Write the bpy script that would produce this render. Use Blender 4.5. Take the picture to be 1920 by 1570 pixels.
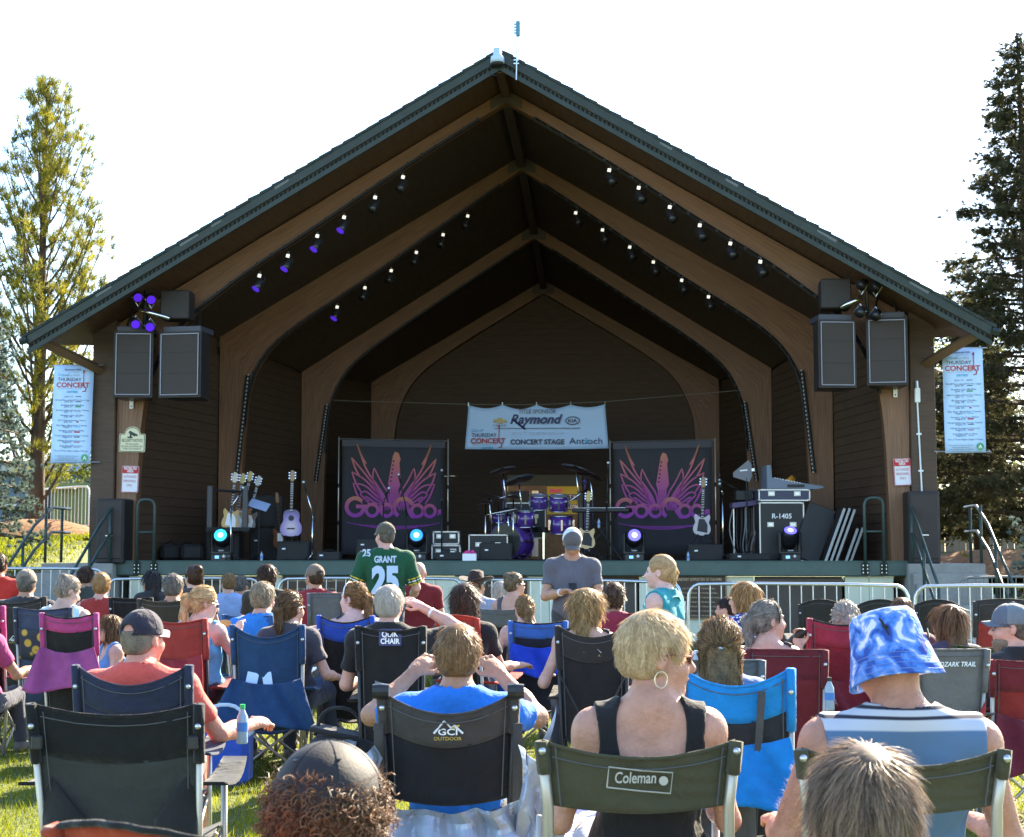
import bpy, math, random
import numpy as np
from math import sin, cos, pi, radians, tan, atan, sqrt
for o in list(bpy.data.objects): bpy.data.objects.remove(o)
random.seed(7); RNG = np.random.default_rng(7)
SC = bpy.context.scene; COL = SC.collection
# ---------------------------------------------------------------- camera
F = 2980.0; PIT = atan(255/F); CAMH = 1.45
cam = bpy.data.cameras.new('camera'); cam.sensor_width = 36; cam.lens = 36*F/1920; cam.clip_end = 2000; cam.clip_start = .05
camo = bpy.data.objects.new('camera', cam); COL.objects.link(camo)
camo.location = (0, 0, CAMH); camo.rotation_euler = (pi/2 + PIT, 0, 0); SC.camera = camo
cam.dof.use_dof = True; cam.dof.focus_distance = 9.0; cam.dof.aperture_fstop = 13
# ---------------------------------------------------------------- sky + sun
SUN_AZ, SUN_EL = radians(33), radians(34)       # right of the view direction, over the roof
w = bpy.data.worlds.new('World'); SC.world = w; w.use_nodes = True
nt = w.node_tree; nt.nodes.clear()
sky = nt.nodes.new('ShaderNodeTexSky'); sky.sky_type = 'NISHITA'; sky.sun_disc = False
sky.sun_elevation = SUN_EL; sky.sun_rotation = SUN_AZ; sky.air_density = 1.0; sky.dust_density = .6; sky.ozone_density = 3.0
bg = nt.nodes.new('ShaderNodeBackground'); bg.inputs[1].default_value = .105
wo = nt.nodes.new('ShaderNodeOutputWorld'); nt.links.new(sky.outputs[0], bg.inputs[0]); nt.links.new(bg.outputs[0], wo.inputs[0])
sl = bpy.data.lights.new('sun', 'SUN'); sl.energy = 5.0; sl.angle = radians(.55); sl.color = (1, .87, .66)
so = bpy.data.objects.new('sun', sl); COL.objects.link(so); so.location = (20, 30, 30)
so.rotation_euler = (pi/2 - SUN_EL, 0, pi - SUN_AZ)
SC.view_settings.view_transform = 'Standard'; SC.view_settings.look = 'None'
SC.view_settings.exposure = 2.5; SC.view_settings.gamma = 1; SC.view_settings.use_curve_mapping = False
# ---------------------------------------------------------------- coordinates
def ray(px, py):
    dx = (px-960)/F; dz = (785-py)/F; c, s = cos(PIT), sin(PIT)
    return np.array([dx, c - s*dz, s + c*dz])
def at(px, py, Y):                                 # the point at distance Y seen at a pixel of the photograph
    d = ray(px, py); return np.array([0, 0, CAMH]) + d*(Y/d[1])
TH = radians(4.0); BO = np.array([-.12, 27., 0])   # the bandshell's axis is turned 4 degrees
BU = np.array([cos(TH), -sin(TH), 0]); BV = np.array([sin(TH), cos(TH), 0])
def bp(u, v, z): return BO + BU*u + BV*v + np.array([0, 0, z])
def bl(px, py, v):
    d = ray(px, py); o = np.array([0, 0, CAMH]) - BO; t = (v - o@BV)/(d@BV); p = o + d*t
    return float(p@BU), float(p[2])
DECK = 1.33
# ---------------------------------------------------------------- materials
MATS = {}
def mat(name, col, rough=.6, metal=0, bump=0, bscale=200, var=0, vscale=4, emit=None, estr=0, trans=0, spec=.4, alpha=1, coat=0, stretch=(1,1,1), sheen=0):
    if name in MATS: return MATS[name]
    m = bpy.data.materials.new(name); m.use_nodes = True; n = m.node_tree; b = n.nodes['Principled BSDF']
    c4 = (*col, 1)
    b.inputs['Base Color'].default_value = c4; b.inputs['Roughness'].default_value = rough; b.inputs['Metallic'].default_value = metal
    b.inputs['Specular IOR Level'].default_value = spec; b.inputs['Coat Weight'].default_value = coat; b.inputs['Sheen Weight'].default_value = sheen
    tc = n.nodes.new('ShaderNodeTexCoord'); mp = n.nodes.new('ShaderNodeMapping'); mp.inputs['Scale'].default_value = stretch
    n.links.new(tc.outputs['Object'], mp.inputs[0])
    if var:
        nz = n.nodes.new('ShaderNodeTexNoise'); nz.inputs['Scale'].default_value = vscale; nz.inputs['Detail'].default_value = 6; nz.inputs['Roughness'].default_value = .65
        n.links.new(mp.outputs[0], nz.inputs['Vector'])
        mr = n.nodes.new('ShaderNodeMapRange'); mr.inputs[1].default_value = .25; mr.inputs[2].default_value = .75
        mr.inputs[3].default_value = 1-var; mr.inputs[4].default_value = 1+var; n.links.new(nz.outputs[0], mr.inputs[0])
        mx = n.nodes.new('ShaderNodeVectorMath'); mx.operation = 'SCALE'; mx.inputs[0].default_value = col; n.links.new(mr.outputs[0], mx.inputs['Scale'])
        n.links.new(mx.outputs[0], b.inputs['Base Color'])
    if bump:
        nb = n.nodes.new('ShaderNodeTexNoise'); nb.inputs['Scale'].default_value = bscale; nb.inputs['Detail'].default_value = 4
        n.links.new(mp.outputs[0], nb.inputs['Vector'])
        bm = n.nodes.new('ShaderNodeBump'); bm.inputs['Strength'].default_value = bump; bm.inputs['Distance'].default_value = .02
        n.links.new(nb.outputs[0], bm.inputs['Height']); n.links.new(bm.outputs[0], b.inputs['Normal'])
    if emit: b.inputs['Emission Color'].default_value = (*emit, 1); b.inputs['Emission Strength'].default_value = estr
    if trans:
        t = n.nodes.new('ShaderNodeBsdfTranslucent'); t.inputs[0].default_value = c4
        if var: n.links.new(mx.outputs[0], t.inputs[0])
        ms = n.nodes.new('ShaderNodeMixShader'); ms.inputs[0].default_value = trans
        out = n.nodes['Material Output']; n.links.new(b.outputs[0], ms.inputs[1]); n.links.new(t.outputs[0], ms.inputs[2]); n.links.new(ms.outputs[0], out.inputs[0])
    if alpha < 1: b.inputs['Alpha'].default_value = alpha
    MATS[name] = m; return m
def cloth(name, col, trans=0, var=.12, rough=.85):          # woven fabric with soft creases
    return mat('cloth_'+name, col, rough, 0, .75, 17, var+.06, 7, trans=trans, spec=.2, sheen=.15)
def nodes_of(m): return m.node_tree.nodes, m.node_tree.links, m.node_tree.nodes['Principled BSDF']
def ramp_mat(name, fac_nodes, stops, rough=.7, bump=0):
    """colour ramp over a procedural factor; fac_nodes(nodes, links, texcoord) -> socket"""
    m = bpy.data.materials.new(name); m.use_nodes = True; n, l, b = nodes_of(m)
    tc = n.new('ShaderNodeTexCoord'); s = fac_nodes(n, l, tc)
    r = n.new('ShaderNodeValToRGB'); e = r.color_ramp.elements
    while len(e) < len(stops): e.new(.5)
    for q, (p, c) in zip(e, stops): q.position = p; q.color = (*c, 1)
    l.new(s, r.inputs[0]); l.new(r.outputs[0], b.inputs['Base Color']); b.inputs['Roughness'].default_value = rough
    if bump:
        bn = n.new('ShaderNodeBump'); bn.inputs['Strength'].default_value = bump; bn.inputs['Distance'].default_value = .01
        l.new(s, bn.inputs['Height']); l.new(bn.outputs[0], b.inputs['Normal'])
    MATS[name] = m; return m
# ---------------------------------------------------------------- mesh builder
def rotm(ax, ay=0, az=0):
    cx, sx, cy, sy, cz, sz = cos(ax), sin(ax), cos(ay), sin(ay), cos(az), sin(az)
    return np.array([[cz,-sz,0],[sz,cz,0],[0,0,1]]) @ np.array([[cy,0,sy],[0,1,0],[-sy,0,cy]]) @ np.array([[1,0,0],[0,cx,-sx],[0,sx,cx]])
def nrm(a): a = np.asarray(a, float); return a/(np.linalg.norm(a)+1e-9)
class MB:
    def __init__(s): s.v = []; s.f = []; s.uv = None
    def add(s, vs, fs):
        k = len(s.v); s.v += [tuple(map(float, p)) for p in vs]; s.f += [tuple(i+k for i in f) for f in fs]; return s
    def box(s, c, d, R=None):
        c = np.asarray(c, float); h = np.asarray(d, float)/2
        P = np.array([[x,y,z] for x in (-1,1) for y in (-1,1) for z in (-1,1)])*h
        if R is not None: P = P @ np.asarray(R).T
        return s.add(P+c, [(0,1,3,2),(4,6,7,5),(0,4,5,1),(2,3,7,6),(0,2,6,4),(1,5,7,3)])
    def bbox(s, c, d, b=.01, R=None):              # bevelled box
        c = np.asarray(c, float); h = np.asarray(d, float)/2; vs = []; idx = {}
        for ax in range(3):
            for sg in (-1, 1):
                for (i, j) in ((-1,-1),(1,-1),(1,1),(-1,1)):
                    p = np.zeros(3); o1, o2 = [(1,2),(2,0),(0,1)][ax]
                    p[ax] = sg*h[ax]; p[o1] = i*(h[o1]-b); p[o2] = j*(h[o2]-b); idx[(ax,sg,i,j)] = len(vs); vs.append(p)
        def g(ax, sgn):                            # vertex of face ax at corner sgn (3 signs)
            o1, o2 = [(1,2),(2,0),(0,1)][ax]; return idx[(ax, sgn[ax], sgn[o1], sgn[o2])]
        fs = []
        for ax in range(3):
            for sg in (-1, 1):
                q = [idx[(ax,sg,i,j)] for (i,j) in ((-1,-1),(1,-1),(1,1),(-1,1))]; fs.append(q if sg > 0 else q[::-1])
        for x in (-1,1):
            for y in (-1,1):
                for z in (-1,1):
                    t = [g(0,(x,y,z)), g(1,(x,y,z)), g(2,(x,y,z))]; fs.append(t if x*y*z > 0 else t[::-1])
        for ax in range(3):                        # edges along ax
            o1, o2 = [(1,2),(2,0),(0,1)][ax]
            for i in (-1,1):
                for j in (-1,1):
                    A = [0,0,0]; A[o1] = i; A[o2] = j; B = list(A); A[ax] = -1; B[ax] = 1
                    q = [g(o1,A), g(o1,B), g(o2,B), g(o2,A)]; fs.append(q if i*j < 0 else q[::-1])
        P = np.array(vs)
        if R is not None: P = P @ np.asarray(R).T
        return s.add(P+c, fs)
    def tube(s, pts, r, n=6, cap=True):
        pts = [np.asarray(p, float) for p in pts]; m = len(pts); r = [r]*m if np.isscalar(r) else r
        vs = []; up = None
        for i, p in enumerate(pts):
            t = nrm(pts[min(i+1,m-1)] - pts[max(i-1,0)])
            if up is None: up = np.array([0,0,1.]) if abs(t[2]) < .9 else np.array([0,1.,0])
            a = nrm(np.cross(t, up)); b = np.cross(a, t); up = b
            for k in range(n): an = 2*pi*k/n; vs.append(p + r[i]*(cos(an)*a + sin(an)*b))
        fs = [(i*n+k, i*n+(k+1)%n, (i+1)*n+(k+1)%n, (i+1)*n+k) for i in range(m-1) for k in range(n)]
        if cap: fs += [tuple(range(n-1,-1,-1)), tuple(range((m-1)*n, m*n))]
        return s.add(vs, fs)
    def lathe(s, prof, n=16, c=(0,0,0), R=None, sx=1, sy=1):   # prof: (r, z)
        vs = [(r*cos(2*pi*k/n)*sx, r*sin(2*pi*k/n)*sy, z) for r, z in prof for k in range(n)]
        fs = [(i*n+k, i*n+(k+1)%n, (i+1)*n+(k+1)%n, (i+1)*n+k) for i in range(len(prof)-1) for k in range(n)]
        fs += [tuple(range(n-1,-1,-1)), tuple(range((len(prof)-1)*n, len(prof)*n))]
        P = np.array(vs)
        if R is not None: P = P @ np.asarray(R).T
        return s.add(P+np.asarray(c), fs)
    def prism(s, poly, y0, y1):                    # polygon in x,z extruded along y
        n = len(poly); vs = [(x,y0,z) for x,z in poly] + [(x,y1,z) for x,z in poly]
        return s.add(vs, [tuple(range(n)), tuple(range(2*n-1,n-1,-1))] + [(i, i+n, (i+1)%n+n, (i+1)%n) for i in range(n)])
    def grid(s, fn, nu, nv):                       # fn(u,v) on 0..1
        vs = [fn(i/nu, j/nv) for j in range(nv+1) for i in range(nu+1)]
        return s.add(vs, [(j*(nu+1)+i, j*(nu+1)+i+1, (j+1)*(nu+1)+i+1, (j+1)*(nu+1)+i) for j in range(nv) for i in range(nu)])
    def sheet(s, fn, nu, nv, th=.006, off=(0,1,0)):  # a grid with thickness
        k = len(s.v); s.grid(fn, nu, nv); m = len(s.v)-k; o = np.asarray(off, float)*th
        s.v += [tuple(np.asarray(p)+o) for p in s.v[k:k+m]]
        s.f += [tuple(i+m for i in f)[::-1] for f in s.f[-nu*nv:]]
        bd = [k+i for i in range(nu+1)] + [k+(j)*(nu+1)+nu for j in range(1,nv+1)] + [k+nv*(nu+1)+i for i in range(nu-1,-1,-1)] + [k+j*(nu+1) for j in range(nv-1,0,-1)]
        s.f += [(bd[(i+1)%len(bd)], bd[i], bd[i]+m, bd[(i+1)%len(bd)]+m) for i in range(len(bd))]
        return s
    def build(s, name, m, parent=None, smooth=False, loc=None, rot=None):
        me = bpy.data.meshes.new(name); me.from_pydata(s.v, [], s.f)
        if smooth: me.shade_smooth()
        return link(name, me, m, parent, loc, rot)
def link(name, me, m, parent=None, loc=None, rot=None):
    o = bpy.data.objects.new(name, me); COL.objects.link(o)
    if m is not None and len(me.materials) == 0: me.materials.append(m)
    if parent is not None: o.parent = parent
    if loc is not None: o.location = tuple(loc)
    if rot is not None: o.rotation_euler = rot
    return o
def tag(o, label, cat, group=None, kind=None):
    if label: o['label'] = label
    if cat: o['category'] = cat
    if group: o['group'] = group
    if kind: o['kind'] = kind
    return o
def thing(name, label, cat, loc=(0,0,0), rz=0, group=None):
    o = bpy.data.objects.new(name, None); COL.objects.link(o); o.empty_display_size = .1
    o.location = tuple(loc); o.rotation_euler = (0, 0, rz); return tag(o, label, cat, group)
def copy_tree(o, parent=None):
    c = o.copy(); COL.objects.link(c); c.parent = parent
    for ch in [x for x in o.children]: copy_tree(ch, c)
    return c
def smooth_pts(pts, it=2):
    p = [np.asarray(q, float) for q in pts]
    for _ in range(it):
        q = [p[0]]
        for a, b in zip(p[:-1], p[1:]): q += [a*.75+b*.25, a*.25+b*.75]
        q.append(p[-1]); p = q
    return p
def resample(pts, n):
    p = np.array(pts, float); d = np.r_[0, np.cumsum(np.linalg.norm(np.diff(p, axis=0), axis=1))]; t = np.linspace(0, d[-1], n)
    return np.stack([np.interp(t, d, p[:, k]) for k in range(p.shape[1])], 1)
TXC = {}
def text(body, h, m, parent, x, z, y=-.004, align='CENTER', bold=0, shear=0, name='lettering', width=None, space=1, ext=.0015, R=None):
    """flat raised lettering in the parent's x,z plane, facing -y; h = cap height"""
    key = (body, bold, shear, space)
    if key not in TXC:
        cu = bpy.data.curves.new('t', 'FONT'); cu.body = body; cu.size = 1; cu.align_x = 'CENTER'; cu.offset = bold; cu.shear = shear
        cu.space_character = space; cu.resolution_u = 3; cu.fill_mode = 'FRONT'
        ob = bpy.data.objects.new('t', cu); COL.objects.link(ob); dg = bpy.context.evaluated_depsgraph_get()
        me = bpy.data.meshes.new_from_object(ob.evaluated_get(dg)); bpy.data.objects.remove(ob)
        TXC[key] = (np.array([v.co[:] for v in me.vertices]), [tuple(p.vertices) for p in me.polygons])
    P, fs = TXC[key]
    if len(P) == 0: return None
    k = h/.69; wd = (P[:,0].max()-P[:,0].min())*k; kx = k if width is None else k*width/wd
    xs = P[:,0]*kx; xs = xs - (xs.min() if align == 'LEFT' else xs.max() if align == 'RIGHT' else (xs.min()+xs.max())/2)
    me = bpy.data.meshes.new('lettering'); me.from_pydata([(x+a, y, z+b*k) for a, b in zip(xs, P[:,1])], [], fs)
    return link(name, me, m, parent)
# ================================================================ ground
def ground_mat():
    m = bpy.data.materials.new('lawn'); m.use_nodes = True; n, l, b = nodes_of(m)
    tc = n.new('ShaderNodeTexCoord'); a = n.new('ShaderNodeTexNoise'); a.inputs['Scale'].default_value = .5; a.inputs['Detail'].default_value = 8
    c = n.new('ShaderNodeTexNoise'); c.inputs['Scale'].default_value = 30; c.inputs['Detail'].default_value = 5
    l.new(tc.outputs['Object'], a.inputs[0]); l.new(tc.outputs['Object'], c.inputs[0])
    ad = n.new('ShaderNodeMath'); ad.operation = 'ADD'; l.new(a.outputs[0], ad.inputs[0]); l.new(c.outputs[0], ad.inputs[1])
    r = n.new('ShaderNodeValToRGB'); e = r.color_ramp.elements; e[0].position = .7; e[0].color = (.035, .06, .012, 1); e[1].position = 1.3; e[1].color = (.11, .13, .03, 1)
    l.new(ad.outputs[0], r.inputs[0]); l.new(r.outputs[0], b.inputs['Base Color']); b.inputs['Roughness'].default_value = .9
    bu = n.new('ShaderNodeBump'); bu.inputs['Strength'].default_value = .9; bu.inputs['Distance'].default_value = .05; l.new(c.outputs[0], bu.inputs['Height']); l.new(bu.outputs[0], b.inputs['Normal'])
    return m
M_LAWN = ground_mat()
def hz(x, y):                                       # terrain: flat lawn, gently rising beyond the stage to the left
    sm = lambda v: (lambda c: c*c*(3-2*c))(min(max(v, 0), 1))
    b = 1.0*sm((y-20)/6) + .9*sm((y-26)/10)
    return b*(sm((-x-8.0)/1.2) + .8*sm((x-8.4)/1.5)) if y < 60 else b*.5*(sm((-x-8)/1.2)+sm((x-8.4)/1.5))
g = MB(); xs = list(np.r_[-400, -150, -60, np.arange(-30, 31, 1.5), 60, 150, 400]); ys = list(np.r_[-60, -10, np.arange(0, 62, 1.5), 90, 160, 400, 900])
g.add([(x, y, hz(x, y)) for y in ys for x in xs], [(j*len(xs)+i, j*len(xs)+i+1, (j+1)*len(xs)+i+1, (j+1)*len(xs)+i) for j in range(len(ys)-1) for i in range(len(xs)-1)])
tag(g.build('ground', M_LAWN, smooth=True), 'mown green lawn in front of the stage', None, kind='structure')
# ================================================================ bandshell
WOOD = bpy.data.materials.new('glulam'); WOOD.use_nodes = True
n, l, b = nodes_of(WOOD); uvn = n.new('ShaderNodeUVMap'); mp = n.new('ShaderNodeMapping'); mp.inputs['Scale'].default_value = (.7, 22, 1)
l.new(uvn.outputs[0], mp.inputs[0]); nz = n.new('ShaderNodeTexNoise'); nz.inputs['Scale'].default_value = 2.2; nz.inputs['Detail'].default_value = 7; nz.inputs['Distortion'].default_value = .4
l.new(mp.outputs[0], nz.inputs[0]); r = n.new('ShaderNodeValToRGB'); e = r.color_ramp.elements
e[0].position = .3; e[0].color = (.115, .050, .021, 1); e[1].position = .72; e[1].color = (.26, .125, .053, 1)
l.new(nz.outputs[0], r.inputs[0]); l.new(r.outputs[0], b.inputs['Base Color']); b.inputs['Roughness'].default_value = .55
bu = n.new('ShaderNodeBump'); bu.inputs['Strength'].default_value = .3; bu.inputs['Distance'].default_value = .01; l.new(nz.outputs[0], bu.inputs['Height']); l.new(bu.outputs[0], b.inputs['Normal'])
M_WALL = mat('dark_stained_siding', (.080, .047, .027), .65, bump=.3, bscale=6, var=.25, vscale=3, stretch=(1,1,9))
M_CEIL = mat('dark_ceiling_boards', (.066, .042, .026), .7, bump=.3, bscale=5, var=.3, vscale=2, stretch=(6,1,6))
M_SOFF = mat('soffit_boards', (.10, .052, .026), .65, bump=.3, bscale=5, var=.3, vscale=2.5, stretch=(6,.6,6))
M_GREEN = mat('green_paint_steel', (.058, .092, .076), .5, bump=.1, bscale=30, var=.2, vscale=2.5)
M_RAKE = mat('dark_green_rake_paint', (.017, .027, .019), .5, bump=.2, bscale=25, var=.35, vscale=3)
M_DGREEN = mat('dark_green_pipe', (.035, .058, .048), .4, var=.15, vscale=6)
M_SHING = mat('asphalt_shingle', (.035, .045, .042), .95, bump=.7, bscale=60, var=.35, vscale=5)
M_VENT = mat('black_vent_strip', (.012, .013, .012), .9)
M_CREAM = mat('cream_painted_panel', (.62, .62, .46), .6, var=.08, vscale=2, bump=.05, bscale=20)
M_BROWNP = mat('brown_door_panel', (.075, .056, .040), .6, var=.15, vscale=3)
M_BRONZE = mat('bronze_plaque', (.055, .033, .02), .45, metal=.3, var=.15, vscale=12)
M_PLTXT = mat('plaque_letters', (.42, .33, .22), .4, metal=.4)
M_CONC = mat('concrete', (.28, .27, .24), .85, bump=.25, bscale=40, var=.2, vscale=4)
M_BLACK = mat('black_paint', (.012, .012, .012), .5)
M_FLOOR = mat('stage_floor', (.03, .028, .026), .55, var=.3, vscale=3, bump=.1, bscale=20)
M_STEEL = mat('galvanised_steel', (.55, .57, .58), .32, metal=.85, var=.1, vscale=20)
M_CHROME = mat('chrome', (.75, .75, .76), .14, metal=1)
M_WHITE = mat('white_paint', (.8, .8, .78), .45)
M_SHADEWHITE = mat('white_vinyl_skylight_tint', (.50, .69, .95), .5, bump=.08, bscale=9)  # white vinyl; the blue cast of skylight is put into its colour
BS = thing('bandshell', 'large gabled timber bandshell with green roof edge and nested curved arches around the stage', 'bandstand', BO, -TH)
SL = .592
def ztop(u): return 9.82 - SL*abs(u)
VF = -1.2
# arches: (v, outer apex z, outer corner (u,z), leg outer u at foot, inner points apex..foot)
ARCH = [
 (.30, 9.58, (6.86, 5.50), 6.82, [(0,9.36),(1.8,8.25),(3.58,7.05),(4.51,6.47),(5.32,5.86),(5.76,5.48),(6.05,5.05),(6.25,4.6),(6.40,4.0),(6.46,3),(6.50,DECK)]),
 (4.5, 9.46, (6.12, 5.84), 6.10, [(0,9.18),(1.6,8.08),(3.08,7.02),(4.41,6.18),(5.05,5.68),(5.36,5.22),(5.50,4.85),(5.58,4.3),(5.64,2.94),(5.66,DECK)]),
 (8.9, 8.97, (5.34, 5.62), 5.32, [(0,8.66),(1.5,7.68),(2.9,6.75),(3.9,6.05),(4.35,5.60),(4.58,5.15),(4.70,4.75),(4.78,4.0),(4.82,DECK)]),
 (13.3, 8.45, (4.43, 5.86), 4.42, [(0,8.12),(1.2,7.4),(2.3,6.72),(3.05,6.2),(3.45,5.75),(3.68,5.25),(3.80,4.8),(3.86,4.0),(3.9,DECK)])]
AT = .24                                            # glulam width
def arch_half(v, za, cor, lo, inner, sg):
    N = 40
    inn = resample(smooth_pts([(a, b) for a, b in inner], 3), N)
    out = resample([(0, za), cor], 26).tolist()[:-1] + resample([cor, (lo, DECK)], N-25).tolist()
    out = np.array(out)
    vs = []; fs = []; uv = []
    L = np.r_[0, np.cumsum(np.linalg.norm(np.diff((inn+out)/2, axis=0), axis=1))]
    for i in range(N):
        for (p, y) in ((out[i],v),(inn[i],v),(inn[i],v+AT),(out[i],v+AT)): vs.append((sg*p[0], y, p[1]))
    for i in range(N-1):
        a = 4*i; c = a+4
        for k in range(4): fs.append((a+k, a+(k+1)%4, c+(k+1)%4, c+k))
    fs += [(0,3,2,1), (4*N-4,4*N-3,4*N-2,4*N-1)]
    me = bpy.data.meshes.new('arch'); me.from_pydata(vs, [], fs); uvl = me.uv_layers.new(name='UVMap')
    wv = [0, .6, .85, 1.45]
    for p in me.polygons:
        for li, vi in zip(p.loop_indices, p.vertices): uvl.data[li].uv = (L[vi//4] + v, wv[vi % 4] + sg)
    o = link('arch_half', me, WOOD, BS)
    return inn, o
INN = []
for v, za, cor, lo, inner in ARCH:
    for sg in (-1, 1):
        inn, ao = arch_half(v, za, cor, lo, inner, sg); INN.append((v, sg, inn))
        if v < 9:                                   # black cable run along the inner front edge
            c = MB(); pts = [(sg*p[0], v-.03, p[1]-.02) for p in inn[2:30]]; c.tube(pts, .035, 5)
            for p in pts[::1]:
                c.box(p, (.05, .09, .05))
            c.build('cable_run', M_BLACK, ao)
        if 4 < v < 9.5:                             # perforated light strip hanging on the leg
            s_ = MB(); x0 = inner[-3][0] if v < 5 else inner[-2][0]
            xa, xb = (5.52, 5.72) if v < 5 else (4.74, 4.98)
            za_, zb_ = (5.05, 3.05) if v < 5 else (4.85, 3.1)
            s_.tube([(sg*xa, v-.06, za_), (sg*(xa+xb)/2, v-.06, (za_+zb_)/2), (sg*xb, v-.06, zb_)], .045, 6); s_.build('light_strip', M_BLACK, ao)
            dd = MB()
            for k in range(26):
                t = k/25; dd.box((sg*(xa+(xb-xa)*t-.02), v-.115, za_+(zb_-za_)*t), (.022, .02, .035))
            dd.build('strip_diode', mat('pale_diode', (.5,.5,.46), .4), ao)['kind'] = 'stuff'
# apex plates
for v, za, cor, lo, inner in ARCH:
    MB().prism([(-.28, za-.18), (0, za-.02), (.28, za-.18), (.28, za-.36), (0, inner[0][1]-.02), (-.28, za-.36)], v-.012, v).build('apex_plate', M_BROWNP, BS)
# walls of lapped boards + ceilings between the arches
def boards(root, A, B, z0, z1f, hb=.17):            # A,B: (u,v) ends in plan
    A = np.array([*A, 0]); B = np.array([*B, 0]); d = nrm(B-A); L = np.linalg.norm(B-A); nn = np.array([d[1], -d[0], 0])
    if nn[1] > 0: nn = -nn
    z = z0; M_ = np.array([d, nn, [0,0,1]]).T
    while z < z1f - .02:
        h = min(hb, z1f-z); tl = rotm(.10) if True else None
        MB().bbox((A+B)/2 + np.array([0,0,z+h/2]), (L, .022, h+.012), .004, M_@tl).build('siding_board', M_WALL, root); z += hb
for i in range(3):
    v0, za0, c0, lo0, _ = ARCH[i]; v1, za1, c1, lo1, _ = ARCH[i+1]
    for sg in (-1, 1):
        root = MB().add([(sg*(c0[0]-.02), v0+AT, DECK), (sg*(c1[0]+.06), v1+.1, DECK), (sg*(c1[0]+.06), v1+.1, c1[1]), (sg*(c0[0]-.02), v0+AT, c0[1])], [(0,1,2,3)]).build('side_wall', M_WALL, BS)
        boards(root, (sg*(c0[0]-.06), v0+AT+.02), (sg*(c1[0]+.02), v1-.02), DECK, min(c0[1], c1[1])-.05)
        c = MB(); c.sheet(lambda a, q: (sg*(c0[0]*(1-a)*(1-q)+ (c1[0]*q*(1-a))), v0+.1+(v1-v0)*q, (za0*a+c0[1]*(1-a))*(1-q)+(za1*a+c1[1]*(1-a))*q), 6, 6, .03, (0,0,1))
        c.build('ceiling_panel', M_CEIL, BS)
    MB().box((0, (v0+v1)/2+.12, (za0+za1)/2-.12), (.16, v1-v0-.26, .26), rotm(math.atan((za1-za0)/(v1-v0)))).build('ridge_beam', M_CEIL, BS)
# back wall with double doorway
bw = MB().prism([(-4.75,3.46),(4.75,3.46),(4.75,5.8),(0,8.46),(-4.75,5.8)], 13.62, 13.7).build('back_wall', M_WALL, BS)
for sg in (-1, 1): MB().box((sg*2.85, 13.66, 2.39), (3.8, .08, 2.13)).build('back_wall', M_WALL, BS)
for sg in (-1, 1): boards(bw, (sg*.98, 13.59), (sg*4.5, 13.59), DECK, 3.44)
z = 3.5
while z < 8.2:
    hw = min(4.5, (8.4-z)/SL) - .05
    MB().bbox((0, 13.6, z+.085), (2*hw, .022, .18), .004, rotm(.1)).build('siding_board', M_WALL, bw); z += .17
M_TRIM = mat('tan_door_trim', (.30, .25, .17), .6)
MB().box((0, 13.55, 3.33), (1.9, .1, .28)).build('door_header', mat('tan_door_header', (.22, .18, .12), .6), BS)
for sg in (-1, 1): MB().box((sg*.92, 13.55, 2.2), (.1, .1, 1.72)).build('door_frame', M_TRIM, BS)
MB().box((-.62, 13.5, 2.2), (.5, .06, 1.72)).build('open_door', mat('tan_door_leaf', (.10, .08, .055), .5), BS)
# bright back passage seen through the doorway
MB().box((-.28, 14.3, 2.25), (.16, .04, 1.7)).build('white_panel', M_WHITE, BS)
pst = MB().box((.44, 14.6, 2.86), (.84, .03, .72)).build('poster', mat('yellow_poster', (.34, .32, .04), .5), BS)
pst['label'] = 'yellow poster with county lettering seen through the stage door'
M_PINK = mat('pink_print', (.65, .05, .25), .5); M_NAVY = mat('navy_print', (.03, .04, .12), .5)
text('mcr', .14, M_PINK, BS, .26, 3.06, 14.57, bold=.03)
MB().box((.46, 14.578, 2.94), (.70, .006, .15)).build('poster_band', M_NAVY, pst); text('COUNTY', .09, M_WHITE, BS, .46, 2.90, 14.572, space=1.3, width=.6)
MB().box((.46, 14.578, 2.68), (.76, .006, .14)).build('poster_band', M_NAVY, pst); text('US.COUNTY.COM', .09, M_WHITE, BS, .46, 2.645, 14.572, bold=.03, width=.72)
MB().box((0, 15.6, 2.0), (5, .1, 4)).build('passage_wall', mat('passage_brick', (.13, .10, .075), .9, bump=.4, bscale=12, var=.3, vscale=6), BS)
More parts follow.
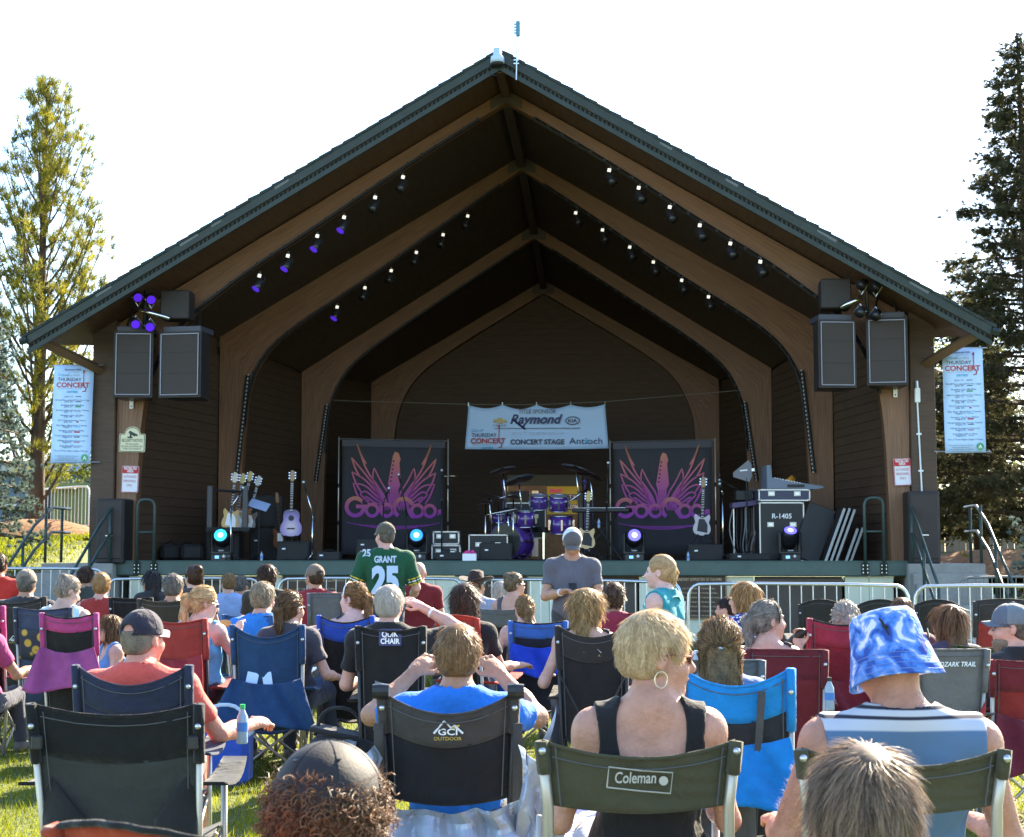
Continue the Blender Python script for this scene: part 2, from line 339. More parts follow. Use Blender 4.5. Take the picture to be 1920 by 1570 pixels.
# deck, front beam, panels under the stage
MB().box((0, 6.9, DECK-.06), (14.2, 13.7, .12)).build('stage_deck', M_FLOOR, BS)
bm_ = MB().bbox((0, -.02, DECK-.115), (14.1, .16, .25), .02); bm_.build('front_beam', M_GREEN, BS)
MB().box((0, .0, DECK+.008), (14.1, .2, .016)).build('deck_edge', mat('deck_edge_strip', (.05,.10,.085), .5), BS)
MB().box((0, .55, .5), (14.0, .05, 1.0)).build('under_stage', M_BLACK, BS)
for a, b_, mt, nm in [(248,327,M_CREAM,'front_panel'),(650,905,M_CREAM,'front_panel'),(990,1112,M_CREAM,'front_panel'),(1198,1412,M_CREAM,'front_panel'),(1581,1672,M_CREAM,'front_panel'),
                  (330,520,M_BROWNP,'front_door'),(1114,1196,M_BROWNP,'front_door'),(1414,1578,M_BROWNP,'front_door'),(520,650,M_CREAM,'front_panel'),(905,990,M_CREAM,'front_panel')]:
    ua, _ = bl(a, 1090, .2); ub, _ = bl(b_, 1090, .2); n_ = max(1, round((ub-ua)/.4)) if mt is M_CREAM else 1
    for k in range(n_):
        MB().bbox((ua+(ub-ua)*(k+.5)/n_, .04 if mt is M_CREAM else .14, .54), ((ub-ua)/n_-.006, .05, 1.08), .006).build(nm, mt, BS)
    if mt is M_BROWNP: MB().box(((ua+ub)/2, .06, 1.02), (ub-ua, .12, .05)).build('door_lintel', M_BROWNP, BS)
def plaque(a, b_, y0, y1, lines):
    ua, z1 = bl(a, y0, .0); ub, z0 = bl(b_, y1, .0)
    o = MB().bbox(((ua+ub)/2, .0, (z0+z1)/2), (ub-ua, .03, z1-z0), .008).build('plaque', M_BRONZE, BS)
    f = MB()
    for (c, d) in [(((ua+ub)/2, -.02, z1), (ub-ua+.03, .03, .025)), (((ua+ub)/2, -.02, z0), (ub-ua+.03, .03, .025)), ((ua, -.02, (z0+z1)/2), (.025, .03, z1-z0)), ((ub, -.02, (z0+z1)/2), (.025, .03, z1-z0))]: f.box(c, d)
    f.build('plaque_frame', mat('bronze_frame', (.22, .16, .09), .4, metal=.5), o)
    for t, hh, zz, wd in lines: text(t, hh, M_PLTXT, o, (ua+ub)/2, z1-zz, -.019, width=wd*(ub-ua), name='lettering')
filler = [('AND THE FRIENDS OF THE BAND SHELL', .025, .25+.075*k, .6+.1*((k*37) % 3)) for k in range(7)]
plaque(1258, 1362, 1077, 1160, [('MONETARY SUPPORTERS OF THE PARK', .05, .11, .85), ('GOLD MEMBERS', .03, .2, .2)] + filler)
plaque(530, 655, 1078, 1160, [('DONORS OF THE STAGE EQUIPMENT', .05, .11, .85)] + filler)
plaque(903, 990, 1078, 1160, [('WILLIAM E.', .05, .12, .6), ('MEMORIAL STAGE', .05, .21, .7), ('PRESENTED', .04, .29, .5)] + [(a, b2, c+.14, d) for a, b2, c, d in filler[:5]])
# dark wing pillars, corner posts
for sg in (-1, 1):
    MB().bbox((sg*7.06, .45, 3.35), (.42, .5, 4.6), .015).build('wing_pillar', M_WALL, BS)
    MB().bbox((sg*6.98, .02, .6), (.16, .2, 1.2), .01).build('corner_post', M_GREEN, BS)
    MB().add([(sg*7.2,.5,1.2),(sg*4.7,13.65,1.2),(sg*4.7,13.65,5.95),(sg*6.2,5.0,5.7),(sg*7.2,.5,5.25),(sg*7.3,.5,1.2),(sg*4.8,13.7,1.2),(sg*4.8,13.7,5.9),(sg*6.3,5.0,5.6),(sg*7.3,.5,5.2)], [(0,1,2,3,4),(9,8,7,6,5),(4,3,8,9),(3,2,7,8)]).build('outer_wall', M_WALL, BS)
    MB().tube([(sg*6.9, .6, 4.55), (sg*7.75, -.9, 5.02)], .09, 4).build('eave_brace', WOOD if False else mat('eave_brace_wood', (.17, .10, .05), .6), BS)
# roof
def eave(v): return max(7.9 - .225*(v-VF), 4.7)
def rdrop(v): return float(np.interp(v, [.3,4.5,8.9,13.3], [0,.1,.62,1.1]))
for sg in (-1, 1):
    R_ = MB(); vs_ = [VF, .3, 4.5, 8.9, 13.9]
    top = [[(sg*u, v, ztop(u)-.05-rdrop(v)) for v in vs_ for u in (0, eave(v))], [(sg*u, v, ztop(u)-.21-rdrop(v)) for v in vs_ for u in (0, eave(v))]]
    nv = len(vs_); fs = [(2*k, 2*k+1, 2*k+3, 2*k+2) for k in range(nv-1)]
    R_.add(top[0]+top[1], fs + [tuple(i+2*nv for i in f[::-1]) for f in fs] + [(0,1,2*nv+1,2*nv)] + [(2*k+1,2*k+3,2*nv+2*k+3,2*nv+2*k+1) for k in range(nv-1)])
    ro = R_.build('roof', M_SOFF, BS)
    ns = 40
    for k in range(ns):                             # lapped shingle courses, seen edge-on at the rake
        u0 = 7.95*k/ns; u1 = 7.95*(k+1)/ns+.03; jit = random.uniform(-.012, .012)
        ve = min(13.9, max(VF+.5, VF+(7.9-u1)/.225)); st_ = [VF-.06+jit]+[q for q in (.3,4.5,8.9) if q < ve-.1]+[ve]; P_ = [(sg*u0, ztop(u0)-.045), (sg*u0, ztop(u0)-.008), (sg*u1, ztop(u1)+.014+jit), (sg*u1, ztop(u1)-.045)]
        ne = 4*(len(st_)-1); MB().add([(x, q, z-rdrop(q)) for q in st_ for x, z in P_], [(0,1,2,3),(ne+3,ne+2,ne+1,ne)]+[(4*j+i, 4*j+i+4, 4*j+(i+1)%4+4, 4*j+(i+1)%4) for j in range(len(st_)-1) for i in range(4)]).build('shingle_course', M_SHING, ro)
    def slope_board(za, zb, v, th, m, nm, e=0):
        p = MB(); U1 = 7.9+e; p.prism([(0, ztop(0)-za), (sg*U1, ztop(U1)-za), (sg*U1, ztop(U1)-zb), (0, ztop(0)-zb)], v, v+th); return p.build(nm, m, BS)
    slope_board(.045, .20, VF-.04, .04, M_RAKE, 'rake_fascia')
    slope_board(.20, .285, VF+.015, .03, M_VENT, 'vent_strip')
    slope_board(.275, .36, VF-.02, .05, M_RAKE, 'rake_fascia')
    dv = MB()                                       # corrugated vent ribs
    for k in range(110):
        u = .05+7.8*k/110; dv.prism([(sg*u, ztop(u)-.205), (sg*(u+.035), ztop(u+.035)-.205), (sg*(u+.035), ztop(u+.035)-.27), (sg*u, ztop(u)-.27)], VF-.004, VF+.02)
    o = dv.build('vent_rib', M_SHING, BS); o['kind'] = 'stuff'
    MB().tube([(sg*7.9, VF-.05, ztop(7.9)-.13), (sg*8.02, VF-.05, ztop(8.0)-.1)], .06, 6).build('gutter_end', M_RAKE, BS)
    pa = MB()                                       # peeling paint patches on the rake
    for q in range(4):
        u = random.uniform(2.2, 7.6); L_ = random.uniform(.1, .35); pa.prism([(sg*u, ztop(u)-.06), (sg*(u+L_), ztop(u+L_)-.05), (sg*(u+L_*.9), ztop(u+L_)-.09), (sg*u, ztop(u)-.10)], VF-.045, VF-.041)
    o = pa.build('bare_patch', mat('weathered_bare_metal', (.12,.13,.125), .6), BS); o['kind'] = 'stuff'
MB().box((0, -.45, 9.52), (.14, 1.4, .18)).build('ridge_beam', M_SOFF, BS)
# ================================================================ stairs and rails
def stairs(sg):
    nm = 'left' if sg < 0 else 'right'
    t = thing('concrete_stairs', f'grey concrete steps up to the {nm} end of the stage', 'stairs', bp(sg*7.3, 0, 0), -TH)
    MB().bbox((0, .45, DECK/2-.015), (1.25, 1.5, DECK-.03), .02).build('landing', M_CONC, t)
    for k in range(7):
        h = (DECK-.03)*(7-k)/8; MB().bbox((0, -.3-.29*k-.145, h/2), (1.2, .29, h), .015).build('step', M_CONC, t)
    for e in (-1, 1):
        r = thing('stair_handrail', f'dark green pipe handrail on the {"outer" if e == sg else "inner"} side of the {nm} stage steps', 'handrail', bp(sg*7.3+e*.56, 0, 0), -TH)
        y0, y1 = -.28, -2.45; zt = DECK+.93; zb = .95
        for off, nm2 in ((0, 'top_rail'), (-.42, 'mid_rail')):
            if e == sg: pts = [(0, .9, zt+off), (0, y0, zt+off), (0, y1, zb+off)]
            else: pts = [(0, .05, zt-.02+off), (0, y0, zt+off), (0, y1, zb+off)]
            MB().tube(smooth_pts(pts, 1), .026, 8).build(nm2, M_DGREEN, r, True)
        for yy in ((.5, y0, -1.3, y1) if e == sg else (y0, -1.3, y1)):
            zz = zt if yy >= y0 else zt+(zb-zt)*(yy-y0)/(y1-y0); lo_ = DECK if yy > y0-.01 else max(.0, DECK-.03-(abs(yy)-.3)/.29*.1625)
            MB().tube([(0, yy, lo_-.02), (0, yy, zz)], .026, 8).build('post', M_DGREEN, r, True)
def guard(px0, px1, lab):
    u0, _ = bl(px0, 1000, -.1); u1, _ = bl(px1, 1000, -.1); uc = (u0+u1)/2; w_ = (u1-u0)/2
    r = thing('guard_rail', lab, 'railing', bp(uc, -.13, 0), -TH); z1 = DECK+1.06
    MB().tube(smooth_pts([(-w_, 0, DECK-.2), (-w_, 0, z1), (w_, 0, z1), (w_, 0, DECK-.2)], 2) if False else [(-w_,0,DECK-.2),(-w_,0,z1-.1),(-w_+.03,0,z1-.03),(-w_+.1,0,z1),(w_-.1,0,z1),(w_-.03,0,z1-.03),(w_,0,z1-.1),(w_,0,DECK-.2)], .027, 8).build('loop', M_DGREEN, r, True)
    MB().tube([(-w_, 0, DECK+.5), (w_, 0, DECK+.5)], .022, 8).build('mid_bar', M_DGREEN, r, True)
    for s_ in (-1, 1):
        p = MB().box((s_*w_, .025, DECK-.12), (.13, .02, .2)).build('bolt_plate', M_BLACK, r)
        for a in (-.035, .035):
            for b_ in (-.06, 0, .06): MB().lathe([(.012, 0), (.012, .012)], 6, (s_*w_+a, .01, DECK-.12+b_), rotm(pi/2)).build('bolt', M_STEEL, p)
for sg in (-1, 1): stairs(sg)
guard(258, 290, 'looped dark green guard rail bolted to the left end of the stage front'); guard(1621, 1656, 'looped dark green guard rail bolted to the right end of the stage front')
# ================================================================ speakers and signs on the front posts
M_SPK = mat('speaker_black', (.028, .022, .019), .6, bump=.15, bscale=90); M_GRIL = mat('speaker_grille', (.05, .038, .031), .55, bump=.5, bscale=300)
M_EDGE = mat('speaker_grey_edge', (.22, .22, .25), .4, metal=.4)
def hung_speaker(px0, px1, py0, py1, tilt, lab):
    u0, z1 = bl(px0, py0, -.45); u1, z0 = bl(px1, py1, -.45); w_, h_ = u1-u0, z1-z0
    t = thing('hanging_loudspeaker', lab, 'speaker', bp((u0+u1)/2, -.1, z0), -TH+radians(tilt), 'loudspeakers hung on the front posts')
    MB().prism([(-w_/2, 0), (w_/2, 0), (w_/2, h_), (-w_/2, h_)], -.35, -.3).build('front_baffle', M_SPK, t)
    MB().add([(-w_/2,-.3,0),(w_/2,-.3,0),(w_*.36,.3,0),(-w_*.36,.3,0),(-w_/2,-.3,h_),(w_/2,-.3,h_),(w_*.36,.3,h_),(-w_*.36,.3,h_)], [(3,2,1,0),(4,5,6,7),(1,2,6,5),(2,3,7,6),(3,0,4,7)]).build('cabinet', mat('speaker_cabinet', (.03,.027,.028), .4), t)
    MB().bbox((0, -.36, h_/2), (w_-.1, .02, h_-.1), .008).build('grille', M_GRIL, t)
    for zz in (.36, .68): MB().box((0, -.373, h_*zz), (w_-.12, .006, .012)).build('grille_bar', M_SPK, t)
    fr = MB(); e = .045
    for s_ in (-1, 1): fr.box((s_*(w_/2-e), -.375, h_/2), (.014, .02, h_-.08))
    for zz in (e, h_-e): fr.box((0, -.375, zz), (w_-.09, .02, .014))
    fr.build('grille_frame', M_EDGE, t)
    MB().bbox((0, 0, h_+.05), (w_*.9, .6, .1), .01).build('top_cap', mat('speaker_top', (.06,.06,.075), .5), t)
    for s_ in (-.2, .2): MB().tube([(s_, 0, h_+.08), (s_*.5, .25, h_+.5)], .02, 6).build('bracket', M_BLACK, t)
hung_speaker(210, 279, 622, 745, 8, 'black loudspeaker cabinet outermost on the left post'); hung_speaker(302, 382, 622, 745, -7, 'black loudspeaker cabinet innermost on the left post')
hung_speaker(1527, 1602, 600, 727, 8, 'black loudspeaker cabinet innermost on the right post'); hung_speaker(1629, 1708, 596, 722, -7, 'black loudspeaker cabinet outermost on the right post')
M_PURPLE = mat('purple_led', (.08, .02, .5), .3, emit=(.12, .02, .9), estr=.11)
M_LAMPM = mat('lamp_housing', (.05, .05, .055), .3, metal=.6)
def par_cluster(px, py, sg, lab, lit=True):
    u, z = bl(px, py, -.6); t = thing('par_light_cluster', lab, 'stage lights', bp(u, -.6, z), -TH, 'clamped lamp clusters above the loudspeakers')
    MB().tube([(-.1, 0, .03), (.45*-sg if sg else .4, .05, -.14)], .035, 8).build('clamp_pipe', M_CHROME, t, True)
    MB().tube([(0, .1, -.3), (0, .2, .75)], .03, 8).build('stem', M_BLACK, t, True)
    for i, (x, zz) in enumerate(((-.1,.24),(.13,.2),(-.13,-.22),(.12,-.27))):
        R_ = rotm(pi/2+.5, 0, radians(-25*sg))
        p = MB().lathe([(.05,-.14),(.075,-.1),(.085,.05),(.09,.06)], 12, (x, 0, zz), R_).build('par_lamp', M_LAMPM, t, True)
        if lit: MB().lathe([(.075,.062),(.075,.07)], 12, (x, 0, zz), R_).build('lens', M_PURPLE, p)
        MB().tube([(x-.1, .02, zz), (x, .06, zz+(.14 if zz < 0 else -.16)), (x+.1, .02, zz)], .012, 6).build('yoke', M_STEEL, t)
    MB().bbox((.5*-sg, .35, .12), (.5, .4, .5), .02).build('junction_box', M_SPK, t)
par_cluster(268, 582, -1, 'cluster of purple stage lamps clamped above the left loudspeakers'); par_cluster(1628, 560, 1, 'cluster of unlit stage lamps clamped above the right loudspeakers', False)
def sign(px0, px1, py0, py1, v, lab, nm='sign', tilt=0):
    u0, z1 = bl(px0, py0, v); u1, z0 = bl(px1, py1, v)
    t = thing(nm, lab, 'sign', bp((u0+u1)/2, v, z0), -TH); t.rotation_euler = (0, tilt, -TH); return t, u1-u0, z1-z0
def rrect(w_, h_, r, n=4, x0=0, z0=0):
    P = []
    for cx, cz, a0 in ((w_/2-r, r, -90), (w_/2-r, h_-r, 0), (-w_/2+r, h_-r, 90), (-w_/2+r, r, 180)):
        for k in range(n+1): a = radians(a0+90*k/n); P.append((x0+cx+r*cos(a), z0+cz+r*sin(a)))
    return P
M_RED = mat('red_print', (.5, .02, .03), .5); M_REDTX = mat('red_letters', (.42, .03, .04), .5)
def restricted(px0, px1, py0, py1, lab, tilt):
    t, w_, h_ = sign(px0, px1, py0, py1, .27, lab, 'restricted_area_sign', tilt)
    MB().prism(rrect(w_, h_, .035), -.012, 0).build('plate', mat('sign_white', (.72, .70, .72), .45), t)
    fr = MB(); q = [np.array((x*.94, -.014, h_/2+(z-h_/2)*.96)) for x, z in rrect(w_, h_, .035)]; fr.tube(q+[q[0]], .006, 4); fr.build('border', M_RED, t)
    MB().prism(rrect(w_*.9, h_*.25, .02, 4, 0, h_*.72), -.016, -.012).build('red_band', M_RED, t)
    text('RESTRICTED', .05, M_WHITE, t, 0, h_*.865, -.018, width=w_*.74, bold=.02); text('AREA', .05, M_WHITE, t, 0, h_*.755, -.018, width=w_*.38, bold=.02)
    for k, s_ in enumerate(('AUTHORIZED', 'PERSONNEL', 'ONLY')): text(s_, .043, M_REDTX, t, 0, h_*(.55-.16*k), -.014, width=w_*(.76, .74, .34)[k])
restricted(228, 259, 874, 924, 'red and white restricted area sign on the left arch leg', radians(1.5)); restricted(1676, 1710, 860, 911, 'red and white restricted area sign on the right arch leg', radians(-2))
t, w_, h_ = sign(224, 272, 800, 848, .27, 'cream arched security notice sign on the left arch leg', 'security_sign', radians(1))
M_CRM = mat('sign_cream', (.72, .66, .42), .5); M_DKG = mat('sign_dark_green', (.02, .04, .03), .5)
pl = rrect(w_, h_*.72, .03); dome = [(w_*.31*cos(a), h_*.72+w_*.31*sin(a)*.85) for a in np.linspace(0, pi, 12)]
poly = pl[:10] + dome + pl[10:]
MB().prism(poly, -.014, 0).build('plate', M_CRM, t)
q = [np.array((x*.93, -.016, h_*.4+(z-h_*.4)*.93)) for x, z in poly]; MB().tube(q+[q[0]], .006, 4).build('border', M_DKG, t)
cm = MB(); cm.box((0, -.018, h_*.72), (.13, .008, .05), rotm(0, .5)); cm.box((.07, -.018, h_*.67), (.05, .008, .03), rotm(0, .5)); cm.box((-.03, -.018, h_*.62), (.03, .008, .07)); cm.box((-.04, -.018, h_*.57), (.09, .008, .025)); cm.build('camera_emblem', M_DKG, t)
text('SECURITY NOTICE', .05, M_DKG, t, 0, h_*.40, -.017, width=w_*.8, bold=.01)
for k, s_ in enumerate(('This Area Under', '24 Hour Live & Recorded', 'Video Surveillance')): text(s_, .035, M_DKG, t, 0, h_*(.28-.09*k), -.017, width=w_*(.5, .8, .7)[k])
for px, py in ((246, 757), (1679, 735)):
    u, z = bl(px, py, .25); t = thing('hinge_plate', 'small white steel plate under the ' + ('left' if px < 900 else 'right') + ' loudspeakers', 'bracket', bp(u, .27, z), -TH)
    MB().bbox((0, 0, 0), (.07, .02, .18), .005).build('plate', M_WHITE, t)
    for zz in (-.05, .05): MB().lathe([(.014, 0), (.014, .006)], 8, (0, -.01, zz), rotm(pi/2)).build('hole', M_BLACK, t)
t = thing('conduit_box', 'white electrical box and conduit running down the right pillar', 'conduit', bp(*(lambda q: (q[0], .18, 0))(bl(1720, 750, .18))), -TH)
_, za_ = bl(1720, 728, .18); _, zb_ = bl(1722, 755, .18)
MB().bbox((0, 0, (za_+zb_)/2), (.09, .07, za_-zb_), .01).build('box', M_WHITE, t); MB().tube([(0,0,zb_), (.05, 0, DECK+.9)], .014, 6).build('conduit', M_WHITE, t); MB().tube([(0,0,za_), (-.01,0,za_+.12)], .03, 8).build('collar', M_STEEL, t)
for zz in (.35, .7): MB().box((.05*(1-zz), 0, DECK+.9+(zb_-DECK-.9)*zz), (.08, .03, .03)).build('strap', M_WHITE, t)
# ---------------------------------------------------------------- concert series banners
M_BLUE = mat('cyan_print', (.06, .38, .62), .5); M_INK = mat('ink_print', (.05, .06, .10), .5); M_GRN = mat('green_print', (.06, .32, .12), .5); M_INKR = mat('brick_red_print', (.45, .04, .035), .5); M_GREYP = mat('grey_print', (.35, .38, .42), .5)
def concert_logo(t, cx, cz, s, yy):
    text('City of', .05*s, M_BLUE, t, cx-.17*s, cz+.145*s, yy, shear=.3)
    text('THURSDAY', .062*s, M_INK, t, cx-.055*s, cz+.055*s, yy, width=.43*s, bold=.008); text('CONCERT', .085*s, M_INKR, t, cx+.01*s, cz-.055*s, yy, width=.6*s, bold=.03)
    text('MUSIC COMES ALIVE', .02*s, M_GREYP, t, cx-.05*s, cz-.09*s, yy, width=.42*s); text('series', .055*s, M_BLUE, t, cx, cz-.155*s, yy, bold=.02, shear=.3, width=.2*s)
    gt = MB(); gt.box((cx+.2*s, yy, cz+.12*s), (.013*s, .003, .24*s)); gt.box((cx+.2*s, yy, cz+.235*s), (.03*s, .003, .05*s)); gt.tube([(cx+.2*s, yy, cz-.02*s), (cx+.25*s, yy, cz-.07*s), (cx+.24*s, yy, cz-.12*s), (cx+.19*s, yy, cz-.13*s)], .009*s, 4); gt.build('guitar_emblem', M_INKR, t)
ROWS = [('June 13:', 'Kickoff Party with LDM & Chris Cagle'), ('June 20:', 'Breakfast Club (80s/90s)'), ('June 27:', 'American Idiots (Green Day Tribute)'), ('July 11:', 'Blackberry Jam (70s/80s)'), ('July 18:', 'RICO (Carlos Santana Tribute)'), ('July 25:', 'Billy Elton (Elton/John Tribute)'), ('August 1:', 'Dynamix / Car Show (Oldies)'), ('August 8:', 'Chicago Experience (Chicago Tribute)'), ('August 15:', 'Hillbilly Rockstarz (Country)'), ('August 22:', 'Serendipity (90s to Now)'), ('August 29:', 'One of These Nights (Eagles Tribute)')]
def series_banner(px0, px1, py0, py1, sg, tilt, lab):
    u0, z1 = bl(px0, py0, .1); u1, z0 = bl(px1, py1, .1); w_, h_ = u1-u0, z1-z0
    t = thing('concert_banner', lab, 'banner', bp((u0+u1)/2, .1, z0), -TH); t.rotation_euler = (0, tilt, -TH)
    MB().sheet(lambda a, c: ((a-.5)*w_, .006*sin(5*c+3*a), c*h_), 4, 8, .004).build('banner_cloth', M_SHADEWHITE, t, True)
    Y = -.010
    text('Raymond KIA', .035, M_NAVY, t, -.02, h_-.09, Y, shear=.25, bold=.01); text('ANTIOCH', .02, M_GREYP, t, 0, h_-.13, Y, space=1.6); text('Summer 2019', .035, M_GREYP, t, -.04, h_-.19, Y)
    concert_logo(t, -.015, h_-.33, .98, Y)
    n_ = len(ROWS); cols = (M_INK, M_INK, M_GRN, M_GREYP, M_GREYP, M_RED, M_BLUE, M_RED, M_NAVY, M_REDTX, M_GREYP)
    for k, (a, b_) in enumerate(ROWS):
        zz = h_-.56-k*(h_-.56-.18)/n_
        text(a, .033, M_INK, t, -.07, zz, Y, width=.15 if len(a) < 9 else .17); MB().box((.1, Y, zz+.014), (.1 if k != 5 else .04, .003, .022 if k in (2, 5, 7) else .012)).build('sponsor_mark', cols[k], t)
        text(b_, .027, M_INK, t, 0, zz-.062, Y, width=min(w_*.86, .017*len(b_)))
    for k in range(3): text('Parks & Recreation Department, Antioch IL', .016, M_INK, t, -.07, .12-.035*k, Y, width=.4-.1*(k == 1))
    MB().lathe([(.062, 0), (.062, .003)], 20, (w_*.36, Y, .1), rotm(pi/2)).build('round_emblem', M_GRN, t); text('A', .06, M_WHITE, t, w_*.36, .07, Y-.004, bold=.03)
    for zz in (h_-.005, .01): MB().tube([(-sg*.52, .01, zz+.02), (sg*.42, .01, zz)], .011, 6).build('bracket_arm', M_STEEL, t)
series_banner(99, 169, 686, 869, -1, radians(1), 'pale vertical concert series banner left of the stage, in front of the pine'); series_banner(1768, 1849, 653, 849, 1, radians(-.6), 'pale vertical concert series banner right of the stage, in front of the dark spruce')
# ---------------------------------------------------------------- ridge gear
t = thing('dome_camera', 'pale blue dome camera housing hung at the roof peak', 'camera', bp(-.03, VF-.12, 9.55), -TH)
M_PALEB = mat('pale_blue_plastic', (.45, .6, .75), .35)
MB().lathe([(.02, .24), (.07, .24), (.07, .13), (.11, .10), (.12, 0)], 16).build('housing', M_PALEB, t, True); MB().lathe([(.10, 0), (.085, -.04), (.03, -.07)], 16).build('dome', M_BLACK, t, True)
MB().tube([(-.1, .02, .0), (-.17, .02, -.1), (-.08, .02, -.2), (0, .05, -.2)], .008, 5).build('cable', M_BLACK, t)
u_, z_ = bl(968, 150, VF-.1); t = thing('antenna_mast', 'thin mast with teal panel antenna standing above the roof peak', 'antenna', bp(u_, VF-.1, z_), -TH)
_, zt_ = bl(972, 40, VF-.1)
MB().tube([(0,0,0), (.02, 0, zt_-z_-.05)], .014, 6).build('mast', M_STEEL, t); MB().bbox((.03, 0, zt_-z_-.13), (.07, .06, .26), .01).build('panel_antenna', mat('teal_antenna', (.07,.22,.28), .4), t)
for k in range(4): MB().box((-.02, 0, zt_-z_-.05-.05*k), (.04, .03, .02)).build('antenna_fin', mat('teal_antenna', (.07,.22,.28)), t)
for zz in (.28, .34): MB().box((0, .02, zz), (.09, .03, .02)).build('clamp', M_STEEL, t)
# ================================================================ stage lamps under the arches
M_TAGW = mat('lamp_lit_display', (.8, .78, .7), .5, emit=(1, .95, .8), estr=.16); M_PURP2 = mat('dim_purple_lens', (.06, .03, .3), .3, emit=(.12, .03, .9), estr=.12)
def spot(px, py, v, lit, lab):
    u, z = bl(px, py, v-.15); sg = 1 if u > 0 else -1
    t = thing('arch_spotlight', lab, 'stage light', bp(u, v-.15, z), -TH, 'spotlights hung under the timber arches'); t.scale = (.78, .78, .78)
    R_ = rotm(pi*.86, radians(28)*-sg, 0)
    p = MB().lathe([(.05,-.14),(.085,-.1),(.10,.08),(.11,.16)], 10, (0, 0, -.12), R_).build('lamp_body', M_LAMPM, t, True)
    if lit: MB().lathe([(.095,.165),(.095,.175)], 10, (0, 0, -.12), R_).build('lens', M_PURP2, p)
    MB().tube([(-.11,0,-.1),(-.11,0,.06),(.11,0,.06),(.11,0,-.1)], .01, 4).build('yoke', M_BLACK, t)
    MB().tube([(0,0,.06),(0,.05,.16)], .018, 5).build('hanger', M_STEEL, t)
    MB().box((-.03*sg, -.16, .03), (.075, .012, .075), rotm(0, .2)).build('white_label', M_TAGW, p)
NTH = ('first', 'second', 'third', 'fourth', 'fifth', 'sixth')
def rowlights(pts, v, arch, side, litset=()):
    for i, (px, py) in enumerate(pts): spot(px, py, v, i in litset, f'{NTH[i]} spotlight down from the peak on the {side} side of the {arch} arch')
rowlights([(755,338),(703,376),(645,413),(595,448),(540,485),(487,522)], .30, 'front', 'left', (2,3,4,5))
rowlights([(1145,325),(1200,358),(1258,394),(1314,428),(1371,462),(1427,496)], .30, 'front', 'right')
rowlights([(876,410),(830,445),(780,478),(733,512),(684,544),(632,580)], 4.5, 'second', 'left', (5,))
rowlights([(1082,404),(1132,436),(1183,468),(1227,496),(1280,530),(1330,561)], 4.5, 'second', 'right')
# ================================================================ sponsor banner on a rope
u0, z1 = bl(877, 760, 8.5); u1, z0 = bl(1136, 841, 8.5); w_, h_ = u1-u0, z1-z0
t = thing('sponsor_banner', 'wide pale sponsor banner sagging from a rope above the drum kit', 'banner', bp((u0+u1)/2, 8.5, z0), -TH)
def bn(a, c):
    sagz = -.085*abs(sin(pi*a*4))**1.0*(1-.2*cos(7*a)); x = (a-.5)*(w_*(.985 if c > .5 else 1.03)*(1 if c > .5 else 1)); x = (a-.5)*w_*(1.04-.05*c)
    return (x, .025*sin(9*a+2)*c + .012*sin(23*a+4*c), c*h_ + sagz*c*c + (1-c)*(-.02*sin(pi*a)))
MB().sheet(bn, 48, 10, .004).build('banner_cloth', M_SHADEWHITE, t, True)
Y = -.052
text('TITLE SPONSOR', .09, M_INK, t, .02, h_*.80, Y, width=w_*.27); text('Raymond', .20, M_NAVY, t, 0, h_*.57, Y, shear=.35, bold=.03, width=w_*.38)
MB().tube([(-.55, Y, h_*.68), (-.25, Y, h_*.44)], .022, 4).build('flourish', M_NAVY, t)
MB().box((.02, Y, h_*.46), (w_*.62, .003, .012)).build('rule_line', M_INK, t); text('AUTOGROUP', .07, mat('pale_grey_print', (.55,.62,.72), .5), t, .03, h_*.31, Y, space=1.6, width=w_*.38)
text('CONCERT STAGE', .105, M_INK, t, .02, h_*.1, Y, bold=.035, width=w_*.39); text('Antioch', .14, M_NAVY, t, w_*.355, h_*.1, Y, width=w_*.24)
MB().lathe([(.04,0),(.04,.004)], 12, (w_*.365, Y-.003, h_*.155), rotm(pi/2)).build('dot_emblem', M_BLUE, t)
concert_logo(t, -w_*.355, h_*.2, 1.3, Y)
text('CHEVROLET', .04, M_INK, t, -w_*.265, h_*.51, Y, width=.3); MB().prism([(-w_*.265-.15,h_*.6),(-w_*.265-.04,h_*.6),(-w_*.265-.04,h_*.57),(-w_*.265+.06,h_*.57),(-w_*.265+.06,h_*.6),(-w_*.265+.17,h_*.6),(-w_*.265+.13,h_*.67),(-w_*.265+.05,h_*.67),(-w_*.265+.05,h_*.70),(-w_*.265-.05,h_*.70),(-w_*.265-.05,h_*.67),(-w_*.265-.13,h_*.67)], Y-.002, Y).build('gold_emblem', mat('gold_print', (.5,.36,.1), .4), t)
ov = [(w_*.262+.155*cos(a), Y, h_*.63+.085*sin(a)) for a in np.linspace(0, 2*pi, 25)]; MB().tube(ov, .008, 4).build('oval_emblem', M_INK, t); text('KIA', .075, M_INK, t, w_*.262, h_*.59, Y, bold=.02, width=.2)
rp = MB(); rp.tube([(-4.6, .02, h_+.13), (-w_/2, 0, h_+.02), (0, 0, h_-.0), (w_/2, 0, h_+.06), (4.6, .02, h_+.3)], .006, 4); rp.build('rope', mat('grey_rope', (.25,.24,.2), .8), t)
for k in range(5): MB().tube([((k/4-.5)*w_*.99, 0, h_-.03), ((k/4-.5)*w_*.99, 0, h_+.06)], .014, 5).build('grommet_tie', M_STEEL, t)
